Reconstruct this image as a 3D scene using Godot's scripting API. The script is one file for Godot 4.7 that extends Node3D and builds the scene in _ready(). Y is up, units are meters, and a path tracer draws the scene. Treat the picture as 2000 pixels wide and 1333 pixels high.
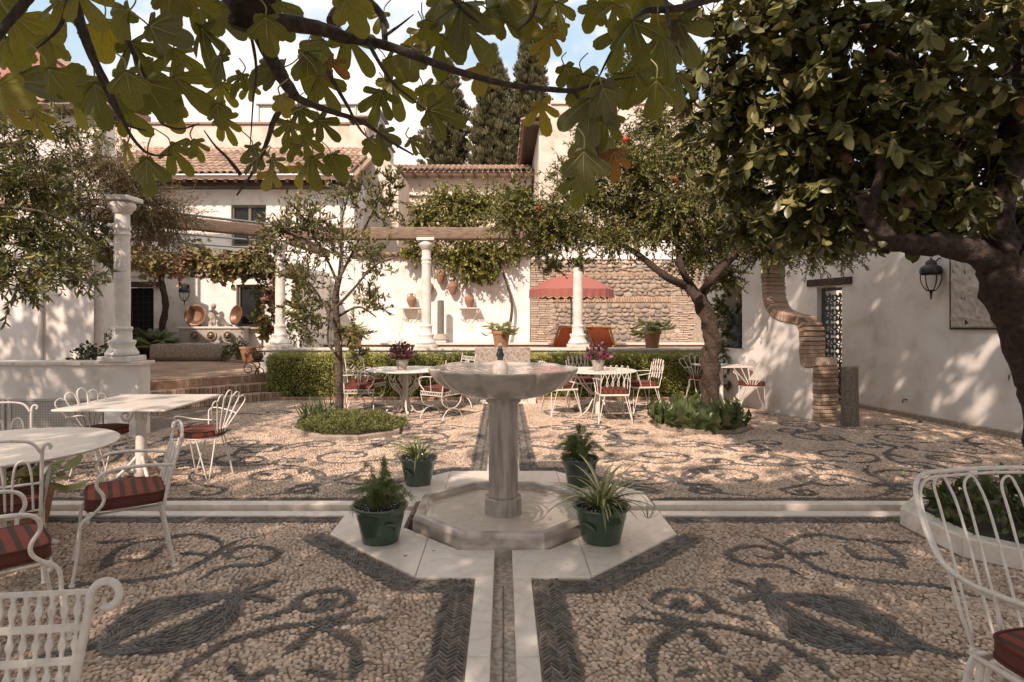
extends Node3D
# A walled Andalusian courtyard: pebble mosaic, marble fountain, fig overhead, white garden walls.
# x to the right, y up, camera looks along -z; "depth" d below always means -z.

var rng := RandomNumberGenerator.new()
var used := {}
var M := {}
const F := 1190.0
const EYE := 1.6

func _ready() -> void:
	rng.seed = 7
	set_camera_and_light()
	make_materials()
	build_ground()
	build_terrace()
	build_houses()
	build_garden_walls()
	build_fountain()
	build_hedge()
	build_beams_and_columns()
	build_trees()
	build_wall_things()
	build_trough_corner()
	build_furniture()
	build_pots()
	build_fig()

func set_camera_and_light() -> void:
	var cam := Camera3D.new()
	cam.name = "camera"
	cam.projection = Camera3D.PROJECTION_FRUSTUM
	cam.near = 0.05
	cam.far = 400.0
	cam.size = 0.05 * 1333.0 / F
	cam.frustum_offset = Vector2(0.05 * 17.0 / F, -0.05 * 50.5 / F)
	cam.position = Vector3(0, EYE, 0)
	cam.current = true
	add_child(cam)
	var sun := DirectionalLight3D.new()
	sun.name = "sun"
	sun.light_color = Color(1.0, 0.91, 0.84)
	sun.light_energy = 0.82
	sun.light_angular_distance = 0.75
	sun.shadow_enabled = true
	add_child(sun)
	sun.look_at_from_position(Vector3.ZERO, Vector3(0.41, -0.915, -1.0), Vector3.UP)
	var env := Environment.new()
	env.tonemap_mode = Environment.TONE_MAPPER_LINEAR
	env.tonemap_exposure = 2.3
	env.background_mode = Environment.BG_SKY
	env.sdfgi_enabled = true
	env.ssao_enabled = true
	env.ssil_enabled = true
	var sky := Sky.new()
	var sm := PanoramaSkyMaterial.new()
	sm.panorama = sky_picture()
	sky.sky_material = sm
	env.sky = sky
	var we := WorldEnvironment.new()
	we.name = "world_environment"
	we.environment = env
	add_child(we)

func sky_picture() -> ImageTexture:
	var w := 768
	var h := 384
	var im := Image.create(w, h, false, Image.FORMAT_RGBF)
	var n1 := FastNoiseLite.new()
	n1.seed = 5; n1.frequency = 1.7; n1.fractal_octaves = 5; n1.fractal_gain = 0.52
	n1.domain_warp_enabled = true; n1.domain_warp_amplitude = 0.35; n1.domain_warp_frequency = 1.2
	var n2 := FastNoiseLite.new()
	n2.seed = 11; n2.frequency = 4.0; n2.fractal_octaves = 4
	for y in h:
		var el: float = PI * (0.5 - (y + 0.5) / h)
		for x in w:
			var az: float = TAU * (x + 0.5) / w
			var p := Vector3(cos(el) * sin(az), maxf(sin(el), 0.0), cos(el) * cos(az))
			var q := Vector3(p.x, p.y * 2.2, p.z)
			var c: float = clampf(n1.get_noise_3dv(q) * 1.7 + 0.66, 0.0, 1.0)
			c = smoothstep(0.15, 0.85, c)
			var t: float = n2.get_noise_3dv(q)
			var blue := Color(0.22, 0.31, 0.40).lerp(Color(0.30, 0.375, 0.44), clampf(1.0 - p.y * 1.3, 0.0, 1.0))
			var cloud := Color(0.64, 0.57, 0.525) * (0.92 + 0.30 * t)
			im.set_pixel(x, y, blue.lerp(cloud, c) if el > -0.02 else Color(0.40, 0.35, 0.30))
	return ImageTexture.create_from_image(im)

# ---------------------------------------------------------------- helpers
func P(px: float, py: float, d: float) -> Vector3:   # a point seen at that place of the photograph, at depth d
	return Vector3((px - 983.0) * d / F, EYE - (py - 616.0) * d / F, -d)

func G(px: float, py: float) -> Vector2:             # the ground point seen there, as (x, d)
	var d: float = EYE * F / (py - 616.0)
	return Vector2((px - 983.0) * d / F, d)

func L(r: float, g: float, b: float) -> Color:
	return Color(r, g, b).linear_to_srgb()

func numbered(called: String, under: Node = null) -> String:
	var key: String = called if under == null else str(under.get_instance_id()) + "/" + called
	var k: int = used.get(key, 0)
	used[key] = k + 1
	return called if k == 0 else "%s_%03d" % [called, k]

func thing(called: String, label: String, category: String, at := Vector3.ZERO, turn := 0.0, group := "") -> Node3D:
	var o := Node3D.new()
	o.name = numbered(called)
	add_child(o)
	o.position = at
	o.rotation.y = turn
	tag(o, label, category, group)
	return o

func tag(o: Node, label: String, category: String, group := "") -> void:
	o.set_meta("label", label)
	o.set_meta("category", category)
	if group: o.set_meta("group", group)

func setting(called: String) -> Node3D:
	var o := Node3D.new()
	o.name = numbered(called)
	o.set_meta("kind", "structure")
	add_child(o)
	return o

func part(called: String, mesh: Mesh, m: Material, under: Node, at := Vector3.ZERO, b := Basis.IDENTITY) -> MeshInstance3D:
	var o := MeshInstance3D.new()
	o.name = numbered(called, under)
	o.mesh = mesh
	o.material_override = m
	o.transform = Transform3D(b, at)
	under.add_child(o)
	return o

func copy(o: Node3D, label: String, at: Vector3, turn: float, group := "") -> Node3D:
	var c: Node3D = o.duplicate()
	var base: String = o.name
	if base.length() > 4 and base[base.length() - 4] == "_" and base.right(3).is_valid_int(): base = base.left(base.length() - 4)
	c.name = numbered(base)
	add_child(c)
	c.position = at
	c.rotation = Vector3(0, turn, 0)
	c.set_meta("label", label)
	if group: c.set_meta("group", group)
	return c

func stuff(called: String, mesh: Mesh, m: Material, under: Node, xs: Array, cols: Array) -> MultiMeshInstance3D:
	var mm := MultiMesh.new()
	mm.transform_format = MultiMesh.TRANSFORM_3D
	mm.use_colors = true
	mm.mesh = mesh
	mm.instance_count = xs.size()
	for i in xs.size():
		mm.set_instance_transform(i, xs[i])
		mm.set_instance_color(i, cols[i])
	var o := MultiMeshInstance3D.new()
	o.name = numbered(called, under)
	o.multimesh = mm
	o.material_override = m
	o.set_meta("kind", "stuff")
	under.add_child(o)
	return o

func rr(a: float, b: float) -> float:
	return rng.randf_range(a, b)

func rdir() -> Vector3:
	var z: float = rr(-1, 1)
	var a: float = rr(0, TAU)
	var s: float = sqrt(1.0 - z * z)
	return Vector3(s * cos(a), z, s * sin(a))

func aim(dir: Vector3, up_hint := Vector3.UP) -> Basis:   # y along dir
	var y := dir.normalized()
	var x := up_hint.cross(y)
	if x.length() < 0.001: x = Vector3.RIGHT.cross(y) if absf(y.x) < 0.9 else Vector3.FORWARD.cross(y)
	x = x.normalized()
	return Basis(x, y, x.cross(y))

func smooth(pts: Array, per := 6, closed := false) -> PackedVector3Array:
	var out := PackedVector3Array()
	var n: int = pts.size()
	var last: int = n if closed else n - 1
	for i in last:
		var p0: Vector3 = pts[(i - 1 + n) % n] if closed or i > 0 else pts[0]
		var p1: Vector3 = pts[i]
		var p2: Vector3 = pts[(i + 1) % n]
		var p3: Vector3 = pts[(i + 2) % n] if closed or i + 2 < n else pts[n - 1]
		for k in per:
			out.append(p1.cubic_interpolate(p2, p0, p3, float(k) / per))
	if not closed: out.append(pts[n - 1])
	return out

class MB:
	var v := PackedVector3Array()
	var nn := PackedVector3Array()
	var u := PackedVector2Array()
	var ix := PackedInt32Array()

	func grid(rows: Array, closed := false, flip := false) -> void:
		var base: int = v.size()
		var nc: int = rows[0].size()
		var nr: int = rows.size()
		var acc := PackedVector3Array()
		acc.resize(nc * nr)
		for r in nr:
			for c in nc:
				v.append(rows[r][c])
				u.append(Vector2(float(c) / nc, float(r) / maxi(1, nr - 1)))
		var cols: int = nc if closed else nc - 1
		for r in nr - 1:
			for c in cols:
				var a: int = r * nc + c
				var b: int = r * nc + (c + 1) % nc
				var d: int = a + nc
				var e: int = b + nc
				if flip:
					var t := a
					a = b
					b = t
					t = d
					d = e
					e = t
				for tri in [[a, d, b], [b, d, e]]:
					var p: Vector3 = v[base + tri[0]]
					var q: Vector3 = v[base + tri[1]]
					var s: Vector3 = v[base + tri[2]]
					var f: Vector3 = (s - p).cross(q - p)
					if f.length_squared() < 1e-18: continue
					ix.append(base + tri[0]); ix.append(base + tri[1]); ix.append(base + tri[2])
					for k in 3: acc[tri[k]] += f
		for k in acc.size():
			nn.append(acc[k].normalized() if acc[k].length_squared() > 1e-20 else Vector3.UP)

	func tri(a: Vector3, b: Vector3, c: Vector3, out: Vector3) -> void:   # flat, turned to face out
		var f := (c - a).cross(b - a)
		if f.dot(out) < 0.0:
			var t := b
			b = c
			c = t
			f = -f
		f = f.normalized()
		for p in [a, b, c]:
			ix.append(v.size())
			v.append(p); nn.append(f); u.append(Vector2(p.x, p.z))

	func quad(a: Vector3, b: Vector3, c: Vector3, d: Vector3, out: Vector3) -> void:
		tri(a, b, c, out)
		tri(a, c, d, out)

	func fan(ring: PackedVector3Array, out: Vector3) -> void:
		var c := Vector3.ZERO
		for p in ring: c += p
		c /= ring.size()
		for k in ring.size(): tri(c, ring[k], ring[(k + 1) % ring.size()], out)

	func tube(path: PackedVector3Array, r0: float, r1 := -1.0, sides := 8, wob := 0.0, seed_ := 0) -> void:
		if r1 < 0.0: r1 = r0
		var n: int = path.size()
		if n < 2: return
		var rows := []
		var side := Vector3.ZERO
		for i in n:
			var t: Vector3 = (path[mini(i + 1, n - 1)] - path[maxi(i - 1, 0)])
			if t.length() < 1e-7: t = Vector3.UP
			t = t.normalized()
			if side == Vector3.ZERO:
				side = t.cross(Vector3.UP if absf(t.y) < 0.9 else Vector3.RIGHT).normalized()
			else:
				side = (side - t * side.dot(t)).normalized()
			var other := t.cross(side)
			var r: float = lerpf(r0, r1, float(i) / (n - 1))
			var ring := PackedVector3Array()
			for k in sides:
				var a: float = TAU * k / sides
				var rk: float = r
				if wob > 0.0: rk *= 1.0 + wob * (sin(a * 3.0 + i * 0.9 + seed_) * 0.6 + sin(a * 2.0 - i * 1.7 + seed_ * 2) * 0.5 + sin(i * 2.3 + a * 5.0) * 0.35)
				ring.append(path[i] + (side * cos(a) + other * sin(a)) * rk)
			rows.append(ring)
		grid(rows, true)
		fan(rows[0], path[0] - path[1])
		fan(rows[n - 1], path[n - 1] - path[n - 2])

	func lathe(prof: Array, seg := 24, at := Vector3.ZERO, b := Basis.IDENTITY, turn := 0.0) -> void:   # prof of Vector2(radius, y)
		var rows := []
		for q in prof:
			var ring := PackedVector3Array()
			for k in seg:
				var a: float = TAU * k / seg + turn
				ring.append(at + b * Vector3(q.x * cos(a), q.y, q.x * sin(a)))
			rows.append(ring)
		grid(rows, true, true)

	func box(c: Vector3, s: Vector3, b := Basis.IDENTITY, bev := 0.0) -> void:
		var h := s * 0.5
		bev = minf(bev, minf(h.x, minf(h.y, h.z)) * 0.9)
		var ax := [Vector3.RIGHT, Vector3.UP, Vector3.BACK]
		for k in 3:
			var i1: int = (k + 1) % 3
			var i2: int = (k + 2) % 3
			for sg in [-1.0, 1.0]:
				var o: Vector3 = ax[k] * sg * h[k]
				var e1: Vector3 = ax[i1] * (h[i1] - bev)
				var e2: Vector3 = ax[i2] * (h[i2] - bev)
				quad(c + b * (o - e1 - e2), c + b * (o + e1 - e2), c + b * (o + e1 + e2), c + b * (o - e1 + e2), b * (ax[k] * sg))
		if bev <= 0.0: return
		for k in 3:
			var i1: int = (k + 1) % 3
			var i2: int = (k + 2) % 3
			for s1 in [-1.0, 1.0]:
				for s2 in [-1.0, 1.0]:
					var along: Vector3 = ax[k] * (h[k] - bev)
					var p: Vector3 = ax[i1] * s1 * h[i1] + ax[i2] * s2 * (h[i2] - bev)
					var q: Vector3 = ax[i1] * s1 * (h[i1] - bev) + ax[i2] * s2 * h[i2]
					quad(c + b * (p - along), c + b * (p + along), c + b * (q + along), c + b * (q - along), b * (ax[i1] * s1 + ax[i2] * s2))
		for sx in [-1.0, 1.0]:
			for sy in [-1.0, 1.0]:
				for sz in [-1.0, 1.0]:
					var g := Vector3(sx, sy, sz)
					var m := (h - Vector3.ONE * bev) * g
					tri(c + b * Vector3(h.x * sx, m.y, m.z), c + b * Vector3(m.x, h.y * sy, m.z), c + b * Vector3(m.x, m.y, h.z * sz), b * g)

	func prism(poly: PackedVector2Array, y0: float, y1: float, t := Transform3D.IDENTITY, bev := 0.0) -> void:   # poly in local x,z; extruded along local y
		var tr := Geometry2D.triangulate_polygon(poly)
		var n: int = poly.size()
		var top := poly
		if bev > 0.0:
			var off := Geometry2D.offset_polygon(poly, -bev, Geometry2D.JOIN_MITER)
			if off.size() == 1 and off[0].size() == n:
				top = off[0]
				var best := 0
				for k in n:
					if top[k].distance_to(poly[0]) < top[best].distance_to(poly[0]): best = k
				var turned := PackedVector2Array()
				var fwd: bool = top[(best + 1) % n].distance_to(poly[1]) < top[(best - 1 + n) % n].distance_to(poly[1])
				for k in n: turned.append(top[(best + (k if fwd else -k) + n * 2) % n])
				top = turned
			else: bev = 0.0
		var up := t.basis * Vector3.UP
		for k in range(0, tr.size(), 3):
			tri(t * Vector3(top[tr[k]].x, y1, top[tr[k]].y), t * Vector3(top[tr[k + 1]].x, y1, top[tr[k + 1]].y), t * Vector3(top[tr[k + 2]].x, y1, top[tr[k + 2]].y), up)
			tri(t * Vector3(poly[tr[k]].x, y0, poly[tr[k]].y), t * Vector3(poly[tr[k + 1]].x, y0, poly[tr[k + 1]].y), t * Vector3(poly[tr[k + 2]].x, y0, poly[tr[k + 2]].y), -up)
		var ccw: bool = not Geometry2D.is_polygon_clockwise(poly)
		for k in n:
			var a: Vector2 = poly[k]
			var c: Vector2 = poly[(k + 1) % n]
			var e := (c - a)
			var o := Vector3(e.y, 0, -e.x) * (1.0 if ccw else -1.0)
			quad(t * Vector3(a.x, y0, a.y), t * Vector3(c.x, y0, c.y), t * Vector3(c.x, y1 - bev, c.y), t * Vector3(a.x, y1 - bev, a.y), t.basis * o)
			if bev > 0.0:
				quad(t * Vector3(a.x, y1 - bev, a.y), t * Vector3(c.x, y1 - bev, c.y), t * Vector3(top[(k + 1) % n].x, y1, top[(k + 1) % n].y), t * Vector3(top[k].x, y1, top[k].y), t.basis * (o.normalized() + Vector3.UP))

	func planar_uv(sx: float, sz: float) -> void:
		for k in v.size(): u[k] = Vector2(v[k].x * sx + 0.5, v[k].z * sz + 0.5)

	func make() -> ArrayMesh:
		var a := []
		a.resize(Mesh.ARRAY_MAX)
		a[Mesh.ARRAY_VERTEX] = v
		a[Mesh.ARRAY_NORMAL] = nn
		a[Mesh.ARRAY_TEX_UV] = u
		a[Mesh.ARRAY_INDEX] = ix
		var m := ArrayMesh.new()
		m.add_surface_from_arrays(Mesh.PRIMITIVE_TRIANGLES, a)
		return m

func bx(c: Vector3, s: Vector3, bev := 0.0, b := Basis.IDENTITY) -> ArrayMesh:
	var m := MB.new()
	m.box(c, s, b, bev)
	return m.make()

func rod(pts: Array, r0: float, r1 := -1.0, sides := 7, per := 5) -> ArrayMesh:
	var m := MB.new()
	m.tube(smooth(pts, per), r0, r1, sides)
	return m.make()

func lathed(prof: Array, seg := 28) -> ArrayMesh:
	var m := MB.new()
	m.lathe(prof, seg)
	return m.make()

func ngon(n: int, apothem: float, turn := 0.0) -> PackedVector2Array:
	var p := PackedVector2Array()
	var r: float = apothem / cos(PI / n)
	for k in n:
		var a: float = TAU * (k + 0.5) / n + turn
		p.append(Vector2(r * cos(a), r * sin(a)))
	return p

# ---------------------------------------------------------------- materials
func noise(freq: float, octaves := 4, kind := FastNoiseLite.TYPE_SIMPLEX_SMOOTH, seed_ := 1, fractal := FastNoiseLite.FRACTAL_FBM, warp := 0.0) -> FastNoiseLite:
	var n := FastNoiseLite.new()
	n.noise_type = kind
	n.frequency = freq
	n.seed = seed_
	n.fractal_type = fractal
	n.fractal_octaves = octaves
	if warp > 0.0:
		n.domain_warp_enabled = true
		n.domain_warp_amplitude = warp
		n.domain_warp_frequency = freq * 0.8
	return n

func ntex(n: FastNoiseLite, stops: Array, size := 512, normal := 0.0) -> NoiseTexture2D:   # stops: offset, colour ...
	var t := NoiseTexture2D.new()
	t.width = size
	t.height = size
	t.seamless = true
	t.noise = n
	if normal > 0.0:
		t.as_normal_map = true
		t.bump_strength = normal
	else:
		var g := Gradient.new()
		g.offsets = PackedFloat32Array(stops.map(func(s): return s[0]))
		g.colors = PackedColorArray(stops.map(func(s): return s[1]))
		t.color_ramp = g
	return t

func mat(called: String, c: Color, rough := 0.8, tex: Texture2D = null, scale := 1.0, bump: Texture2D = null, depth := 1.0, world := false) -> StandardMaterial3D:
	var m := StandardMaterial3D.new()
	m.resource_name = called
	m.albedo_color = c
	m.roughness = rough
	m.cull_mode = BaseMaterial3D.CULL_DISABLED
	if tex:
		m.albedo_texture = tex
	if bump:
		m.normal_enabled = true
		m.normal_texture = bump
		m.normal_scale = depth
	if tex or bump:
		m.uv1_triplanar = true
		m.uv1_world_triplanar = world
		m.uv1_scale = Vector3.ONE * scale
	M[called] = m
	return m

func leaf_mat(called: String, gloss := 0.45, through := 0.5) -> StandardMaterial3D:
	var m := mat(called, Color.WHITE, gloss)
	m.vertex_color_use_as_albedo = true
	m.backlight_enabled = true
	m.backlight = Color(through, through, through * 0.7)
	return m

func make_materials() -> void:
	var g := func(a: float, b: float, c: float) -> Color: return Color(a, b, c)
	var blotch := ntex(noise(0.006, 5, FastNoiseLite.TYPE_SIMPLEX_SMOOTH, 3), [[0.0, g.call(0.85, 0.83, 0.805)], [0.42, g.call(0.955, 0.95, 0.94)], [1.0, Color.WHITE]])
	var grainn := ntex(noise(0.03, 5, FastNoiseLite.TYPE_SIMPLEX_SMOOTH, 4), [], 512, 3.0)
	var veins := ntex(noise(0.007, 4, FastNoiseLite.TYPE_SIMPLEX_SMOOTH, 8, FastNoiseLite.FRACTAL_RIDGED, 40.0), [[0.0, Color.WHITE], [0.6, g.call(0.985, 0.98, 0.975)], [0.85, g.call(0.94, 0.93, 0.92)], [1.0, g.call(0.87, 0.855, 0.84)]])
	var streak := ntex(noise(0.006, 5, FastNoiseLite.TYPE_SIMPLEX_SMOOTH, 21, FastNoiseLite.FRACTAL_FBM, 60.0), [[0.0, g.call(0.70, 0.68, 0.67)], [0.4, g.call(0.88, 0.87, 0.86)], [0.6, g.call(0.97, 0.97, 0.96)], [1.0, Color.WHITE]])
	var mottle := ntex(noise(0.02, 5, FastNoiseLite.TYPE_SIMPLEX_SMOOTH, 12), [[0.0, g.call(0.62, 0.60, 0.58)], [0.5, g.call(0.88, 0.87, 0.86)], [1.0, g.call(1.0, 1.0, 1.0)]])
	var barkt := ntex(noise(0.03, 4, FastNoiseLite.TYPE_CELLULAR, 2, FastNoiseLite.FRACTAL_FBM, 20.0), [[0.0, g.call(0.32, 0.29, 0.27)], [0.5, g.call(0.72, 0.70, 0.68)], [1.0, Color.WHITE]])
	var barkn := ntex(noise(0.03, 4, FastNoiseLite.TYPE_CELLULAR, 2, FastNoiseLite.FRACTAL_FBM, 20.0), [], 512, 8.0)
	var woodt := ntex(noise(0.012, 5, FastNoiseLite.TYPE_SIMPLEX_SMOOTH, 6, FastNoiseLite.FRACTAL_FBM, 30.0), [[0.0, g.call(0.55, 0.50, 0.46)], [0.5, g.call(0.85, 0.82, 0.8)], [1.0, Color.WHITE]])
	mat("plaster", L(0.82, 0.775, 0.735), 0.9, blotch, 0.45, grainn, 0.25, true)
	mat("plaster_warm", L(0.70, 0.595, 0.515), 0.9, blotch, 0.35, grainn, 0.3, true)
	mat("plaster_pink", L(0.42, 0.20, 0.17), 0.9, blotch, 0.4, grainn, 0.3, true)
	mat("marble_white", L(0.72, 0.65, 0.58), 0.28, veins, 1.4, null, 1.0, true)
	var mg := mat("marble_grey", L(0.52, 0.46, 0.41), 0.22, streak, 1.0)
	mg.uv1_scale = Vector3(1.1, 2.6, 1.1)
	var mc := mat("marble_shaft", L(0.46, 0.41, 0.37), 0.22, streak, 1.0)
	mc.uv1_scale = Vector3(4.0, 0.5, 4.0)
	mat("column_white", L(0.76, 0.715, 0.67), 0.5, blotch, 1.5, grainn, 0.1)
	mat("mortar", L(0.25, 0.195, 0.15), 0.95, mottle, 1.2, grainn, 0.8, true)
	mat("channel_floor", L(0.52, 0.45, 0.385), 0.6, mottle, 2.0, grainn, 0.5, true)
	mat("terracotta_floor", L(0.42, 0.255, 0.175), 0.75, mottle, 0.8, grainn, 0.3, true)
	for k in 4:
		mat("brick%d" % k, [L(0.48, 0.32, 0.225), L(0.56, 0.40, 0.29), L(0.39, 0.245, 0.165), L(0.61, 0.47, 0.36)][k], 0.85, mottle, 3.0, grainn, 0.7)
		mat("tile%d" % k, [L(0.50, 0.345, 0.25), L(0.42, 0.27, 0.19), L(0.56, 0.41, 0.31), L(0.36, 0.25, 0.19)][k], 0.85, mottle, 2.5, grainn, 0.5)
		mat("pebble%d" % k, [L(0.48, 0.36, 0.27), L(0.40, 0.285, 0.205), L(0.57, 0.445, 0.345), L(0.34, 0.24, 0.17)][k], 0.6)
		mat("slate%d" % k, [L(0.11, 0.10, 0.09), L(0.15, 0.135, 0.12), L(0.08, 0.073, 0.067), L(0.19, 0.168, 0.145)][k], 0.55)
		mat("stone%d" % k, [L(0.45, 0.375, 0.30), L(0.29, 0.26, 0.235), L(0.49, 0.40, 0.32), L(0.40, 0.315, 0.25)][k], 0.9, mottle, 3.5, grainn, 0.8)
		mat("cushion_side%d" % k, L(0.10, 0.03, 0.022), 0.9)
	mat("slab_beige", L(0.46, 0.395, 0.335), 0.8, mottle, 1.5)
	mat("stone_grey", L(0.24, 0.21, 0.18), 0.9, mottle, 2.2, grainn, 0.9)
	mat("stone_pale", L(0.52, 0.465, 0.41), 0.9, mottle, 2.5, grainn, 1.0)
	mat("trough_stone", L(0.52, 0.45, 0.385), 0.95, mottle, 1.6, grainn, 1.3)
	mat("brick_joint", L(0.26, 0.19, 0.145), 0.95, mottle, 1.5)
	mat("wall_mortar", L(0.45, 0.37, 0.30), 0.95, mottle, 1.5, grainn, 0.8, true)
	var wd := mat("old_wood", L(0.30, 0.22, 0.165), 0.85, woodt, 1.0, grainn, 0.8)
	wd.uv1_scale = Vector3(0.7, 6.0, 6.0)
	mat("dark_wood", L(0.075, 0.045, 0.03), 0.8, woodt, 2.0)
	mat("pale_wood", L(0.42, 0.26, 0.13), 0.6, woodt, 2.0)
	var wi := mat("white_iron", L(0.76, 0.71, 0.65), 0.45, blotch, 5.0)
	wi.metallic_specular = 0.5
	mat("black_iron", L(0.03, 0.027, 0.025), 0.55)
	var cp := mat("copper", L(0.23, 0.12, 0.065), 0.45, mottle, 3.0)
	cp.metallic = 0.35
	mat("brass_dark", L(0.20, 0.15, 0.085), 0.45).metallic = 0.6
	mat("bronze", L(0.03, 0.045, 0.045), 0.3).metallic = 0.3
	mat("lantern_green", L(0.012, 0.014, 0.011), 0.45)
	mat("gate_green", L(0.05, 0.07, 0.055), 0.6)
	mat("urn_green", L(0.035, 0.055, 0.058), 0.45)
	var gz := mat("glazed_green", L(0.045, 0.085, 0.05), 0.14, mottle, 4.0)
	gz.clearcoat_enabled = true
	gz.clearcoat = 0.6
	mat("terracotta", L(0.46, 0.25, 0.15), 0.85, mottle, 3.0)
	mat("jug_clay", L(0.38, 0.225, 0.15), 0.85, mottle, 4.0)
	mat("soil", L(0.028, 0.02, 0.015), 0.95, mottle, 8.0, grainn, 1.0)
	mat("soil_bed", L(0.07, 0.052, 0.036), 0.95, mottle, 8.0, grainn, 1.0)
	mat("perlite", L(0.7, 0.68, 0.65), 0.9)
	mat("bark_grey", L(0.20, 0.15, 0.115), 0.9, barkt, 2.2, barkn, 1.0)
	mat("bark_dark", L(0.105, 0.075, 0.058), 0.95, barkt, 1.3, barkn, 3.0)
	mat("bark_brown", L(0.12, 0.08, 0.058), 0.9, barkt, 1.8, barkn, 1.4)
	mat("bark_fig", L(0.155, 0.12, 0.10), 0.75, barkt, 3.0, barkn, 0.6)
	mat("twig", L(0.15, 0.105, 0.075), 0.9)
	mat("parasol", L(0.30, 0.10, 0.08), 0.85)
	mat("parasol_edge", L(0.60, 0.40, 0.26), 0.85)
	mat("deck_canvas", L(0.40, 0.115, 0.05), 0.85)
	mat("dark_glass", L(0.02, 0.022, 0.024), 0.06)
	mat("window_frame", L(0.15, 0.13, 0.085), 0.6)
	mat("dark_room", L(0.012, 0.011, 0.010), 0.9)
	mat("metal_grey", L(0.30, 0.31, 0.31), 0.4).metallic = 0.5
	mat("vent_metal", L(0.46, 0.43, 0.39), 0.5)
	mat("relief_stone", L(0.56, 0.50, 0.44), 0.85, blotch, 3.0, grainn, 0.3)
	mat("flower_a", L(0.16, 0.012, 0.035), 0.7)
	mat("flower_b", L(0.22, 0.02, 0.12), 0.7)
	mat("flower_c", L(0.30, 0.07, 0.02), 0.7)
	mat("pomegranate", L(0.40, 0.035, 0.025), 0.35)
	var gp := mat("lantern_glass", Color(0.9, 0.88, 0.85, 0.12), 0.05)
	gp.transparency = BaseMaterial3D.TRANSPARENCY_ALPHA
	var wt := mat("water", Color(0.93, 0.90, 0.86, 0.12), 0.04)
	wt.transparency = BaseMaterial3D.TRANSPARENCY_ALPHA
	var lf := mat("leaf_solid", Color.WHITE, 0.45)
	lf.vertex_color_use_as_albedo = true
	leaf_mat("leaves", 0.5, 0.5)
	leaf_mat("leaves_gloss", 0.38, 0.35)
	mat("blossom", Color.WHITE, 0.8).vertex_color_use_as_albedo = true
	mat("pebbles_many", Color.WHITE, 0.6).vertex_color_use_as_albedo = true
	# striped cushion cloth: red and olive-brown woven stripes
	var im := Image.create(256, 8, false, Image.FORMAT_RGB8)
	for x in 256:
		var s: float = fposmod(x / 256.0 * 7.0, 1.0)
		var c := Color(0.49, 0.225, 0.165) if s < 0.58 else Color(0.27, 0.19, 0.14)
		for y in 8: im.set_pixel(x, y, c)
	var cu := mat("cushion", Color.WHITE, 0.9)
	cu.albedo_texture = ImageTexture.create_from_image(im)
	mat("cushion_edge", L(0.10, 0.022, 0.016), 0.9)

# ---------------------------------------------------------------- ground: mortar bed, pebbles, slate drawing, marble channel
const MX0 := -10.5
const MD0 := 1.4
const MRES := 0.0125
const MW := 1560
const MH := 880
const FC := 4.94      # depth of the fountain's centre
const CC := 5.0       # depth of the cross channel's centre
var mask := PackedByteArray()
var slivers := []

func stamp(x: float, d: float, r: float) -> void:
	var i0: int = maxi(0, int((x - r - MX0) / MRES))
	var i1: int = mini(MW - 1, int((x + r - MX0) / MRES) + 1)
	var j0: int = maxi(0, int((d - r - MD0) / MRES))
	var j1: int = mini(MH - 1, int((d + r - MD0) / MRES) + 1)
	for j in range(j0, j1 + 1):
		var dy: float = MD0 + j * MRES - d
		for i in range(i0, i1 + 1):
			var dx: float = MX0 + i * MRES - x
			if dx * dx + dy * dy < r * r: mask[j * MW + i] = 1

func block_poly(poly: PackedVector2Array) -> void:   # of (x, d)
	var r := Rect2(poly[0], Vector2.ZERO)
	for p in poly: r = r.expand(p)
	for j in range(maxi(0, int((r.position.y - MD0) / MRES)), mini(MH - 1, int((r.end.y - MD0) / MRES) + 1)):
		for i in range(maxi(0, int((r.position.x - MX0) / MRES)), mini(MW - 1, int((r.end.x - MX0) / MRES) + 1)):
			if Geometry2D.is_point_in_polygon(Vector2(MX0 + i * MRES, MD0 + j * MRES), poly): mask[j * MW + i] = 1

func block_rect(x0: float, d0: float, x1: float, d1: float) -> void:
	for j in range(maxi(0, int((d0 - MD0) / MRES)), mini(MH - 1, int((d1 - MD0) / MRES) + 1)):
		for i in range(maxi(0, int((x0 - MX0) / MRES)), mini(MW - 1, int((x1 - MX0) / MRES) + 1)):
			mask[j * MW + i] = 1

func is_blocked(x: float, d: float) -> bool:
	var i := int((x - MX0) / MRES)
	var j := int((d - MD0) / MRES)
	if i < 0 or j < 0 or i >= MW or j >= MH: return true
	return mask[j * MW + i] != 0

func curve2(pts: Array, step: float) -> PackedVector2Array:   # even steps along a smooth line
	var dense := PackedVector2Array()
	for i in pts.size() - 1:
		var p0: Vector2 = pts[maxi(i - 1, 0)]
		var p3: Vector2 = pts[mini(i + 2, pts.size() - 1)]
		for k in 12: dense.append(pts[i].cubic_interpolate(pts[i + 1], p0, p3, k / 12.0))
	dense.append(pts[pts.size() - 1])
	var out := PackedVector2Array([dense[0]])
	var need := step
	for i in range(1, dense.size()):
		var a: Vector2 = dense[i - 1]
		var b: Vector2 = dense[i]
		var l: float = a.distance_to(b)
		while need <= l and l > 0.0:
			out.append(a.lerp(b, need / l))
			need += step
		need -= l
	return out

func straight2(a: Vector2, b: Vector2, step: float) -> PackedVector2Array:
	var out := PackedVector2Array()
	var n := int(a.distance_to(b) / step)
	for k in n + 1: out.append(a.lerp(b, (k + 0.5) / (n + 1)))
	return out

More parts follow.
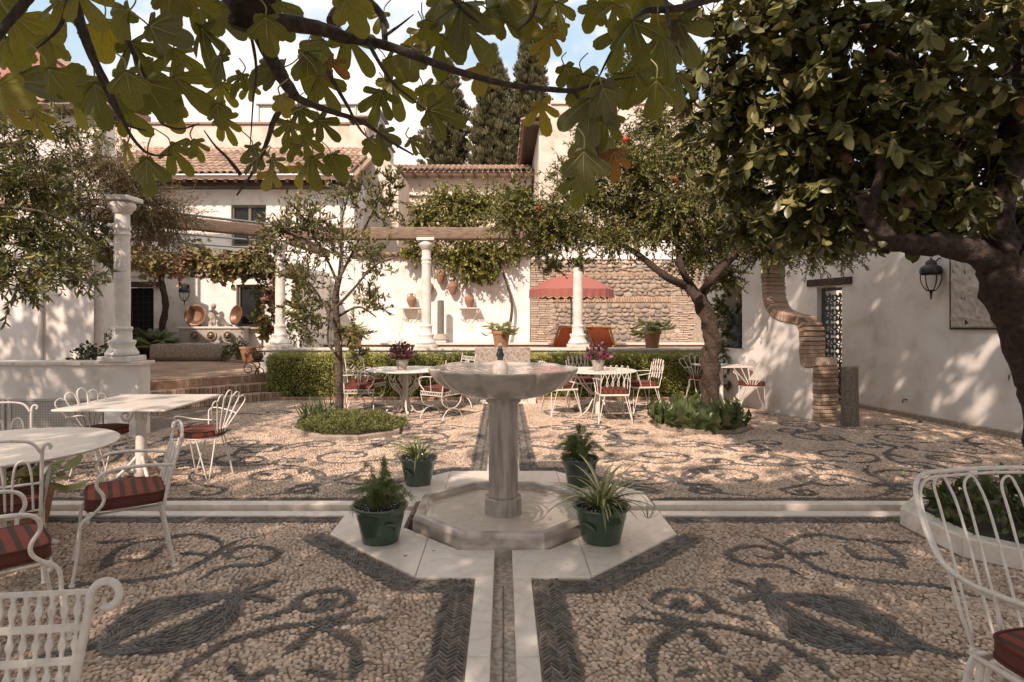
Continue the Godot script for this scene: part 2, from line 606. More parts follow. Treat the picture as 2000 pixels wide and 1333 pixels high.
func braid(path: PackedVector2Array, rows: int, roww: float, taper0 := 0.0, taper1 := 0.0, lean := 0.62, sparse := 1.0) -> void:
	# rows of slate slivers set on edge, leaning alternately like a plait
	var n: int = path.size()
	for k in n:
		var t: Vector2 = (path[mini(k + 1, n - 1)] - path[maxi(k - 1, 0)]).normalized()
		var side := Vector2(-t.y, t.x)
		var f: float = float(k) / maxi(1, n - 1)
		var s := 1.0
		if taper0 > 0.0 and f < taper0: s = maxf(0.25, f / taper0)
		if taper1 > 0.0 and 1.0 - f < taper1: s = minf(s, maxf(0.25, (1.0 - f) / taper1))
		stamp(path[k].x, path[k].y, rows * roww * 0.5 * s + 0.010)
		for r in rows:
			if s < 0.6 and rows > 1 and r % 2 == 1: continue
			if rng.randf() > sparse: continue
			var off: float = (r + 0.5 - rows * 0.5) * roww * s
			var c: Vector2 = path[k] + side * off + Vector2(rr(-0.003, 0.003), rr(-0.003, 0.003))
			var ang: float = (lean if r % 2 == 0 else -lean) + rr(-0.12, 0.12)
			if rows == 1: ang = lean + rr(-0.15, 0.15)
			slivers.append([c, t.rotated(ang), roww * rr(1.25, 1.6) * (0.6 + 0.4 * s)])

func both(f: Array) -> Array:    # a drawing and its mirror image on the other side of the axis
	return [f, f.map(func(p): return Vector2(-p.x, p.y))]

func stroke(pix: Array, rows := 2, roww := 0.026, t0 := 0.15, t1 := 0.15) -> void:
	var pts := pix.map(func(p): return G(p.x, p.y))
	for side in both(pts): braid(curve2(side, 0.030), rows, roww, t0, t1)

func leaf_shape(tail: Vector2, tip: Vector2, wide: float, hollow := 0.0) -> void:
	var ax := tip - tail
	var n := maxi(2, int(wide / 0.05))
	var sd := Vector2(-ax.y, ax.x).normalized()
	for r in n:
		var off: float = ((r + 0.5) / n * 2.0 - 1.0)
		var path := []
		for k in 7:
			var t: float = k / 6.0
			path.append(tail + ax * t + sd * off * wide * 0.5 * pow(sin(PI * clampf(t * 0.92 + 0.04, 0, 1)), 0.75))
		if hollow > 0.0 and absf(off) < hollow:
			continue
		braid(curve2(path, 0.030), 1, 0.036, 0.0, 0.0, 0.4 if r % 2 else -0.4)

func pomegranate_shape(tail: Vector2, tip: Vector2, wide: float, bulge: float) -> void:   # the great almond: plaits round a pale heart
	var ax := tip - tail
	var sd := Vector2(-ax.y, ax.x).normalized()
	for r in range(-9, 10):
		if absi(r) < 2: continue
		var off: float = r / 9.0
		var path := []
		for k in 11:
			var t: float = k / 10.0
			path.append(tail + ax * t + sd * off * wide * 0.5 * pow(sin(PI * clampf(t * 0.96 + 0.02, 0, 1)), 0.8) + sd * bulge * sin(PI * t))
		braid(curve2(path, 0.031), 1, 0.040, 0.0, 0.0, 0.42 if r % 2 else -0.42)

func spiral(c: Vector2, r: float, a0: float, turns: float, way: float, squash := 1.0) -> Array:
	var out := []
	var n := int(absf(turns) * 10) + 2
	for k in n + 1:
		var t: float = float(k) / n
		var rad: float = r * (1.0 - 0.82 * t)
		var a: float = a0 + way * TAU * turns * t
		out.append(c + Vector2(cos(a) * rad, sin(a) * rad * squash))
	return out

func pebble_mesh(seed_: int) -> ArrayMesh:
	var m := MB.new()
	var rows := []
	for j in 6:
		var ring := PackedVector3Array()
		var el: float = -0.5 + (PI / 2 + 0.5) * j / 5.0
		for k in 8:
			var a: float = TAU * k / 8.0
			var r: float = cos(el) * (1.0 + 0.07 * sin(a * 2.0 + seed_) + 0.05 * sin(a * 3.0 + seed_ * 2.0))
			ring.append(Vector3(r * cos(a), sin(el), r * sin(a)))
		rows.append(ring)
	m.grid(rows, true, true)
	return m.make()

func sliver_mesh(seed_: int) -> ArrayMesh:   # a flat stone on edge, long in x
	var m := MB.new()
	var rows := []
	for j in 4:
		var ring := PackedVector3Array()
		var w: float = [0.9, 1.0, 0.72, 0.06][j]
		for k in 8:
			var a: float = TAU * k / 8.0
			var c: float = cos(a)
			var s: float = sin(a)
			ring.append(Vector3(signf(c) * pow(absf(c), 0.85) * w * (1.0 + 0.06 * sin(seed_ + k)), [-0.6, 0.2, 0.8, 1.0][j] - 0.12 * absf(c) * (1 if j > 1 else 0), signf(s) * pow(absf(s), 0.7) * (0.35 + 0.65 * w)))
		rows.append(ring)
	m.grid(rows, true, true)
	return m.make()

func build_ground() -> void:
	mask.resize(MW * MH)
	mask.fill(0)
	var ground := setting("ground")
	var bed := MB.new()
	bed.box(Vector3(0, -0.16, -60), Vector3(300, 0.2, 300))
	part("earth", bed.make(), M.soil_bed, ground)
	# mortar bed, left open over the channels and the fountain's pit
	var mm := MB.new()
	for r in [[-11.0, -1.0, -0.17, CC - 0.17], [0.17, -1.0, 8.0, CC - 0.17], [-11.0, CC + 0.17, -0.17, 12.6], [0.17, CC + 0.17, 8.0, 12.6]]:
		var q := PackedVector2Array([Vector2(r[0], -r[1]), Vector2(r[2], -r[1]), Vector2(r[2], -r[3]), Vector2(r[0], -r[3])])
		var pit := ngon(8, 1.0)
		for k in 8: pit[k] += Vector2(0, -FC)
		for piece in Geometry2D.clip_polygons(q, pit): mm.prism(piece, -0.055, 0.0)
	part("mortar_bed", mm.make(), M.mortar, ground)

	# --- what is kept free of pebbles
	block_poly(shifted(ngon(8, 1.275), FC))
	block_rect(-12, CC - 0.175, 8, CC + 0.175)
	block_rect(-0.175, 1.0, 0.175, 12)
	block_poly(PackedVector2Array([G(566, 846), G(622, 862), G(700, 862), G(784, 850), G(786, 826), G(740, 806), G(610, 806), G(568, 828)]))
	block_poly(shifted(ngon(8, 0.7), 8.85, 2.86))
	block_poly(shifted(ngon(8, 0.80), 4.35, 3.8))
	block_rect(-12, 7.98, -4.78, 12)
	block_rect(-4.5, 11.45, 5, 12)
	block_poly(PackedVector2Array([Vector2(-4.2, 11.6), Vector2(-5.6, 10.25), Vector2(-7, 9.0), Vector2(-9, 12)]))
	block_poly(PackedVector2Array([Vector2(4.88, 9.12), Vector2(4.1, 11.9), Vector2(6, 12), Vector2(5.3, 9.12)]))
	block_poly(PackedVector2Array([Vector2(5.70, 12.6), Vector2(7.85, 1.4), Vector2(9, 1.4), Vector2(9, 12.6)]))
	block_rect(-0.72, 11.1, 0.55, 12)

	# --- the slate drawing
	var edge := 0.042
	for s in [-1.0, 1.0]:
		# beside the channel that runs towards the viewer, and behind the fountain
		braid(straight2(Vector2(s * 0.262, 1.5), Vector2(s * 0.262, 3.72), 0.034), 4, edge)
		braid(straight2(Vector2(s * 0.262, 6.2), Vector2(s * 0.262, 11.3), 0.034), 4, edge)
		# along the cross channel
		braid(straight2(Vector2(s * 1.30, CC - 0.255), Vector2(s * 10.0, CC - 0.255), 0.034), 3, edge)
		braid(straight2(Vector2(s * 1.30, CC + 0.255), Vector2(s * 10.0, CC + 0.255), 0.034), 3, edge)
	var o := shifted(ngon(8, 1.36), FC)
	for k in 8:
		var a: Vector2 = o[k]
		var b: Vector2 = o[(k + 1) % 8]
		var mid := (a + b) * 0.5
		if absf(mid.x) < 0.3:
			for s in [-1.0, 1.0]: braid(straight2(Vector2(s * 0.35, mid.y), Vector2(s * maxf(absf(a.x), 0.55), mid.y), 0.034), 4, edge)
		elif absf(mid.y - FC) < 0.3: continue
		else: braid(straight2(a, b, 0.034), 4, edge)
	# near panels
	var zp := func(q: Array) -> Array: return q.map(func(p): return Vector2(1300 + p.x / 2.836, 863 + p.y / 2.836))
	var z: Array = [
		[Vector2(1780, 880), Vector2(1500, 805), Vector2(1250, 785), Vector2(1000, 755), Vector2(860, 715), Vector2(750, 655), Vector2(660, 600), Vector2(560, 548), Vector2(460, 530)],
		[Vector2(660, 585), Vector2(720, 538), Vector2(850, 520), Vector2(1000, 545), Vector2(1130, 560), Vector2(1230, 595), Vector2(1300, 650), Vector2(1345, 715)],
		[Vector2(1000, 580), Vector2(1050, 635), Vector2(1130, 660), Vector2(1240, 665), Vector2(1350, 720)],
		[Vector2(790, 772), Vector2(700, 720), Vector2(600, 692), Vector2(480, 692), Vector2(385, 662), Vector2(352, 625), Vector2(400, 595), Vector2(500, 585), Vector2(600, 602), Vector2(630, 640), Vector2(560, 652), Vector2(490, 632)],
		[Vector2(-120, 930), Vector2(0, 970), Vector2(150, 1012), Vector2(350, 1035), Vector2(500, 1080), Vector2(640, 1122), Vector2(760, 1190), Vector2(860, 1252), Vector2(950, 1340)],
		[Vector2(0, 845), Vector2(100, 835), Vector2(200, 855), Vector2(258, 905), Vector2(190, 942), Vector2(80, 930), Vector2(60, 890), Vector2(130, 878)],
		[Vector2(160, 1040), Vector2(230, 1120), Vector2(320, 1185)],
		[Vector2(270, 930), Vector2(380, 970), Vector2(520, 1005)],
		[Vector2(740, 640), Vector2(800, 628), Vector2(900, 625)],
		[Vector2(1150, 545), Vector2(1260, 560), Vector2(1370, 560)],
		[Vector2(60, 1310), Vector2(150, 1280), Vector2(260, 1290)],
		[Vector2(555, 1320), Vector2(600, 1260), Vector2(590, 1215)],
		[Vector2(380, 1260), Vector2(470, 1300), Vector2(560, 1360)]]
	for q in z: stroke(zp.call(q))
	for q in [[Vector2(1605, 985), Vector2(1750, 1000), Vector2(1900, 1018), Vector2(2000, 1045)], [Vector2(1985, 1040), Vector2(1860, 1070), Vector2(1775, 1150), Vector2(1758, 1250), Vector2(1800, 1340)], [Vector2(1900, 935), Vector2(1800, 900), Vector2(1795, 860), Vector2(1860, 832), Vector2(1985, 828)], [Vector2(1960, 900), Vector2(1900, 890), Vector2(1985, 940)]]:
		stroke(q.map(func(p): return Vector2(650 + p.x / 2.836, 863 + p.y / 2.836)))
	for s in [1.0, -1.0]:
		var zz := func(x: float, y: float) -> Vector2:
			var p := G(1300 + x / 2.836, 863 + y / 2.836)
			return Vector2(p.x * s, p.y)
		pomegranate_shape(zz.call(590, 862), zz.call(1330, 1165), 0.64, 0.0)
		for q in [[560, 850, 370, 775], [560, 850, 530, 765], [560, 855, 385, 885]]: leaf_shape(zz.call(q[0], q[1]), zz.call(q[2], q[3]), 0.10)
		braid(curve2([zz.call(1330, 1130), zz.call(1500, 1165), zz.call(1760, 1225)], 0.021), 2, 0.03)
		braid(curve2([zz.call(1340, 1090), zz.call(1420, 1130), zz.call(1480, 1160)], 0.021), 2, 0.03)
		# the panels behind the cross channel: scrolls in pairs along winding stems
		var way: float = s
		for q in [[1.35, 6.0, 0.27, 0.2, 1], [2.25, 6.05, 0.33, 2.6, -1], [3.15, 5.85, 0.30, 0.5, 1], [4.05, 6.0, 0.32, 3.0, -1], [5.0, 5.9, 0.28, 0.6, 1], [0.95, 6.95, 0.30, 1.5, -1], [1.75, 6.9, 0.38, 4.2, 1], [2.85, 6.75, 0.36, 1.2, -1], [3.85, 6.95, 0.40, 4.4, 1], [4.95, 6.8, 0.34, 1.0, -1], [6.0, 6.4, 0.3, 2.0, 1],
				[1.0, 7.95, 0.34, 0.3, 1], [1.75, 8.3, 0.30, 3.4, -1], [4.2, 8.0, 0.36, 2.0, 1], [5.15, 7.9, 0.34, 5.0, -1], [4.3, 8.9, 0.3, 0.4, 1], [1.1, 9.1, 0.36, 1.2, -1], [1.95, 9.6, 0.34, 4.0, 1], [0.9, 10.1, 0.3, 0.0, -1], [2.9, 10.2, 0.36, 2.2, 1], [3.75, 10.0, 0.3, 5.2, -1], [1.7, 10.7, 0.28, 1.0, 1], [2.6, 11.0, 0.24, 3.0, -1], [5.6, 8.6, 0.3, 1.6, 1], [1.8, 5.55, 0.16, 1.0, -1], [2.7, 5.5, 0.16, 2.0, 1], [3.6, 5.5, 0.17, 0.4, -1], [4.5, 5.5, 0.16, 2.6, 1], [5.5, 5.5, 0.16, 1.2, -1], [2.3, 6.65, 0.2, 5.0, 1], [3.35, 6.4, 0.2, 2.0, -1], [4.4, 6.45, 0.2, 0.2, 1], [0.75, 7.4, 0.2, 4.0, 1], [1.4, 7.5, 0.22, 2.0, -1], [2.3, 7.5, 0.24, 0.8, 1], [3.3, 7.6, 0.22, 3.4, -1], [4.5, 7.4, 0.22, 5.4, 1], [5.5, 7.2, 0.24, 0.0, -1], [0.8, 8.6, 0.22, 2.2, -1], [1.3, 8.7, 0.2, 5.0, 1], [4.0, 8.4, 0.2, 4.2, -1], [1.5, 10.0, 0.22, 3.2, 1], [2.3, 10.1, 0.22, 0.6, -1], [3.3, 10.7, 0.22, 4.4, 1]]:
			var c := Vector2(q[0] * s, q[1])
			var a0: float = q[3] if s > 0 else PI - q[3]
			braid(curve2(spiral(c, q[2] * 1.12, a0, 1.15, q[4] * s, 0.85), 0.032), 2, 0.026, 0.1, 0.0)
			var out := Vector2(cos(a0), sin(a0))
			var tang: Vector2 = Vector2(-out.y, out.x) * -q[4] * s
			var p0: Vector2 = c + Vector2(out.x * q[2], out.y * q[2] * 0.85)
			braid(curve2([p0, p0 + tang * 0.3 + out * 0.03, p0 + tang * 0.62 + out * 0.2, p0 + tang * 0.8 + out * 0.48], 0.032), 2, 0.026, 0.0, 0.3)
			leaf_shape(p0 + tang * 0.28, p0 + tang * 0.40 + out * 0.26, 0.10)
			leaf_shape(c + out.rotated(2.2) * q[2] * 0.62, c + out.rotated(2.2) * q[2] * 0.2, 0.08)

	# --- stones: the ones nearest to the viewer one by one, the rest together
	var pm := [pebble_mesh(1), pebble_mesh(4)]
	var near := []
	var xs := []
	var cols := []
	var tones := [Color(0.48, 0.36, 0.27), Color(0.40, 0.285, 0.205), Color(0.57, 0.445, 0.345), Color(0.34, 0.24, 0.17), Color(0.50, 0.37, 0.27), Color(0.45, 0.355, 0.28)]
	var d := 1.75
	var row := 0
	var patch := noise(0.9, 2)
	while d < 11.5:
		var step: float = 0.0268
		var x: float = -minf(10.0, d * 0.93 + 0.5) + (0.5 * step if row % 2 else 0.0)
		var xe: float = minf(7.6, d * 0.95 + 0.5)
		while x < xe:
			var px: float = x + rr(-0.008, 0.008) + 0.035 * patch.get_noise_2d(x * 2.5, d * 2.5)
			var pd: float = d + rr(-0.007, 0.007) + 0.035 * patch.get_noise_2d(d * 2.5 + 40.0, x * 2.5)
			x += step
			if is_blocked(px, pd): continue
			var sz: float = rr(0.0115, 0.0158)
			var b := Basis.from_euler(Vector3(rr(-0.2, 0.2), rr(0, TAU), rr(-0.2, 0.2))) * Basis.from_scale(Vector3(sz * rr(1.0, 1.3), sz * rr(0.5, 0.75), sz * rr(0.78, 1.0)))
			var t := Transform3D(b, Vector3(px, rr(-0.003, 0.002), -pd))
			var seen: bool = pd > 2.68 and absf(px) < pd * 0.8
			if seen and near.size() < 300:
				near.append(t)
				continue
			xs.append(t)
			var tone: Color = tones[rng.randi() % 6] * rr(0.85, 1.13) * (1.0 + 0.25 * patch.get_noise_2d(px, pd))
			cols.append(tone)
		d += step * 0.86
		row += 1
	for t in near: part("pebble", pm[rng.randi() % 2], M["pebble%d" % (rng.randi() % 4)], ground, t.origin, t.basis)
	stuff("pebbles", pm[0], M.pebbles_many, ground, xs, cols)
	var sm := sliver_mesh(2)
	xs = []
	cols = []
	slivers.sort_custom(func(a, b): return a[0].y < b[0].y)
	var n := 0
	for q in slivers:
		if is_blocked_hard(q[0]): continue
		var t := Transform3D(Basis(Vector3.UP, atan2(q[1].y, q[1].x)) * Basis.from_scale(Vector3(q[2] * 0.52, rr(0.008, 0.0115), rr(0.0048, 0.0068))), Vector3(q[0].x, rr(-0.002, 0.003), -q[0].y))
		if q[0].y > 2.68 and absf(q[0].x) < q[0].y * 0.8 and n < 300:
			part("slate_sliver", sm, M["slate%d" % (rng.randi() % 4)], ground, t.origin, t.basis)
			n += 1
			continue
		xs.append(t)
		var k: float = rr(0.075, 0.20)
		cols.append(Color(k, k * 0.91, k * 0.82))
	stuff("slate_slivers", sm, M.pebbles_many, ground, xs, cols)
	xs = []
	cols = []
	for k in 46:
		var fd: float = rr(2.9, 10.5)
		xs.append(Transform3D(Basis.from_euler(Vector3(rr(-1.9, -1.2), rr(0, TAU), 0)) * Basis.from_scale(Vector3.ONE * rr(0.5, 1.1)), Vector3(rr(-0.7, 0.62) * fd, 0.016, -fd)))
		cols.append(tone(Color(0.16, 0.085, 0.035), Color(0.24, 0.16, 0.06)))
	stuff("fallen_leaves", leaf_mesh(0.055, 0.03, 0.5, 0.4, 4), M.leaves, ground, xs, cols)
	build_channel()

func shifted(p: PackedVector2Array, d: float, x := 0.0) -> PackedVector2Array:
	var q := PackedVector2Array()
	for k in p: q.append(k + Vector2(x, d))
	return q

func is_blocked_hard(p: Vector2) -> bool:   # under walls, beds and steps
	if p.y > 11.45 or p.y < 1.4: return true
	if p.x < -4.76 and p.y > 7.95: return true
	if p.x < -4.0 and p.y > 10.2 and p.y - 11.5 > (p.x + 4.2) * 0.93 : return true
	if p.x > 5.64 + 0.19 * (12.6 - p.y): return true
	if p.x > 4.88 - 0.285 * (p.y - 9.15) and p.y > 9.1 and p.x < 5.5: return true
	if absf(p.x + 2.15) < 0.78 and absf(p.y - 8.4) < 0.62: return true
	if Geometry2D.is_point_in_polygon(p, shifted(ngon(8, 0.70), 8.85, 2.86)): return true
	if Geometry2D.is_point_in_polygon(p, shifted(ngon(8, 0.80), 4.35, 3.8)): return true
	if Geometry2D.is_point_in_polygon(p, shifted(ngon(8, 1.265), FC)): return true
	return absf(p.x) < 0.17 or absf(p.y - CC) < 0.17

func slab(poly: PackedVector2Array, y0: float, y1: float, m: Material, under: Node, called := "marble_slab") -> void:
	var b := MB.new()
	b.prism(poly, y0, y1, Transform3D.IDENTITY, 0.004)
	part(called, b.make(), m, under)

func build_channel() -> void:
	var ch := setting("marble_channel")
	var gap := 0.0015
	# floors
	part("channel_floor", bx(Vector3(0, -0.058, -6.2), Vector3(0.16, 0.02, 10.4)), M.channel_floor, ch)
	part("channel_floor", bx(Vector3(-6.0, -0.058, -CC), Vector3(10.0, 0.02, 0.16)), M.channel_floor, ch)
	part("channel_floor", bx(Vector3(4.5, -0.058, -CC), Vector3(7.0, 0.02, 0.16)), M.channel_floor, ch)
	part("groove", bx(Vector3(0, -0.0465, -2.6), Vector3(0.010, 0.004, 2.2)), M.stone_grey, ch)
	var rect := func(x0: float, d0: float, x1: float, d1: float) -> PackedVector2Array:
		return PackedVector2Array([Vector2(x0 + gap, -d0 - gap), Vector2(x1 - gap, -d0 - gap), Vector2(x1 - gap, -d1 + gap), Vector2(x0 + gap, -d1 + gap)])
	for s in [-1.0, 1.0]:
		var a: float = 0.058 if s > 0 else -0.17
		var cuts := [0.9, 1.75, 2.83, 3.68]
		for k in 3: slab(rect.call(a, cuts[k], a + 0.112, cuts[k + 1]), -0.06, 0.012 + 0.001 * k, M.marble_white, ch)
		cuts = [6.21, 7.3, 8.5, 9.7, 10.9]
		for k in 4: slab(rect.call(a, cuts[k], a + 0.112, cuts[k + 1]), -0.06, 0.012, M.marble_white, ch)
		for side in [-1.0, 1.0]:
			var x: float = 1.262 if side > 0 else 1.255
			while x < 9.5:
				var e: float = x + rr(0.85, 1.15)
				var d0: float = CC + 0.058 if s > 0 else CC - 0.17
				slab(rect.call(minf(x * side, e * side), d0, maxf(x * side, e * side), d0 + 0.112), -0.06, 0.012 + (0.014 if s > 0 else 0.0), M.marble_white, ch)
				x = e
	# the octagonal platform round the basin, cut by the four channels
	var plat := setting("fountain_platform")
	var pit := MB.new()
	pit.prism(shifted_up(ngon(8, 1.02)), -0.075, -0.062)
	part("pit_floor", pit.make(), M.channel_floor, plat)
	var outer := shifted_up(ngon(8, 1.258))
	var inner := PackedVector2Array()
	for q in ngon(8, 0.745): inner.append(q + Vector2(0, -4.86))
	for q in [[-1.0, -1.0], [1.0, -1.0], [-1.0, 1.0], [1.0, 1.0]]:
		var qx: float = q[0]
		var qz: float = q[1]
		var quarter := PackedVector2Array([Vector2(qx * 0.058, -FC + qz * 0.05), Vector2(qx * 3, -FC + qz * 0.05), Vector2(qx * 3, -FC + qz * 3), Vector2(qx * 0.058, -FC + qz * 3)])
		if qz > 0:
			quarter[0].y = -CC + 0.058; quarter[1].y = -CC + 0.058
		else:
			quarter[0].y = -CC - 0.058; quarter[1].y = -CC - 0.058
		for piece in Geometry2D.intersect_polygons(outer, quarter):
			for ring in Geometry2D.clip_polygons(piece, inner):
				# one joint across the diagonal
				var cutx: float = qx * 0.535
				for half in [[-9.0, cutx], [cutx, 9.0]]:
					var bxp := PackedVector2Array([Vector2(half[0] + gap, -20), Vector2(half[1] - gap, -20), Vector2(half[1] - gap, 5), Vector2(half[0] + gap, 5)])
					for fin in Geometry2D.intersect_polygons(ring, bxp): slab(fin, -0.06, 0.016, M.marble_white, plat)

func shifted_up(p: PackedVector2Array) -> PackedVector2Array:
	var q := PackedVector2Array()
	for k in p: q.append(k + Vector2(0, -FC))
	return q

# ---------------------------------------------------------------- terrace, steps, parapets
func build_terrace() -> void:
	var t := setting("terrace")
	var b := MB.new()
	b.prism(PackedVector2Array([Vector2(-4.3, -12.27), Vector2(-4.66, -11.96), Vector2(-7.6, -9.23), Vector2(-13, -9.23), Vector2(-13, -16.4), Vector2(-4.3, -16.4)]), -0.03, 0.435)
	b.prism(PackedVector2Array([Vector2(-4.3, -12.5), Vector2(8.5, -12.5), Vector2(8.5, -19.2), Vector2(-4.3, -19.2)]), -0.03, 0.43)
	part("terrace_floor", b.make(), M.terracotta_floor, t)
	var tile := bx(Vector3.ZERO, Vector3(0.292, 0.02, 0.292), 0.004)
	for j in range(0, 17):
		for i in range(-30, 2):
			var x: float = -4.6 + i * 0.3 + (0.15 if j % 2 else 0.0)
			var d: float = 10.3 + j * 0.3
			var front: float = 11.98 + (x + 4.66) * 0.928
			if d - 0.17 < front + 0.12 or x > -4.5 or x / d < -0.64 or (x + 0.15) / d > -0.36: continue
			part("floor_tile", tile, M["brick%d" % [0, 1, 3, 1][rng.randi() % 4]], t, Vector3(x, 0.437 + rr(-0.001, 0.001), -d))
	# three brick steps set across the corner
	var st := setting("brick_steps")
	var e := Vector2(-0.733, -0.68)
	var nrm := Vector2(0.68, -0.733)
	var turn: float = atan2(0.68, -0.733)
	var bricks := []
	for k in 3: bricks.append(bx(Vector3.ZERO, Vector3(0.066 - 0.003 * k, 0.142, 0.12), 0.006))
	for s in 3:
		var o: Vector2 = Vector2(-4.22, 11.53) - nrm * 0.31 * s
		var y: float = 0.15 * s
		var run := MB.new()
		var q := PackedVector2Array()
		for c in [o + e * -0.16 - nrm * 0.03, o + e * 4.2 - nrm * 0.03, o + e * 4.2 - nrm * 0.62, o - nrm * 0.62]: q.append(Vector2(c.x, -c.y))
		run.prism(q, -0.03, y + 0.143 - (0.03 if s == 2 else 0.0))
		part("step_core", run.make(), M["brick1"], st)
		var k := 0
		while k * 0.074 < 2.75:
			var p: Vector2 = o + e * (k * 0.074 - 0.1) - nrm * (0.055 + rr(-0.003, 0.003))
			part("brick", bricks[k % 3], M["brick%d" % (rng.randi() % 4)], st, Vector3(p.x, y + 0.074 + rr(-0.002, 0.002), -p.y), Basis(Vector3.UP, atan2(e.y, e.x)))
			k += 1

	# low wall at the left with marble coping and vents
	var lw := thing("garden_wall", "low white plastered wall with marble coping at left, behind the rectangular table", "wall", Vector3(-6.9, 0, -8.12))
	part("wall", bx(Vector3(0.0, 0.47, 0), Vector3(4.24, 0.94, 0.26), 0.008), M.plaster, lw)
	part("plinth", bx(Vector3(1.92, 0.19, 0.155), Vector3(0.46, 0.46, 0.045), 0.006), M.plaster, lw)
	var x0 := -2.2
	while x0 < 2.1:
		var w: float = minf(0.9, 2.16 - x0)
		part("coping_slab", bx(Vector3(x0 + w * 0.5, 0.965, 0.0), Vector3(w - 0.004, 0.05, 0.36), 0.008), M.marble_white, lw)
		x0 += w
	var dots := Image.create(64, 64, false, Image.FORMAT_RGB8)
	dots.fill(Color(1, 1, 1))
	for y in 64:
		for x in 64:
			if Vector2(fposmod(x, 16) - 7.5, fposmod(y, 16) - 7.5).length() < 4.6: dots.set_pixel(x, y, Color(0.32, 0.30, 0.28))
	var pm := mat("perforated", L(0.50, 0.465, 0.42), 0.5, ImageTexture.create_from_image(dots), 12.0)
	for q in [[1.05, 1.22], [-0.12, 1.0]]:
		var v := thing("vent_panel", "perforated pale metal vent panel in the low wall, " + ("behind the fan chair" if q[0] > 0.5 else "at the picture's left edge"), "vent", Vector3(-6.9 + q[0], 0.0, -7.985))
		part("panel", bx(Vector3(0, 0.27, 0.02), Vector3(q[1] - 0.06, 0.40, 0.012)), pm, v)
		for s in [-1, 1]:
			part("frame", bx(Vector3(s * (q[1] * 0.5 - 0.015), 0.27, 0.022), Vector3(0.032, 0.47, 0.026), 0.003), M.vent_metal, v)
			part("frame", bx(Vector3(0, 0.27 + s * 0.22, 0.022), Vector3(q[1] - 0.064, 0.032, 0.026), 0.003), M.vent_metal, v)

	# parapet behind the hedge
	var pw := thing("parapet", "long low white parapet with marble coping behind the clipped hedge", "wall", Vector3(0, 0, -12.5))
	part("wall", bx(Vector3(0, 0.44, 0), Vector3(9.9, 0.88, 0.3), 0.006), M.plaster, pw)
	var x1 := -5.0
	var k2 := 0
	while x1 < 4.99:
		var w2: float = minf([1.15, 1.3, 1.22][k2 % 3], 5.0 - x1)
		part("coping_slab", bx(Vector3(x1 + w2 * 0.5, 0.906, 0), Vector3(w2 - 0.004, 0.05, 0.4), 0.008), M.marble_white, pw)
		x1 += w2
		k2 += 1

	# bench wall in front of the back wall, with a row of boulders
	var bw := thing("bench_wall", "low masonry ledge with white marble top along the far garden wall", "wall", Vector3(0.3, 0.43, -18.62))
	part("face", bx(Vector3(0, 0.14, 0), Vector3(11.6, 0.28, 0.6)), M.wall_mortar, bw)
	for k in 9: part("top_slab", bx(Vector3(-5.2 + k * 1.3, 0.305, 0.02), Vector3(1.295, 0.05, 0.7), 0.006), M.marble_white, bw)
	var pb := pebble_mesh(3)
	for k in 13:
		var o := thing("boulder", "rounded boulder in the row along the foot of the far ledge", "boulder", Vector3(-3.6 + k * 0.56 + rr(-0.12, 0.12), 0.47, -18.15 + rr(-0.08, 0.08)), rr(0, 6), "boulders along the far ledge")
		part("stone", pb, M["stone%d" % (k % 4)], o, Vector3.ZERO, Basis.from_scale(Vector3(rr(0.15, 0.22), rr(0.10, 0.16), rr(0.1, 0.16))))

# ---------------------------------------------------------------- roofs and houses
func tile_mesh() -> ArrayMesh:   # a barrel tile, long in z, narrower up the slope (-z)
	var m := MB.new()
	for shell in 2:
		var rows := []
		for j in 2:
			var ring := PackedVector3Array()
			var r: float = (0.098 if j == 0 else 0.082) - shell * 0.016
			for k in 9:
				var a: float = PI * k / 8.0
				ring.append(Vector3(r * cos(a), r * sin(a) * 0.85, 0.23 if j == 0 else -0.23))
			rows.append(ring)
		m.grid(rows, false, shell == 0)
	for j in 2:
		var z: float = 0.23 if j == 0 else -0.23
		var r: float = 0.098 if j == 0 else 0.082
		for k in 8:
			var a: float = PI * k / 8.0
			var b: float = PI * (k + 1) / 8.0
			m.quad(Vector3(r * cos(a), r * sin(a) * 0.85, z), Vector3(r * cos(b), r * sin(b) * 0.85, z), Vector3((r - 0.016) * cos(b), (r - 0.016) * sin(b) * 0.85, z), Vector3((r - 0.016) * cos(a), (r - 0.016) * sin(a) * 0.85, z), Vector3(0, 0, 1 if j == 0 else -1))
	return m.make()

var tile_m: ArrayMesh

func tiled(under: Node, at: Vector3, along: Vector3, up: Vector3, columns: int, rows: int, pitch := 0.215, singles := 300) -> void:
	# at: middle of the first tile of the lowest row
	if tile_m == null: tile_m = tile_mesh()
	var b := Basis(along.normalized(), up.normalized().cross(-along.normalized()), -up.normalized())
	if b.y.y < 0: b = Basis(-along.normalized(), -b.y, -up.normalized())
	var xs := []
	var cols := []
	var n := 0
	for r in rows:
		for c in columns:
			var p: Vector3 = at + along.normalized() * (pitch * c + rr(-0.008, 0.008)) + up.normalized() * (0.40 * r + rr(-0.012, 0.012)) + b.y * rr(-0.004, 0.006)
			var bb := b * Basis.from_euler(Vector3(-0.035 + rr(-0.015, 0.015), rr(-0.03, 0.03), 0))
			if n < singles: part("roof_tile", tile_m, M["tile%d" % [0, 1, 0, 2, 3, 0, 2][rng.randi() % 7]], under, p, bb)
			else:
				xs.append(Transform3D(bb, p))
				cols.append([Color(0.50, 0.345, 0.25), Color(0.42, 0.27, 0.19), Color(0.56, 0.41, 0.31)][rng.randi() % 3])
			n += 1
	if xs.size(): stuff("roof_tiles", tile_m, M.blossom, under, xs, cols)

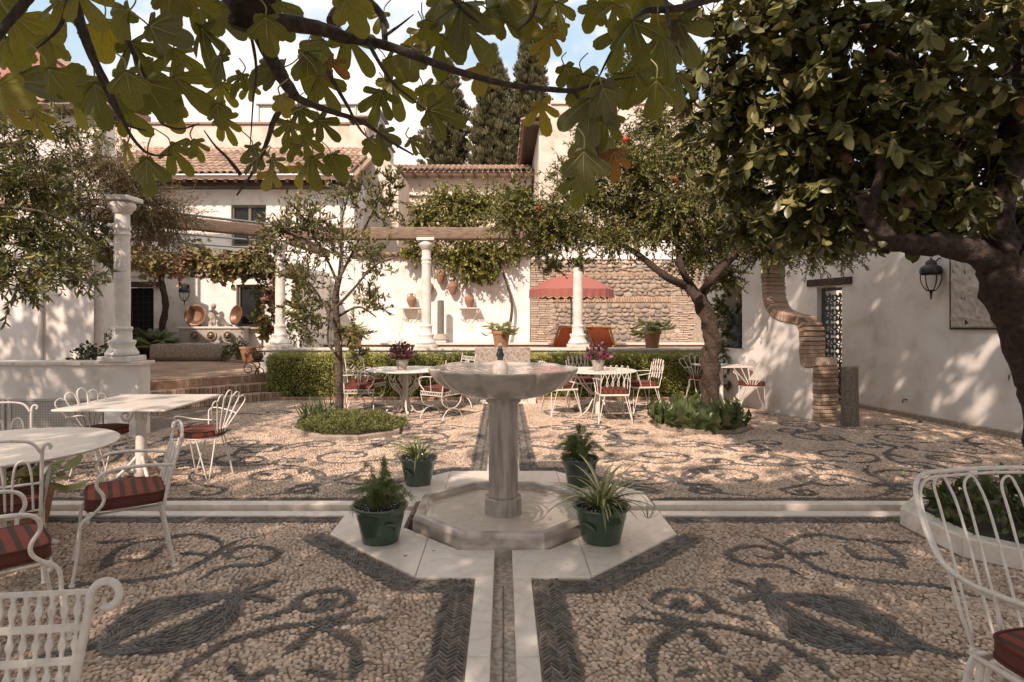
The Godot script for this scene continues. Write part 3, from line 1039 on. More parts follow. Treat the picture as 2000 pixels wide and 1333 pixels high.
func window(under: Node, c: Vector3, w: float, h: float, grille := false, sashes := 2) -> void:   # faces +z
	var wn := part("window", bx(Vector3(0, 0, -0.06), Vector3(w, h, 0.05)), M.window_frame, under, c)
	var mb := MB.new()
	var f := 0.06
	for s in [-1, 1]:
		mb.box(Vector3(s * (w * 0.5 - f * 0.5), 0, 0.0), Vector3(f, h, 0.07), Basis.IDENTITY, 0.005)
		mb.box(Vector3(0, s * (h * 0.5 - f * 0.5), 0.0), Vector3(w - 2 * f, f, 0.066), Basis.IDENTITY, 0.005)
	for k in range(1, sashes): mb.box(Vector3(-w * 0.5 + w * k / sashes, 0, 0.0), Vector3(f * 1.4, h - 2 * f, 0.06), Basis.IDENTITY, 0.005)
	part("frame", mb.make(), M.window_frame, wn)
	for k in sashes:
		var pw: float = (w - 2 * f) / sashes - 0.02
		part("pane", bx(Vector3(-w * 0.5 + f + (k + 0.5) * (w - 2 * f) / sashes, 0, -0.025), Vector3(pw, h - 2 * f, 0.012)), M.dark_glass, wn)
	if grille:
		var gm := MB.new()
		var n := int(w / 0.11)
		for k in n + 1: gm.box(Vector3(-w * 0.5 + w * k / n, 0, 0.09), Vector3(0.012, h, 0.012))
		n = int(h / 0.11)
		for k in n + 1: gm.box(Vector3(0, -h * 0.5 + h * k / n, 0.105), Vector3(w, 0.012, 0.012))
		part("grille", gm.make(), M.black_iron, wn)

func wall_with_openings(x0: float, x1: float, y0: float, y1: float, z: float, thick: float, holes: Array, m: Material, under: Node, called := "wall") -> void:
	# a wall facing +z, made of butted blocks round rectangular openings [x0, x1, y0, y1] sorted by x
	var mb := MB.new()
	var x := x0
	for h in holes:
		if h[0] > x: mb.box(Vector3((x + h[0]) * 0.5, (y0 + y1) * 0.5, z - thick * 0.5), Vector3(h[0] - x, y1 - y0, thick))
		if h[2] > y0: mb.box(Vector3((h[0] + h[1]) * 0.5, (y0 + h[2]) * 0.5, z - thick * 0.5), Vector3(h[1] - h[0], h[2] - y0, thick))
		if h[3] < y1: mb.box(Vector3((h[0] + h[1]) * 0.5, (h[3] + y1) * 0.5, z - thick * 0.5), Vector3(h[1] - h[0], y1 - h[3], thick))
		x = h[1]
	if x1 > x: mb.box(Vector3((x + x1) * 0.5, (y0 + y1) * 0.5, z - thick * 0.5), Vector3(x1 - x, y1 - y0, thick))
	part(called, mb.make(), m, under)

func build_houses() -> void:
	# A: white house at the back left, two storeys
	var a := thing("white_house", "white plastered two storey house with clay tile roof and green framed window, back left", "house", Vector3(0, 0, 0))
	var win2 := [-8.5, -7.40, 3.75, 5.05]
	wall_with_openings(-12.8, -4.66, 2.8, 5.75, -19.0, 0.3, [win2], M.plaster, a)
	part("wall", bx(Vector3(-4.82, 4.2, -21.1), Vector3(0.32, 3.4, 3.6)), M.plaster, a)
	part("wall", bx(Vector3(-5.2, 1.6, -19.15), Vector3(1.08, 2.4, 0.298)), M.plaster, a)
	window(a, Vector3(-7.95, 4.4, -19.12), 1.09, 1.28)
	window(a, Vector3(-7.95, 3.26, -19.0), 1.05, 0.62, true)
	window(a, Vector3(-5.9, 4.45, -19.02), 0.42, 0.9, false, 1)
	part("soffit", bx(Vector3(-8.6, 5.62, -18.82), Vector3(8.3, 0.2, 0.66), 0.01), M.dark_wood, a)
	for k in 26: part("rafter_tail", bx(Vector3(-12.4 + k * 0.31, 5.66, -18.45), Vector3(0.09, 0.11, 0.28), 0.008), M.dark_wood, a)
	var gutter := MB.new()
	gutter.tube(PackedVector3Array([Vector3(-12.8, 5.80, -18.28), Vector3(-4.5, 5.80, -18.28)]), 0.065, -1, 10)
	gutter.tube(smooth([Vector3(-5.05, 5.78, -18.3), Vector3(-5.05, 5.6, -18.6), Vector3(-5.05, 5.3, -18.93), Vector3(-5.05, 3.0, -18.93)], 6), 0.04, -1, 8)
	part("gutter", gutter.make(), M.metal_grey, a)
	var slope := Vector3(0, 1.75, -3.6).normalized()
	var roof := part("roof", bx(Vector3.ZERO, Vector3(8.35, 0.1, 4.1), 0.0, Basis(Vector3.RIGHT, atan2(1.75, 3.6))), M.tile1, a, Vector3(-8.6, 6.62, -20.1))
	var rt := Vector3(-8.6, 6.62, -20.1)
	tiled(roof, Vector3(-12.65, 5.93, -18.42) - rt, Vector3.RIGHT, slope, 38, 10)
	# lower wing with a flat terrace on top
	var low := thing("white_wing", "white single storey wing with moulded ledge, dark doorway and corner window, back left", "house", Vector3(0, 0, 0))
	wall_with_openings(-12.5, -5.4, 0.4, 2.92, -16.3, 0.35, [[-10.25, -9.36, 0.4, 2.35], [-7.15, -6.38, 1.28, 2.42]], M.plaster, low)
	part("roof_slab", bx(Vector3(-8.95, 2.86, -17.8), Vector3(7.0, 0.12, 2.3)), M.plaster, low)
	part("end_wall", bx(Vector3(-5.52, 1.6, -17.8), Vector3(0.24, 2.4, 2.29)), M.plaster, low)
	part("ledge", bx(Vector3(-8.93, 2.66, -16.27), Vector3(7.14, 0.035, 0.09), 0.006), M.plaster, low)
	part("cornice", bx(Vector3(-8.93, 2.95, -16.3), Vector3(7.2, 0.06, 0.5), 0.01), M.plaster, low)
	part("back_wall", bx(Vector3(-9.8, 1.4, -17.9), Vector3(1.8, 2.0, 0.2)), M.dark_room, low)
	part("lintel", bx(Vector3(-9.83, 2.42, -16.25), Vector3(1.35, 0.14, 0.14), 0.01), M.dark_wood, low)
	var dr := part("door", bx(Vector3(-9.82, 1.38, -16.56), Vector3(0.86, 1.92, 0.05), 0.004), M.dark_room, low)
	var grid := MB.new()
	for k in 6: grid.box(Vector3(-10.2 + k * 0.152, 1.38, -16.5), Vector3(0.014, 1.9, 0.014))
	for k in 12: grid.box(Vector3(-9.82, 0.5 + k * 0.16, -16.487), Vector3(0.84, 0.012, 0.012))
	part("door_grille", grid.make(), M.black_iron, dr)
	window(low, Vector3(-6.76, 1.85, -16.42), 0.76, 1.12, false, 1)
	part("sill", bx(Vector3(-6.76, 1.255, -16.26), Vector3(0.9, 0.05, 0.2), 0.008), M.stone_pale, low)

	# gable next to it and the plain wall behind
	var gb := thing("gable_house", "pale plastered gable with sloping top to the right of the tiled white house", "house")
	var m := MB.new()
	m.prism(PackedVector2Array([Vector2(-5.15, -2.5), Vector2(-3.55, -2.5), Vector2(-3.55, -6.5), Vector2(-4.35, -7.25), Vector2(-5.15, -7.0)]), -23, -20.6, Transform3D(Basis(Vector3.RIGHT, Vector3(0, 0, 1), Vector3(0, -1, 0)), Vector3.ZERO))
	part("wall", m.make(), M.plaster_warm, gb)
	# B, C: the taller houses behind
	var bb := thing("beige_house", "plain beige upper house wall rising behind the tiled roof", "house")
	part("wall", bx(Vector3(-10.0, 4.4, -25.2), Vector3(10.2, 8.9, 4.0)), M.plaster_warm, bb)
	part("roof_edge", bx(Vector3(-10.0, 8.9, -25.2), Vector3(10.35, 0.09, 4.15), 0.01), M.tile1, bb)
	var ch := part("chimney", bx(Vector3.ZERO, Vector3(0.62, 1.7, 0.5), 0.01), M.plaster_warm, bb, Vector3(-5.4, 7.8, -22.85))
	part("chimney_cap", bx(Vector3(0, 1.16, 0), Vector3(0.86, 0.06, 0.7), 0.01), M.tile3, ch)
	var slots := MB.new()
	for k in 5: slots.box(Vector3(-0.26 + k * 0.13, 0.99, 0.12), Vector3(0.05, 0.28, 0.05))
	slots.box(Vector3(0, 0.99, -0.1), Vector3(0.5, 0.28, 0.2))
	part("chimney_grate", slots.make(), M.black_iron, ch)
	var pent := thing("penthouse", "white rooftop room with pale framed panels above the beige house", "house", Vector3(-7.7, 8.9, -26.4))
	part("wall", bx(Vector3(0, 0.7, 0), Vector3(4.7, 1.35, 2.4)), M.plaster, pent)
	part("roof", bx(Vector3(0, 1.41, 0), Vector3(5.0, 0.08, 2.7), 0.01), M.metal_grey, pent)
	for k in 7: part("post", bx(Vector3(-2.4 + k * 0.8, 0.7, 1.26), Vector3(0.05, 1.36, 0.05)), M.metal_grey, pent)
	for k in 6: part("panel", bx(Vector3(-2.0 + k * 0.8, 0.66, 1.22), Vector3(0.74, 1.2, 0.03)), M.column_white, pent)
	part("rail", bx(Vector3(2.46, 1.0, -1.3), Vector3(0.05, 0.05, 5.0)), M.metal_grey, pent)
	var dd := thing("left_house", "tall white house wall behind the climbing jasmine at far left", "house")
	wall_with_openings(-13.5, -9.18, 0.4, 6.2, -14.0, 0.4, [[-9.45, -9.2, 4.75, 5.75]], M.plaster, dd)
	var dm := MB.new()
	dm.prism(PackedVector2Array([Vector2(-13.5, -14.41), Vector2(-9.30, -14.41), Vector2(-10.7, -16.25), Vector2(-13.5, -16.25)]), 0.4, 6.2)
	part("side_wall", dm.make(), M.plaster, dd)
	part("shutter", bx(Vector3(-9.325, 5.25, -14.2), Vector3(0.24, 0.98, 0.06)), M.dark_wood, dd)
	var pipe := MB.new()
	pipe.tube(PackedVector3Array([Vector3(-9.12, 6.1, -13.92), Vector3(-9.12, 2.9, -13.92)]), 0.045, -1, 8)
	part("drainpipe", pipe.make(), M.metal_grey, dd)
	part("eaves", bx(Vector3(-11.3, 6.28, -14.3), Vector3(4.6, 0.14, 1.3), 0.01), M.dark_wood, dd)
	tiled(part("roof", bx(Vector3(0, -0.05, -0.8), Vector3(4.6, 0.05, 1.9), 0.0, Basis(Vector3.RIGHT, 0.42)), M.tile1, dd, Vector3(-11.3, 6.75, -14.1)), Vector3(-2.2, -0.28, 0.18), Vector3.RIGHT, Vector3(0, 0.4, -0.9), 21, 4)
	var pk := thing("pink_house", "dull red gable wall high at upper left behind the fig leaves", "house")
	m = MB.new()
	m.prism(PackedVector2Array([Vector2(-24, 0), Vector2(-16.2, 0), Vector2(-16.2, -10.7), Vector2(-18.6, -12.4), Vector2(-24, -13.4)]), -28, -24, Transform3D(Basis(Vector3.RIGHT, Vector3(0, 0, 1), Vector3(0, -1, 0)), Vector3.ZERO))
	part("wall", m.make(), M.plaster_pink, pk)
	m = MB.new()
	m.box(Vector3(-17.4, 11.62, -24.9), Vector3(2.95, 0.1, 2.4), Basis(Vector3.BACK, -0.616))
	part("roof_edge", m.make(), M.tile0, pk)
	# E: low house in the middle, tiled eaves
	var mid := thing("low_tiled_house", "low beige house with clay tile eaves behind the central garden wall", "house")
	part("wall", bx(Vector3(-1.9, 3.6, -25.6), Vector3(6.0, 7.1, 3.2)), M.plaster_warm, mid)
	part("band", bx(Vector3(-1.75, 6.35, -23.96), Vector3(5.6, 0.10, 0.16), 0.01), M.plaster, mid)
	part("eaves", bx(Vector3(-1.75, 7.12, -23.85), Vector3(5.9, 0.08, 0.7), 0.01), M.plaster_warm, mid)
	for k in 12: part("bracket", bx(Vector3(-4.4 + k * 0.47, 7.04, -23.75), Vector3(0.08, 0.10, 0.5)), M.old_wood, mid)
	var r2 := part("roof", bx(Vector3.ZERO, Vector3(5.9, 0.06, 3.0), 0.0, Basis(Vector3.RIGHT, 0.33)), M.tile1, mid, Vector3(-1.75, 7.58, -24.9))
	tiled(r2, Vector3(-2.85, -0.37, 1.48), Vector3.RIGHT, Vector3(0, 0.325, -0.945), 27, 4)
	# F: tall warm house at the right
	var f := thing("warm_house", "tall pale ochre house wall at back right behind the pomegranate tree", "house")
	part("wall", bx(Vector3(6.3, 4.35, -24.5), Vector3(10.2, 8.7, 8.0)), M.plaster_warm, f)
	part("eaves", bx(Vector3(1.0, 7.98, -24.3), Vector3(0.5, 0.14, 8.2), 0.01), M.dark_wood, f)
	var r3 := part("roof_edge", bx(Vector3.ZERO, Vector3(0.62, 0.06, 8.2), 0.0, Basis(Vector3.BACK, 0.35)), M.tile1, f, Vector3(0.98, 8.16, -24.3))
	tiled(r3, Vector3(-0.16, -0.01, 4.0), Vector3(0, 0, -1), Vector3(0.94, 0.34, 0), 36, 1)
	part("parapet", bx(Vector3(6.4, 8.75, -20.6), Vector3(9.6, 0.12, 0.35), 0.01), M.plaster_warm, f)

	# the far garden wall: white part with tile coping, then the stone part
	var gw := thing("garden_wall", "sunlit white garden wall with clay tile coping where the jugs hang", "wall")
	part("wall", bx(Vector3(-1.91, 1.93, -19.15), Vector3(5.48, 3.0, 0.3), 0.01), M.plaster, gw)
	var cp := part("coping", bx(Vector3.ZERO, Vector3(5.5, 0.06, 0.5)), M.tile1, gw, Vector3(-1.9, 3.46, -19.15))
	tiled(cp, Vector3(-2.6, 0.02, 0.16), Vector3.RIGHT, Vector3(0, 0.25, -1), 25, 1)
	stone_wall()

func stone_mesh(seed_: int) -> ArrayMesh:
	var r := noise(0.9, 2, FastNoiseLite.TYPE_SIMPLEX_SMOOTH, seed_)
	var m := MB.new()
	var rows := []
	for j in 6:
		var ring := PackedVector3Array()
		var el: float = -PI / 2 + PI * j / 5.0
		for k in 9:
			var a: float = TAU * k / 9.0
			var p := Vector3(cos(el) * cos(a), sin(el), cos(el) * sin(a))
			var q := Vector3(signf(p.x) * pow(absf(p.x), 0.75), signf(p.y) * pow(absf(p.y), 0.75), signf(p.z) * pow(absf(p.z), 0.8))
			ring.append(q * (1.0 + 0.28 * r.get_noise_3dv(p * 1.3 + Vector3.ONE * seed_)))
		rows.append(ring)
	m.grid(rows, true, true)
	return m.make()

func stone_wall() -> void:
	var w := thing("stone_wall", "old wall of river stones with thin brick courses and piers behind the parasol", "wall", Vector3(0, 0.43, -19.0))
	part("mortar", bx(Vector3(3.55, 1.45, -0.15), Vector3(5.4, 2.9, 0.3)), M.wall_mortar, w)
	part("coping", bx(Vector3(3.55, 2.94, -0.15), Vector3(5.4, 0.08, 0.42), 0.01), M.plaster, w)
	part("upper_wall", bx(Vector3(3.55, 3.3, -0.25), Vector3(5.4, 0.64, 0.28)), M.plaster, w)
	var sm := []
	for k in 4: sm.append(stone_mesh(k + 3))
	var n := 0
	var xs := []
	var cols := []
	var y := 0.42
	while y < 2.85:
		var hh: float = rr(0.075, 0.15)
		var band: bool = absf(y - 1.62) < 0.10 or absf(y - 2.45) < 0.05
		var x := 1.45
		while x < 5.35 and not band:
			var ww: float = rr(0.10, 0.27)
			var t := Transform3D(Basis.from_euler(Vector3(rr(-0.2, 0.2), rr(-0.3, 0.3), rr(-0.3, 0.3))) * Basis.from_scale(Vector3(ww * 0.53, hh * rr(0.38, 0.66), rr(0.04, 0.065))), Vector3(x + ww * 0.5, y + hh * 0.5 + rr(-0.03, 0.03), 0.005))
			var tone: int = [0, 2, 0, 3, 0, 2, 3, 1][rng.randi() % 8]
			if y < 1.5 and y > 0.8 and x > 2.6 and rng.randf() < 0.35: tone = 1
			if n < 290 and x / 19.0 < 0.28:
				part("stone", sm[rng.randi() % 4], M["stone%d" % tone], w, t.origin, t.basis)
				n += 1
			else:
				xs.append(t)
				cols.append([Color(0.45, 0.375, 0.30), Color(0.29, 0.26, 0.235), Color(0.49, 0.40, 0.32), Color(0.40, 0.315, 0.25)][tone])
			x += ww + 0.012
		y += hh * 1.08 + 0.008
	stuff("stones", sm[1], M.blossom, w, xs, cols)
	var bricks := []
	var bc := []
	for r in 52:
		var yy: float = 0.05 + r * 0.055
		for side in [[0.85, 1.42], [5.2, 5.75]]:
			var x: float = side[0]
			while x < side[1]:
				var l: float = rr(0.18, 0.3)
				bricks.append(Transform3D(Basis.from_scale(Vector3(l - 0.012, 0.040 + rr(-0.004, 0.003), 0.06 + rr(0, 0.02))), Vector3(x + l * 0.5, yy + rr(-0.004, 0.004), 0.008)))
				bc.append([Color(0.45, 0.35, 0.265), Color(0.40, 0.305, 0.23), Color(0.49, 0.395, 0.31)][rng.randi() % 3] * rr(0.85, 1.1))
				x += l
	for k in 75:
		bricks.append(Transform3D(Basis(Vector3.BACK, rr(-0.25, 0.05)) * Basis.from_scale(Vector3(0.036, 0.17, 0.07)), Vector3(1.45 + k * 0.051, 1.66, 0.01)))
		bc.append([Color(0.44, 0.30, 0.20), Color(0.40, 0.27, 0.18), Color(0.50, 0.37, 0.26)][rng.randi() % 3])
	for k in 18:
		for q in 2:
			bricks.append(Transform3D(Basis.from_scale(Vector3(0.205, 0.04, 0.07)), Vector3(1.52 + k * 0.216 + q * 0.1, 2.42 + q * 0.055, 0.01)))
			bc.append([Color(0.44, 0.30, 0.20), Color(0.40, 0.27, 0.18), Color(0.50, 0.37, 0.26)][rng.randi() % 3])
	stuff("thin_bricks", bx(Vector3.ZERO, Vector3.ONE, 0.08), M.blossom, w, bricks, bc)

# ---------------------------------------------------------------- garden walls at the right, block at the left
func build_garden_walls() -> void:
	# curved white wall with brick-trimmed, stepping top; s runs back from its front end
	var a := Vector2(4.88, 9.15)
	var dir := (Vector2(4.1, 11.9) - a).normalized()
	var cw := thing("curved_wall", "white plastered garden wall with an S-curved brick coping stepping down to a brick end", "wall", Vector3(a.x, 0, -a.y))
	cw.rotation.y = atan2(dir.y, dir.x)            # local x runs along the wall
	var prof := [Vector2(0.0, 0.84), Vector2(0.34, 0.835), Vector2(0.375, 1.26), Vector2(0.395, 1.38), Vector2(0.44, 1.455), Vector2(0.57, 1.475), Vector2(0.82, 1.52), Vector2(0.98, 1.575), Vector2(1.10, 1.67), Vector2(1.18, 1.80), Vector2(1.22, 1.95), Vector2(1.235, 2.35), Vector2(1.25, 2.75), Vector2(1.32, 2.93), Vector2(1.46, 3.02), Vector2(2.9, 3.05)]
	# two halves, left and right of the middle of the arched niche
	var cx := 2.02
	var arch := []
	for k in 9:
		var an: float = PI * k / 8.0
		arch.append(Vector2(cx - 0.26 * cos(an), 1.95 + 0.33 * sin(an)))
	var p1 := PackedVector2Array()
	p1.append(Vector2(0.12, 0.0))
	for k in prof.size() - 1: p1.append(prof[k] if k else Vector2(0.12, prof[0].y))
	p1.append(Vector2(cx, 3.035))
	for k in range(4, -1, -1): p1.append(arch[k])
	p1.append(Vector2(cx - 0.26, 0.98)); p1.append(Vector2(cx, 0.98)); p1.append(Vector2(cx, 0.0))
	var p2 := PackedVector2Array([Vector2(cx, 0.0), Vector2(cx, 0.98), Vector2(cx + 0.26, 0.98)])
	for k in range(8, 3, -1): p2.append(arch[k])
	p2.append(Vector2(cx, 3.035)); p2.append(Vector2(2.9, 3.05)); p2.append(Vector2(2.9, 0.0))
	# prism runs along local y; lay it so that y becomes the wall's thickness (local -z is the garden side)
	var lay := Transform3D(Basis(Vector3.RIGHT, Vector3(0, 0, 1), Vector3(0, 1, 0)), Vector3.ZERO)
	var mb := MB.new()
	mb.prism(p1, -0.17, 0.17, lay)
	mb.prism(p2, -0.17, 0.17, lay)
	part("wall", mb.make(), M.plaster, cw)
	part("niche_back", bx(Vector3(cx, 1.6, 0.21), Vector3(0.62, 1.4, 0.06)), M.plaster, cw)
	part("niche_sill", bx(Vector3(cx, 0.985, -0.05), Vector3(0.64, 0.035, 0.30), 0.006), M.marble_white, cw)
	var bricks := []
	for k in 3: bricks.append(bx(Vector3.ZERO, Vector3(0.056, 0.130, 0.372 + 0.008 * k), 0.007))
	var cur := smooth(prof.map(func(p): return Vector3(p.x, p.y, 0)), 10)
	var need := 0.03
	var core := []
	for k in range(1, cur.size()):
		if cur[k].x > 1.7: break
		var seg: Vector3 = cur[k] - cur[k - 1]
		var l: float = seg.length()
		if l < 1e-5: continue
		var t := seg / l
		var up := Vector3(-t.y, t.x, 0)
		core.append(PackedVector3Array([cur[k] - up * 0.01 + Vector3(0, 0, -0.174), cur[k] + up * 0.104 + Vector3(0, 0, -0.172), cur[k] + up * 0.104 + Vector3(0, 0, 0.172), cur[k] - up * 0.01 + Vector3(0, 0, 0.174)]))
		while need <= l:
			part("brick", bricks[rng.randi() % 3], M["brick%d" % [0, 1, 3, 1, 0, 3][rng.randi() % 6]], cw, cur[k - 1] + t * need + up * (0.062 + rr(-0.002, 0.003)) + Vector3(0, 0, rr(-0.005, 0.005)), Basis(t, up, Vector3.BACK))
			need += 0.0655
		need -= l
	var cm := MB.new()
	cm.grid(core, true)
	part("brick_joints", cm.make(), M.brick_joint, cw)
	var pier := bx(Vector3.ZERO, Vector3(0.13, 0.05, 0.35), 0.006)
	for k in 14: part("brick", pier, M["brick%d" % [0, 2, 1, 3][rng.randi() % 4]], cw, Vector3(0.055 + rr(-0.008, 0.008), 0.032 + k * 0.0592, rr(-0.008, 0.008)))
	part("pier_joint", bx(Vector3(0.065, 0.42, 0), Vector3(0.11, 0.82, 0.31)), M.brick_joint, cw)

	var sc := thing("stone_column_stub", "short weathered grey stone column standing at the brick wall end", "column", Vector3(5.02, 0, -8.82))
	part("shaft", lathed([Vector2(0.001, 0), Vector2(0.118, 0), Vector2(0.122, 0.02), Vector2(0.113, 0.4), Vector2(0.108, 0.84), Vector2(0.104, 0.862), Vector2(0.001, 0.866)], 24), M.stone_grey, sc)

	# right wall: slanting, with the gate opening
	var wdir := Vector2(-0.19, 1.0).normalized()
	var rw := thing("right_wall", "long white plastered courtyard wall on the right with streaks of sun", "wall", Vector3(7.77, 0, -2.0))
	rw.rotation.y = atan2(wdir.y, wdir.x)           # local x runs back along the wall, local z is away from the yard on the right
	var gs: float = (10.92 - 2.0) * 1.018
	var ge: float = (11.56 - 2.0) * 1.018
	wall_with_openings(-4.0, 12.6, 0.0, 3.35, 0.42, 0.42, [[gs, ge, 0.0, 2.14]], M.plaster, rw)
	var tn := noise(2.0, 2)
	part("plinth", bx(Vector3((gs - 4.0) * 0.5, 0.03, -0.03), Vector3(gs + 4.0, 0.10, 0.055), 0.012), M.wall_mortar, rw)
	part("lintel", bx(Vector3((gs + ge) * 0.5, 2.215, 0.03), Vector3(ge - gs + 0.5, 0.13, 0.14), 0.01), M.dark_wood, rw)
	var wallb := rw.basis
	var gate := thing("lattice_gate", "dark green gate pierced with eight pointed star lattice below a wooden lintel", "gate", rw.transform * Vector3((gs + ge) * 0.5, 0, 0.12))
	gate.basis = wallb
	var gw: float = ge - gs - 0.02
	for s in [-1, 1]: part("stile", bx(Vector3(s * (gw * 0.5 - 0.025), 1.06, 0), Vector3(0.05, 2.1, 0.05), 0.005), M.gate_green, gate)
	for y in [0.06, 2.085]: part("rail", bx(Vector3(0, y, 0), Vector3(gw - 0.1, 0.06, 0.048), 0.005), M.gate_green, gate)
	var lat := MB.new()
	var cell: float = (gw - 0.1) / 2.0
	for r in 8:
		for c in 2:
			var o := Vector3((c - 0.5) * cell, 0.14 + cell * (r + 0.5), 0)
			if o.y + cell * 0.5 > 2.1: continue
			var pts := []
			for k in 16:
				var an: float = TAU * k / 16.0
				var rad: float = cell * (0.5 if k % 2 == 0 else 0.27) * (1.0 if k % 4 != 2 else 1.12)
				pts.append(o + Vector3(cos(an) * rad, sin(an) * rad, 0))
			for k in 16:
				var p: Vector3 = pts[k]
				var q: Vector3 = pts[(k + 1) % 16]
				lat.box((p + q) * 0.5, Vector3(0.024, p.distance_to(q) + 0.008, 0.022 + 0.001 * (k % 3)), aim(q - p, Vector3.BACK))
			for k in range(0, 8, 2):
				var an: float = TAU * k / 8.0
				var p: Vector3 = o + Vector3(cos(an), sin(an), 0) * cell * 0.05
				var q: Vector3 = o + Vector3(cos(an + 0.39), sin(an + 0.39), 0) * cell * 0.3
				lat.box((p + q) * 0.5, Vector3(0.017, p.distance_to(q), 0.018 + 0.0012 * k), aim(q - p, Vector3.BACK))
	part("lattice", lat.make(), M.gate_green, gate)
	var yard := thing("inner_wall", "bright white wall seen through the lattice gate", "wall", Vector3(8.3, 0, -12.2))
	part("wall", bx(Vector3(0, 1.3, 0), Vector3(0.3, 2.6, 5.0)), M.plaster, yard)

	# block at the far left, in the shade of the climbers
	var lb := thing("left_annexe", "plain white annexe wall in shade under the climbers at left, with a rain pipe", "house")
	var am := MB.new()
	am.prism(PackedVector2Array([Vector2(-11.0, -10.2), Vector2(-6.86, -10.2), Vector2(-9.55, -14.0), Vector2(-11.0, -14.0)]), 0.0, 3.45)
	part("wall", am.make(), M.plaster, lb)
	var pp := MB.new()
	pp.tube(PackedVector3Array([Vector3(-7.72, 3.4, -10.15), Vector3(-7.72, 0.45, -10.15)]), 0.035, -1, 8)
	part("rain_pipe", pp.make(), M.plaster, lb)
	am = MB.new()
	am.prism(PackedVector2Array([Vector2(-11.0, -10.12), Vector2(-6.75, -10.12), Vector2(-9.5, -14.0), Vector2(-11.0, -14.0)]), 3.452, 3.52)
	part("roof_edge", am.make(), M.tile1, lb)

# ---------------------------------------------------------------- columns and beams
func build_beams_and_columns() -> void:
	var c := thing("marble_column", "white marble column on the low wall end at left, largest of the pergola columns", "column", Vector3(-5.07, 0.99, -8.1))
	part("plinth", bx(Vector3(0, 0.035, 0), Vector3(0.42, 0.07, 0.40), 0.008), M.column_white, c)
	part("base", lathed([Vector2(0.001, 0.068), Vector2(0.195, 0.07), Vector2(0.20, 0.11), Vector2(0.18, 0.14), Vector2(0.145, 0.20), Vector2(0.165, 0.245), Vector2(0.165, 0.275), Vector2(0.12, 0.285), Vector2(0.115, 0.41), Vector2(0.128, 0.42), Vector2(0.128, 0.45), Vector2(0.1, 0.462)]), M.column_white, c)
	part("shaft", lathed([Vector2(0.097, 0.46), Vector2(0.100, 1.0), Vector2(0.092, 1.66), Vector2(0.105, 1.67), Vector2(0.105, 1.70), Vector2(0.094, 1.71), Vector2(0.094, 1.74), Vector2(0.107, 1.75), Vector2(0.107, 1.785), Vector2(0.094, 1.795), Vector2(0.092, 1.95)]), M.column_white, c)
	var cap := part("capital", lathed([Vector2(0.092, 1.95), Vector2(0.115, 1.965), Vector2(0.12, 1.99), Vector2(0.16, 2.03), Vector2(0.165, 2.08), Vector2(0.14, 2.12), Vector2(0.001, 2.125)]), M.column_white, c)
	part("abacus", bx(Vector3(0, 2.15, 0), Vector3(0.36, 0.06, 0.36), 0.008), M.column_white, cap)
	for q in [[-4.58, "white marble column behind the leaning laurel where the beams meet"], [-1.58, "white marble column between the hanging jugs and the hedge"], [1.53, "white marble column in front of the red parasol"], [4.65, "white marble column at right end of the parapet, behind pomegranate foliage"]]:
		var k := copy(c, q[1], Vector3(q[0], 0.932, -12.5), 0.0)
		k.scale = Vector3(1.0, 1.03, 1.0)
	var b1 := thing("beam", "long weathered wooden beam resting on the row of white columns", "beam", Vector3(0, 3.27, -12.5))
	beam_mesh(b1, Vector3(-4.85, 0, 0), Vector3(5.0, 0, 0), 0.25, 0.24)
	var b2 := thing("beam", "dark wooden beam slanting to the left below the white house window", "beam", Vector3(-4.72, 3.27, -12.3))
	beam_mesh(b2, Vector3(0, 0, 0.12), Vector3(-1.95, -0.02, 2.35), 0.22, 0.2)
	var b3 := thing("beam", "wooden beam running back to the house from the left corner column", "beam", Vector3(-4.6, 3.24, -12.6))
	beam_mesh(b3, Vector3(0, 0, -0.06), Vector3(-0.1, 0, -3.6), 0.2, 0.18)
	var wires := thing("canopy_rails", "thin grey steel rails of the pergola canopy over the brown beam at left", "pergola")
	for k in 4:
		var m := MB.new()
		m.tube(PackedVector3Array([Vector3(-7.2 - 0.25 * k, 3.46 - k * 0.12, -9.75 - k * 0.5), Vector3(-4.7, 3.45 - k * 0.12, -12.4 - k * 0.7)]), 0.022, -1, 6)
		part("rail", m.make(), M.metal_grey, wires)
	var sl := MB.new()
	for k in 22:
		var p := Vector3(-4.8, 3.44, -12.35).lerp(Vector3(-7.1, 3.45, -9.7), k / 21.0)
		sl.box(p + Vector3(-0.12, 0.02, -0.1), Vector3(0.42, 0.02, 0.05), Basis(Vector3.UP, 0.7))
	part("slats", sl.make(), M.metal_grey, wires)
	var post := thing("round_post", "plain white round post at the annexe corner behind the largest column", "post", Vector3(-7.05, 0.43, -10.6))
	part("shaft", lathed([Vector2(0.001, 0), Vector2(0.085, 0), Vector2(0.08, 1.2), Vector2(0.075, 2.6), Vector2(0.001, 2.6)], 16), M.column_white, post)

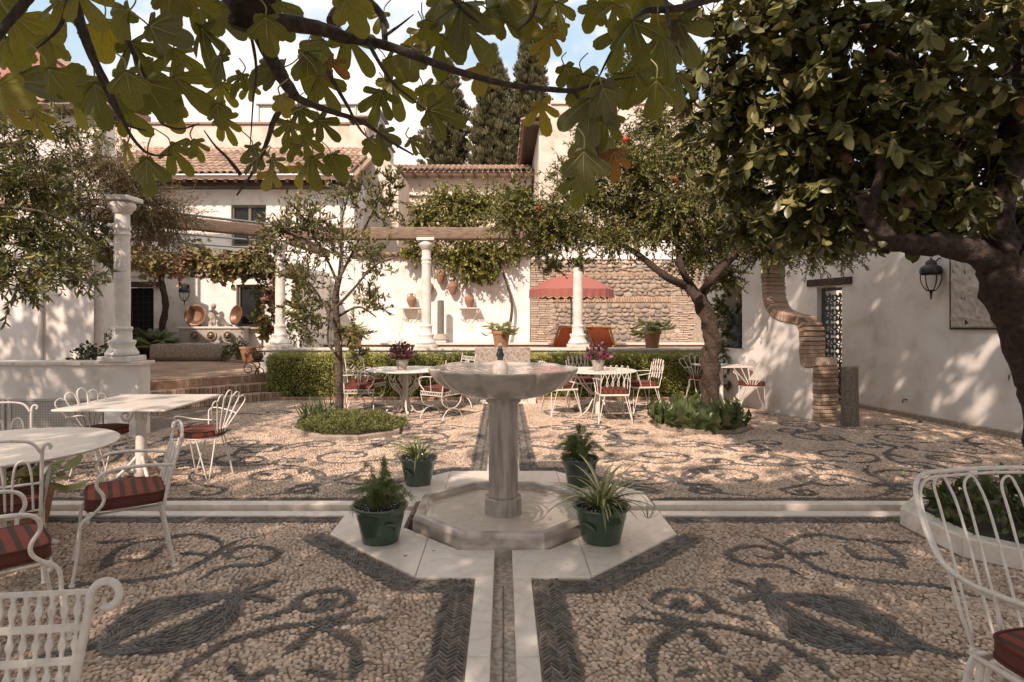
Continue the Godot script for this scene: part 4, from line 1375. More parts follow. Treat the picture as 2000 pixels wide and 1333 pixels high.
func beam_mesh(under: Node3D, a: Vector3, b: Vector3, h: float, w: float) -> void:
	# hewn timber: a swept rectangle whose faces wander a little
	var m := MB.new()
	var rows := []
	var n := 24
	var t := (b - a).normalized()
	var side := t.cross(Vector3.UP).normalized()
	for i in n + 1:
		var p := a.lerp(b, float(i) / n)
		var ring := PackedVector3Array()
		for k in 12:
			var q: Vector2 = [Vector2(-1, -0.8), Vector2(-1, 0), Vector2(-1, 0.8), Vector2(-0.85, 1), Vector2(0, 1), Vector2(0.85, 1), Vector2(1, 0.8), Vector2(1, 0), Vector2(1, -0.8), Vector2(0.85, -1), Vector2(0, -1), Vector2(-0.85, -1)][k]
			ring.append(p + side * q.x * w * 0.5 * (1.0 + rr(-0.05, 0.04)) + Vector3.UP * q.y * h * 0.5 * (1.0 + rr(-0.05, 0.03)))
		rows.append(ring)
	m.grid(rows, true)
	m.fan(rows[0], -t)
	m.fan(rows[n], t)
	part("timber", m.make(), M.old_wood, under)

# ---------------------------------------------------------------- fountain
func build_fountain() -> void:
	var f := thing("fountain", "grey marble pedestal fountain with scalloped bowl in an octagonal basin, centre", "fountain", Vector3(0, 0, -4.79))
	# basin: octagonal ring with a rounded rim
	var m := MB.new()
	var rows := []
	var lip := [[0.672, -0.06], [0.672, 0.088], [0.672, 0.088], [0.655, 0.112], [0.64, 0.119], [0.612, 0.119], [0.604, 0.112], [0.602, 0.04]]
	for k in 8:
		rows = []
		for q in lip:
			var oc := ngon(8, q[0])
			var e0: Vector2 = oc[k]
			var e1: Vector2 = oc[(k + 1) % 8]
			rows.append(PackedVector3Array([Vector3(e0.x, q[1], e0.y), Vector3(e1.x, q[1], e1.y)]))
		m.grid(rows, false, true)
	part("basin", m.make(), M.marble_grey, f)
	m = MB.new()
	m.prism(ngon(8, 0.62), -0.05, 0.05)
	part("basin_floor", m.make(), M.marble_white, f)
	part("basin_water", ripples(0.602, 8, 0.098, 0.0014, 3), M.water, f)
	# pedestal
	m = MB.new()
	m.prism(ngon(8, 0.142), 0.04, 0.18, Transform3D.IDENTITY, 0.008)
	part("pedestal_base", m.make(), M.marble_shaft, f)
	rows = []
	for q in [[0.108, 0.175], [0.116, 0.19], [0.118, 0.5], [0.116, 0.9], [0.124, 0.915], [0.14, 0.925], [0.142, 0.955], [0.138, 0.965], [0.12, 0.97]]:
		var ring := PackedVector3Array()
		for k in 32:
			var an: float = TAU * k / 32.0
			var oct: float = cos(PI / 8) / cos(fposmod(an + PI / 8, PI / 4) - PI / 8)
			ring.append(Vector3(cos(an), 0, sin(an)) * q[0] * lerpf(1.0, oct / cos(PI / 8), 0.6) * 0.98 + Vector3(0, q[1], 0))
		rows.append(ring)
	m = MB.new()
	m.grid(rows, true, true)
	part("pedestal", m.make(), M.marble_shaft, f)
	# bowl with eight lobes
	rows = []
	var prof := [Vector2(0.03, 0.952), Vector2(0.13, 0.955), Vector2(0.21, 0.960), Vector2(0.30, 0.975), Vector2(0.39, 1.002), Vector2(0.47, 1.042), Vector2(0.53, 1.088), Vector2(0.57, 1.135), Vector2(0.588, 1.172), Vector2(0.589, 1.185), Vector2(0.578, 1.191), Vector2(0.562, 1.188), Vector2(0.55, 1.172), Vector2(0.50, 1.135), Vector2(0.40, 1.12), Vector2(0.02, 1.115)]
	for i in prof.size():
		var q: Vector2 = prof[i]
		var ring := PackedVector3Array()
		for k in 192:
			var an: float = TAU * k / 192.0
			var lobe: float = pow(absf(sin(4.0 * (an - 0.33))), 0.5)
			var amt: float = 0.12 * clampf(q.x * 3.0 - 0.25, 0.0, 1.0)
			ring.append(Vector3(cos(an), 0, sin(an)) * q.x * (1.0 - amt * (1.0 - lobe)) + Vector3(0, q.y, 0))
		rows.append(ring)
	m = MB.new()
	m.grid(rows, true, true)
	part("bowl", m.make(), M.marble_grey, f)
	var bw := MB.new()
	rows = []
	for i in 26:
		var ring := PackedVector3Array()
		var r: float = 0.03 + 0.525 * i / 25.0
		for k in 64:
			var an: float = TAU * k / 64.0
			var lobe: float = pow(absf(sin(4.0 * (an - 0.33))), 0.5)
			var rr2: float = r * (1.0 - 0.12 * (1.0 - lobe) * clampf(r * 3.0 - 0.25, 0, 1))
			ring.append(Vector3(cos(an) * rr2, 1.177 + 0.0014 * sin(r * 75.0) * (1.0 - r) + 0.0008 * sin(an * 7.0 + r * 60.0), sin(an) * rr2))
		rows.append(ring)
	bw.grid(rows, true, true)
	part("bowl_water", bw.make(), M.water, f)
	var boss := part("boss", lathed([Vector2(0.062, 1.11), Vector2(0.064, 1.19), Vector2(0.058, 1.215), Vector2(0.046, 1.235), Vector2(0.03, 1.246), Vector2(0.001, 1.248)]), M.marble_grey, f, Vector3(-0.025, 0, 0.0))
	m = MB.new()
	m.lathe([Vector2(0.022, 1.245), Vector2(0.024, 1.262), Vector2(0.016, 1.272), Vector2(0.02, 1.29), Vector2(0.015, 1.305), Vector2(0.019, 1.325), Vector2(0.017, 1.345), Vector2(0.02, 1.352), Vector2(0.012, 1.36), Vector2(0.001, 1.361)], 14)
	for k in 4:
		var an: float = TAU * k / 4.0 + 0.4
		m.tube(smooth([Vector3(cos(an) * 0.02, 1.27, sin(an) * 0.02), Vector3(cos(an) * 0.028, 1.29, sin(an) * 0.028), Vector3(cos(an) * 0.018, 1.315, sin(an) * 0.018), Vector3(cos(an) * 0.02, 1.335, sin(an) * 0.02)], 4), 0.007, 0.005, 6)
	part("spout", m.make(), M.bronze, f, Vector3(-0.025, 0, 0))
	# bubbling water on the spout, thin falls from the rim
	m = MB.new()
	for k in 9:
		var an: float = TAU * k / 9.0
		var h: float = rr(0.008, 0.02)
		m.tube(smooth([Vector3(0, 1.36, 0), Vector3(cos(an) * 0.008, 1.36 + h, sin(an) * 0.008), Vector3(cos(an) * 0.018, 1.352 + h * 0.4, sin(an) * 0.018), Vector3(cos(an) * 0.022, 1.335, sin(an) * 0.022)], 4), 0.0035, 0.002, 5)
	part("bubbling_water", m.make(), M.lantern_glass, f, Vector3(-0.025, 0, 0))
	m = MB.new()
	for q in [[-0.02, 0.14], [0.15, 0.13], [-0.09, 0.135], [0.06, 0.14]]:
		var y := 0.968
		while y > 0.10:
			var l: float = rr(0.02, 0.07)
			m.tube(PackedVector3Array([Vector3(q[0], y, q[1] + 0.012), Vector3(q[0] + rr(-0.003, 0.003), y - l, q[1] + 0.014)]), 0.0022, 0.0012, 5)
			y -= l + rr(0.03, 0.12)
	part("water_drips", m.make(), M.lantern_glass, f)

	# marble bench slab behind the fountain at the end of the channel
	var sl := thing("marble_slab", "upright pale marble slab with small feet standing before the hedge behind the fountain", "slab", Vector3(0, 0, -11.25))
	part("slab", bx(Vector3(-0.01, 0.50, 0.0), Vector3(1.02, 1.0, 0.09), 0.008), M.slab_beige, sl)
	for s in [-1, 1]: part("foot", bx(Vector3(s * 0.52, 0.05, 0.12), Vector3(0.14, 0.12, 0.30), 0.01), M.marble_white, sl)
	part("trough_floor", bx(Vector3(0, 0.015, 0.16), Vector3(0.88, 0.03, 0.26), 0.005), M.marble_white, sl)
	part("spout_plate", bx(Vector3(0, 0.42, 0.052), Vector3(0.16, 0.16, 0.016), 0.004), M.marble_grey, sl)

func ripples(apo: float, n: int, y: float, amp: float, seed_: int) -> ArrayMesh:
	var m := MB.new()
	var rows := []
	var ns := noise(6.0, 3, FastNoiseLite.TYPE_SIMPLEX_SMOOTH, seed_)
	for i in 44:
		var t: float = 0.005 + 0.995 * i / 43.0
		var ring := PackedVector3Array()
		for k in 96:
			var an: float = TAU * k / 96.0
			var seg: float = TAU / n
			var r: float = t * apo / cos(fposmod(an, seg) - seg * 0.5 if n < 30 else 0.0)
			var x: float = cos(an + seg * 0.5) * r
			var z: float = sin(an + seg * 0.5) * r
			var h: float = sin(Vector2(x - 0.05, z - 0.12).length() * 150.0) * 0.5 + sin(Vector2(x + 0.1, z - 0.16).length() * 110.0) * 0.5
			ring.append(Vector3(x, y + amp * (0.5 * h + 1.3 * ns.get_noise_2d(x, z)), z))
		rows.append(ring)
	m.grid(rows, true, true)
	return m.make()

# ---------------------------------------------------------------- hedge
func leaf_mesh(l: float, w: float, bend := 0.12, fold := 0.25, n := 4) -> ArrayMesh:   # along +y from the stalk, midrib folded
	var m := MB.new()
	var rows := []
	for j in n + 1:
		var t: float = float(j) / n
		var hw: float = w * 0.5 * pow(sin(PI * clampf(t * 0.9 + 0.06, 0, 1)), 0.8)
		if j == n: hw = 0.001
		var z: float = -bend * l * t * t
		rows.append(PackedVector3Array([Vector3(-hw, t * l, z + hw * fold), Vector3(0, t * l, z), Vector3(hw, t * l, z + hw * fold)]))
	m.grid(rows)
	return m.make()

func tone(a: Color, b: Color, k := 0.22) -> Color:
	return a.lerp(b, rng.randf()) * rr(1.0 - k, 1.0 + k)

func build_hedge() -> void:
	var h := thing("hedge", "long low clipped box hedge in front of the parapet, yellow-green on top", "hedge", Vector3(0, 0, -11.85))
	var core := MB.new()
	var rows := []
	for i in 46:
		var x: float = -4.38 + 8.95 * i / 45.0
		var ring := PackedVector3Array()
		for q in [[0.26, 0.02], [0.29, 0.3], [0.28, 0.62], [0.22, 0.76], [-0.22, 0.76], [-0.28, 0.4], [-0.28, 0.02]]:
			ring.append(Vector3(x, q[1] + rr(-0.02, 0.02) * (1 if q[1] > 0.1 else 0), q[0] + rr(-0.02, 0.02)))
		rows.append(ring)
	core.grid(rows, true)
	core.fan(rows[0], Vector3.LEFT)
	core.fan(rows[45], Vector3.RIGHT)
	part("branches", core.make(), mat("hedge_core", L(0.05, 0.05, 0.02), 1.0), h)
	var lm := leaf_mesh(0.030, 0.019, 0.1, 0.3, 3)
	var xs := []
	var cols := []
	var lump := noise(1.6, 3)
	for k in 70000:
		var x: float = rr(-4.48, 4.62)
		var face: float = rng.randf()
		var p: Vector3
		var nrm: Vector3
		var b: float = 0.045 * lump.get_noise_2d(x * 1.3, k % 7)
		if face < 0.62:
			var y: float = rr(0.015, 0.83)
			p = Vector3(x, y, 0.33 + b + rr(-0.07, 0.03) - 0.06 * smoothstep(0.7, 0.85, y))
			nrm = Vector3(0, 0.25, 1)
		elif face < 0.94:
			p = Vector3(x, 0.815 + b + rr(-0.05, 0.03), rr(-0.32, 0.30))
			nrm = Vector3(0, 1, 0.1)
		else:
			var e: float = -4.47 if rng.randf() < 0.6 else 4.6
			p = Vector3(e + rr(-0.03, 0.03), rr(0.02, 0.8), rr(-0.3, 0.3))
			nrm = Vector3(signf(e), 0.2, 0.2)
		if lump.get_noise_3dv(p * 4.0) < -0.33: continue
		var dir := (nrm * 0.8 + rdir() * 0.9).normalized()
		xs.append(Transform3D(aim(dir, rdir()) * Basis.from_scale(Vector3.ONE * rr(0.8, 1.3)), p))
		var up: float = smoothstep(0.55, 0.85, p.y + rr(-0.12, 0.12))
		cols.append(tone(Color(0.21, 0.23, 0.06), Color(0.38, 0.37, 0.10), 0.3).lerp(Color(0.40, 0.36, 0.09), 0.55 * up * rng.randf()))
	stuff("leaves", lm, M.leaves, h, xs, cols)
	part("kerb", bx(Vector3(0, 0.03, 0.42), Vector3(9.1, 0.07, 0.06), 0.008), M.terracotta_floor, h)

# ---------------------------------------------------------------- trees and climbers
func limb(under: Node, pts: Array, r0: float, r1: float, m: Material, sides := 10, wob := 0.10, called := "limb") -> void:
	var mb := MB.new()
	mb.tube(smooth(pts, 6), r0, r1, sides, wob, pts.size() * 3)
	part(called, mb.make(), m, under)

func foliage(blobs: Array, leaf_n: int, opts: Dictionary) -> Dictionary:
	# blobs: [centre, radii, twigs]; every twig carries leaves along its outer part. Returns leaf transforms, colours and a mesh of the twigs
	var xs := []
	var cols := []
	var tw := MB.new()
	var droop: float = opts.get("droop", 0.25)
	var ca: Color = opts.a
	var cb: Color = opts.b
	var cc: Color = opts.get("c", opts.b)
	var rare: float = opts.get("rare", 0.0)
	var tr: float = opts.get("twig", 0.004)
	var size: float = opts.get("size", 1.0)
	for bl in blobs:
		var c: Vector3 = bl[0]
		var r: Vector3 = bl[1]
		for k in bl[2]:
			var o: Vector3 = c + rdir() * r * rr(0.1, 0.6)
			var dir: Vector3 = ((o - c) / r.x + rdir() * 0.7 + opts.get("lean", Vector3.ZERO)).normalized()
			var l: float = r.x * rr(0.4, 0.8) * opts.get("reach", 1.0)
			var p1: Vector3 = o + dir * l * 0.5
			var dir2: Vector3 = (dir + Vector3(0, -droop, 0) + rdir() * 0.25).normalized()
			var p2: Vector3 = p1 + dir2 * l * 0.6
			if opts.get("twigs", true): tw.tube(PackedVector3Array([o, p1, p2]), tr, tr * 0.4, 4)
			for j in leaf_n:
				var t: float = (j + rr(0.2, 0.9)) / leaf_n
				var p: Vector3 = o.lerp(p1, t * 2.0) if t < 0.5 else p1.lerp(p2, t * 2.0 - 1.0)
				var tdir: Vector3 = dir if t < 0.5 else dir2
				var ld := (tdir * 0.7 + rdir() * 0.95 + Vector3(0, -droop * 1.3, 0)).normalized()
				xs.append(Transform3D(aim(ld, (Vector3.UP + rdir() * 0.8)) * Basis.from_scale(Vector3.ONE * size * rr(0.7, 1.2)), p))
				cols.append(tone(ca, cb) if rng.randf() > rare else tone(cc, cc, 0.35))
	return {"xs": xs, "cols": cols, "twigs": tw}

func crown(under: Node3D, blobs: Array, leaf: ArrayMesh, leaf_n: int, opts: Dictionary, m: Material, twm: Material) -> void:
	var f := foliage(blobs, leaf_n, opts)
	if opts.get("twigs", true):
		var o := part("twigs", f.twigs.make(), twm, under)
		o.set_meta("kind", "stuff")
	stuff("leaves", leaf, m, under, f.xs, f.cols)

func blob(px: float, py: float, d: float, rx: float, ry: float, rz: float, n: int) -> Array:
	return [P(px, py, d), Vector3(rx, ry, rz), n]

func kerb_ring(called: String, label: String, poly: PackedVector2Array, h: float, w: float, m: Material, cat := "planter") -> Node3D:
	# a raised bed: stone kerbs butted end to end round soil
	var c := Vector2.ZERO
	for p in poly: c += p
	c /= poly.size()
	var o := thing(called, label, cat, Vector3(c.x, 0, c.y))
	var inner := Geometry2D.offset_polygon(poly, -w, Geometry2D.JOIN_MITER)[0]
	for k in poly.size():
		var a: Vector2 = poly[k] - c
		var b: Vector2 = poly[(k + 1) % poly.size()] - c
		var bi := Vector2.ZERO
		var ai := Vector2.ZERO
		var da := 1e9
		var db := 1e9
		for q in inner:
			var z: Vector2 = q - c
			if z.distance_to(a) < da: da = z.distance_to(a); ai = z
			if z.distance_to(b) < db: db = z.distance_to(b); bi = z
		var g := (b - a).normalized() * 0.002
		var mb := MB.new()
		mb.prism(PackedVector2Array([a + g, b - g, bi - g, ai + g]), -0.04, h, Transform3D.IDENTITY, 0.008)
		part("kerb_stone", mb.make(), m, o)
	var s := MB.new()
	var si := PackedVector2Array()
	for q in inner: si.append(q - c)
	s.prism(si, -0.04, h - 0.02)
	part("soil", s.make(), M.soil_bed, o)
	return o

func ground_cover(under: Node3D, called: String, at: Vector3, rx: float, rz: float, h: float, n: int, leaf: ArrayMesh, a: Color, b: Color, upright := 0.6) -> void:
	var xs := []
	var cols := []
	for k in n:
		var an: float = rr(0, TAU)
		var r: float = sqrt(rng.randf())
		var dome: float = sqrt(maxf(0.0, 1.0 - r * r * 0.92))
		var bump: float = 0.75 + 0.25 * sin(an * 5.0 + r * 9.0)
		var p := at + Vector3(cos(an) * r * rx, h * dome * bump * pow(rng.randf(), 0.35), sin(an) * r * rz)
		var dir := (rdir() * (1.0 - upright) + Vector3.UP * upright + Vector3(cos(an), 0, sin(an)) * r * 0.6).normalized()
		xs.append(Transform3D(aim(dir, rdir()) * Basis.from_scale(Vector3.ONE * rr(0.7, 1.25)), p))
		cols.append(tone(a, b, 0.3))
	stuff(called, leaf, M.leaves, under, xs, cols)

func build_trees() -> void:
	# --- slender young tree left of the fountain, in a kerbed bed
	var bed := kerb_ring("planting_bed", "low terracotta edged bed of ground cover round the slender left tree", PackedVector2Array([v2(568, 828), v2(570, 846), v2(622, 861), v2(700, 862), v2(780, 851), v2(784, 828), v2(738, 808), v2(612, 808)]), 0.06, 0.09, M.stone0)
	ground_cover(bed, "ground_cover", Vector3(0.16, 0.03, 0.16), 0.76, 0.64, 0.24, 8500, leaf_mesh(0.045, 0.012, 0.2, 0.2, 2), Color(0.10, 0.115, 0.03), Color(0.20, 0.20, 0.06), 0.4)
	ground_cover(bed, "grass_tuft", Vector3(-0.42, 0.04, -0.12), 0.24, 0.22, 0.20, 240, leaf_mesh(0.22, 0.010, 0.5, 0.2, 3), Color(0.04, 0.075, 0.015), Color(0.09, 0.12, 0.03), 0.75)
	var t := thing("young_tree", "slender young tree with a thin grey trunk and glossy small leaves, left of the fountain", "tree", Vector3(-2.42, 0, -9.0))
	var o: Vector3 = t.position
	var tp := func(px: float, py: float, dd := 9.0) -> Vector3: return P(px, py, dd) - o
	limb(t, [Vector3(0, 0, 0), tp.call(662, 740), tp.call(660, 660), tp.call(655, 590), tp.call(662, 540)], 0.062, 0.045, M.bark_grey, 12, 0.07, "trunk")
	for q in [[[662, 560], [640, 510], [615, 470], [600, 420]], [[662, 545], [690, 490], [720, 430], [745, 380]], [[660, 560], [665, 500], [668, 430], [690, 350]], [[657, 600], [690, 565], [730, 520], [770, 505]], [[655, 650], [640, 610], [610, 560], [580, 540]], [[658, 620], [700, 600], [735, 620]], [[655, 690], [640, 665], [645, 600]], [[620, 480], [570, 455], [530, 440]]]:
		limb(t, q.map(func(p): return tp.call(p[0], p[1], 9.0 + rr(-0.3, 0.3))), 0.024, 0.008, M.bark_grey, 7, 0.05, "branch")
	var lm := leaf_mesh(0.075, 0.026, 0.15, 0.3)
	crown(t, [blob(600, 430, 9.0, 0.50, 0.42, 0.5, 20), blob(560, 455, 8.9, 0.42, 0.3, 0.4, 16), blob(690, 370, 9.1, 0.42, 0.36, 0.4, 13), blob(740, 400, 9.0, 0.36, 0.34, 0.4, 12), blob(650, 480, 8.9, 0.5, 0.4, 0.5, 14), blob(720, 500, 8.9, 0.42, 0.4, 0.4, 13), blob(590, 540, 8.9, 0.44, 0.38, 0.4, 15), blob(720, 590, 8.9, 0.30, 0.34, 0.35, 10), blob(580, 610, 8.9, 0.34, 0.34, 0.3, 12), blob(690, 650, 8.9, 0.26, 0.24, 0.3, 9), blob(520, 500, 9.1, 0.34, 0.26, 0.3, 9), blob(765, 360, 9.0, 0.22, 0.25, 0.2, 6), blob(700, 690, 9.0, 0.18, 0.14, 0.2, 5)].map(func(b): return [b[0] - o, b[1], int(b[2] * 2.2)]), lm, 22, {"a": Color(0.10, 0.105, 0.033), "b": Color(0.20, 0.185, 0.06), "droop": -0.15, "twig": 0.006, "reach": 1.35}, M.leaves_gloss, M.twig)
	var st := thing("support_stake", "thin dark stake standing beside the slender tree's trunk in the left bed", "stake", Vector3(-2.52, 0.05, -8.95))
	part("stake", rod([Vector3.ZERO, Vector3(-0.02, 0.35, 0), Vector3(-0.02, 0.7, 0)], 0.009, 0.008, 6), M.black_iron, st)

	# --- pomegranate tree right of the fountain
	var pbed := kerb_ring("planting_bed", "low octagonal terracotta edged bed of acanthus round the pomegranate trunk", shifted_xz(ngon(8, 0.64), 2.86, 8.85), 0.05, 0.10, M.stone0)
	acanthus(pbed)
	var pg := thing("pomegranate_tree", "pomegranate tree with gnarled forked brown trunk, small leaves and red fruit", "tree", Vector3(3.18, 0.03, -9.2))
	o = pg.position
	var pp := func(q: Array) -> Vector3: return P(q[0], q[1], q[2] if q.size() > 2 else 9.2) - o
	limb(pg, [Vector3(0, 0, 0), pp.call([1387, 760]), pp.call([1388, 700]), pp.call([1392, 660]), pp.call([1380, 615]), pp.call([1362, 570])], 0.14, 0.108, M.bark_brown, 24, 0.24, "trunk")
	for q in [[[[1366, 585], [1340, 560], [1300, 540], [1250, 500], [1200, 470], [1150, 440]], 0.075, 0.025], [[[1368, 580], [1390, 545], [1430, 505], [1480, 480], [1560, 470]], 0.075, 0.022], [[[1362, 575], [1330, 520], [1325, 450], [1340, 380], [1330, 300]], 0.06, 0.015], [[[1330, 480], [1290, 430], [1240, 380], [1190, 330]], 0.035, 0.012], [[[1250, 505], [1230, 450], [1180, 400], [1100, 380]], 0.03, 0.01], [[[1430, 505], [1440, 440], [1480, 380], [1500, 320]], 0.035, 0.012], [[[1350, 420], [1390, 360], [1420, 300]], 0.03, 0.01], [[[1240, 380], [1210, 300], [1190, 200], [1200, 110]], 0.022, 0.006], [[[1560, 470], [1620, 480], [1680, 490]], 0.022, 0.008], [[[1150, 440], [1080, 430], [1010, 420]], 0.022, 0.006]]:
		limb(pg, q[0].map(func(p): return pp.call([p[0], p[1], 9.2 + rr(-0.35, 0.35)])), q[1], q[2], M.bark_brown, 9, 0.10, "limb")
	var pl := leaf_mesh(0.058, 0.021, 0.1, 0.3, 3)
	var pb := []
	for q in [[1080, 430, 0.5, 0.34, 26], [1000, 430, 0.42, 0.26, 18], [1150, 380, 0.55, 0.42, 32], [1110, 455, 0.45, 0.22, 20], [1055, 480, 0.3, 0.2, 10], [1190, 465, 0.4, 0.22, 14], [1180, 300, 0.5, 0.45, 30], [1250, 330, 0.55, 0.5, 34], [1240, 420, 0.55, 0.42, 34], [1150, 230, 0.28, 0.34, 12], [1210, 130, 0.20, 0.45, 10], [1320, 300, 0.6, 0.5, 34], [1320, 400, 0.6, 0.45, 38], [1290, 450, 0.45, 0.22, 16], [1400, 350, 0.6, 0.5, 36], [1400, 450, 0.55, 0.4, 32], [1480, 420, 0.55, 0.42, 30], [1500, 480, 0.5, 0.24, 24], [1580, 480, 0.5, 0.24, 24], [1660, 485, 0.36, 0.2, 14], [1420, 540, 0.3, 0.16, 10], [1460, 330, 0.5, 0.5, 24], [1360, 500, 0.45, 0.2, 18], [1280, 240, 0.4, 0.4, 18], [1010, 380, 0.3, 0.2, 9], [1110, 340, 0.35, 0.25, 13], [1080, 520, 0.18, 0.12, 4], [1130, 510, 0.16, 0.10, 3], [1380, 260, 0.5, 0.5, 20]]:
		pb.append([P(q[0], q[1], 9.2 + rr(-0.5, 0.6)) - o, Vector3(q[2], q[3], 0.6), int(q[4] * 5.2)])
	crown(pg, pb, pl, 34, {"a": Color(0.10, 0.12, 0.03), "b": Color(0.21, 0.205, 0.055), "c": Color(0.24, 0.19, 0.05), "rare": 0.12, "droop": 0.12, "twig": 0.004, "reach": 1.4}, M.leaves_gloss, M.twig)
	for q in [[1070, 235, 8.7, "beside the fig leaf tips"], [1222, 272, 8.6, "at the middle of the crown"], [1318, 350, 8.6, "low, right of the limbs' fork"], [1208, 315, 8.8, "just below the middle one"], [1052, 405, 8.9, "near the wooden beam"]]:
		var fr := part("fruit", lathed([Vector2(0.001, -0.042), Vector2(0.022, -0.038), Vector2(0.038, -0.018), Vector2(0.042, 0.004), Vector2(0.034, 0.028), Vector2(0.016, 0.04), Vector2(0.009, 0.045), Vector2(0.014, 0.06), Vector2(0.001, 0.052)], 16), M.pomegranate, pg, P(q[0], q[1], q[2]) - o, Basis(Vector3.RIGHT, PI + rr(-0.4, 0.4)))

	persimmon()

	# --- cypresses far behind
	for q in [[875, 120, 332, 38.0, 1.6, "slim grey-green cypress, leftmost of the three behind the low tiled house"], [962, 95, 332, 36.0, 1.5, "dense dark cypress in the middle of the three behind the low tiled house"], [1035, 45, 345, 40.0, 1.85, "tallest cypress, rightmost of the three beside the ochre house"]]:
		cypress(q[0], q[1], q[2], q[3], q[4], q[5])

	climbers()

func v2(px: float, py: float) -> Vector2:
	var g := G(px, py)
	return Vector2(g.x, -g.y)

func shifted_xz(p: PackedVector2Array, x: float, d: float) -> PackedVector2Array:
	var q := PackedVector2Array()
	for k in p: q.append(k + Vector2(x, -d))
	return q

func acanthus(bed: Node3D) -> void:
	# large toothed leaves, each one a piece
	var lm := []
	for s in 3:
		var m := MB.new()
		var rows := []
		for j in 13:
			var t: float = j / 12.0
			var hw: float = 0.125 * pow(sin(PI * clampf(t * 0.93 + 0.05, 0, 1)), 0.7) * (1.0 if j % 2 == 0 else 0.42)
			if j == 12: hw = 0.002
			var y: float = 0.34 * t
			var z: float = -0.24 * t * t + 0.03 * sin(t * 9.0 + s)
			rows.append(PackedVector3Array([Vector3(-hw, y + hw * 0.3, z + hw * 0.5), Vector3(-hw * 0.5, y, z + hw * 0.15), Vector3(0, y, z), Vector3(hw * 0.5, y, z + hw * 0.15), Vector3(hw, y + hw * 0.3, z + hw * 0.5)]))
		m.grid(rows)
		lm.append(m.make())
	for k in 4:
		var mt := mat("acanthus%d" % k, [L(0.035, 0.058, 0.018), L(0.055, 0.08, 0.026), L(0.025, 0.045, 0.015), L(0.08, 0.10, 0.038)][k], 0.4)
		mt.backlight_enabled = true
		mt.backlight = Color(0.4, 0.4, 0.25)
	for k in 190:
		var an: float = rr(0, TAU)
		var r: float = rr(0.05, 0.62)
		var tilt: float = rr(0.55, 1.6)
		var dir := Vector3(cos(an) * sin(tilt), cos(tilt), sin(an) * sin(tilt))
		part("leaf", lm[k % 3], M["acanthus%d" % (rng.randi() % 4)], bed, Vector3(cos(an) * r, 0.05, sin(an) * r), aim(dir, Vector3.UP + rdir() * 0.3) * Basis.from_scale(Vector3.ONE * rr(0.5, 1.0)))

func cypress(px: float, top: float, base_y: float, d: float, w: float, label: String) -> void:
	var h: float = (base_y - top) * d / F + 3.0
	var at := P(px, base_y, d) - Vector3(0, 3.0, 0)
	var t := thing("cypress_tree", label, "tree", at)
	limb(t, [Vector3(0, -3, 0), Vector3(0, h * 0.5, 0), Vector3(0, h * 0.9, 0)], 0.22, 0.05, M.bark_grey, 8, 0.05, "trunk")
	var xs := []
	var cols := []
	var spray := MB.new()
	for k in 7:
		var dd := (Vector3.UP + Vector3(sin(k * 2.4), 0.0, cos(k * 2.4)) * 0.8).normalized()
		var sd := dd.cross(Vector3(cos(k * 2.4), 0.2, -sin(k * 2.4))).normalized() * 0.035
		spray.tri(-sd, sd, dd * 0.22, Vector3(0, 0, 1))
		spray.tri(dd * 0.08 - sd * 1.5, dd * 0.08 + sd * 1.2, dd * 0.25 + sd * 3, Vector3(0, 0, 1))
	var sm := spray.make()
	var ns := noise(0.9, 3)
	for k in 5200:
		var f: float = pow(rng.randf(), 0.8)
		var an: float = rr(0, TAU)
		var wid: float = w * (1.0 - pow(f, 3.2)) * (0.85 + 0.35 * ns.get_noise_2d(cos(an) * 2.0 + px, f * h * 0.5 + sin(an) * 2.0) * 2.0)
		var r: float = wid * sqrt(rr(0.25, 1.0)) * rr(0.85, 1.12)
		var p := Vector3(cos(an) * r, f * h, sin(an) * r)
		if ns.get_noise_3dv(p * 1.6 + Vector3.ONE * px) < -0.22: continue
		xs.append(Transform3D(aim(Vector3(cos(an) * 0.5, 1.0, sin(an) * 0.5) + rdir() * 0.5, rdir()) * Basis.from_scale(Vector3.ONE * rr(0.8, 1.6)), p))
		cols.append(tone(Color(0.075, 0.075, 0.033), Color(0.16, 0.14, 0.065), 0.25))
	stuff("foliage", sm, M.leaves, t, xs, cols)

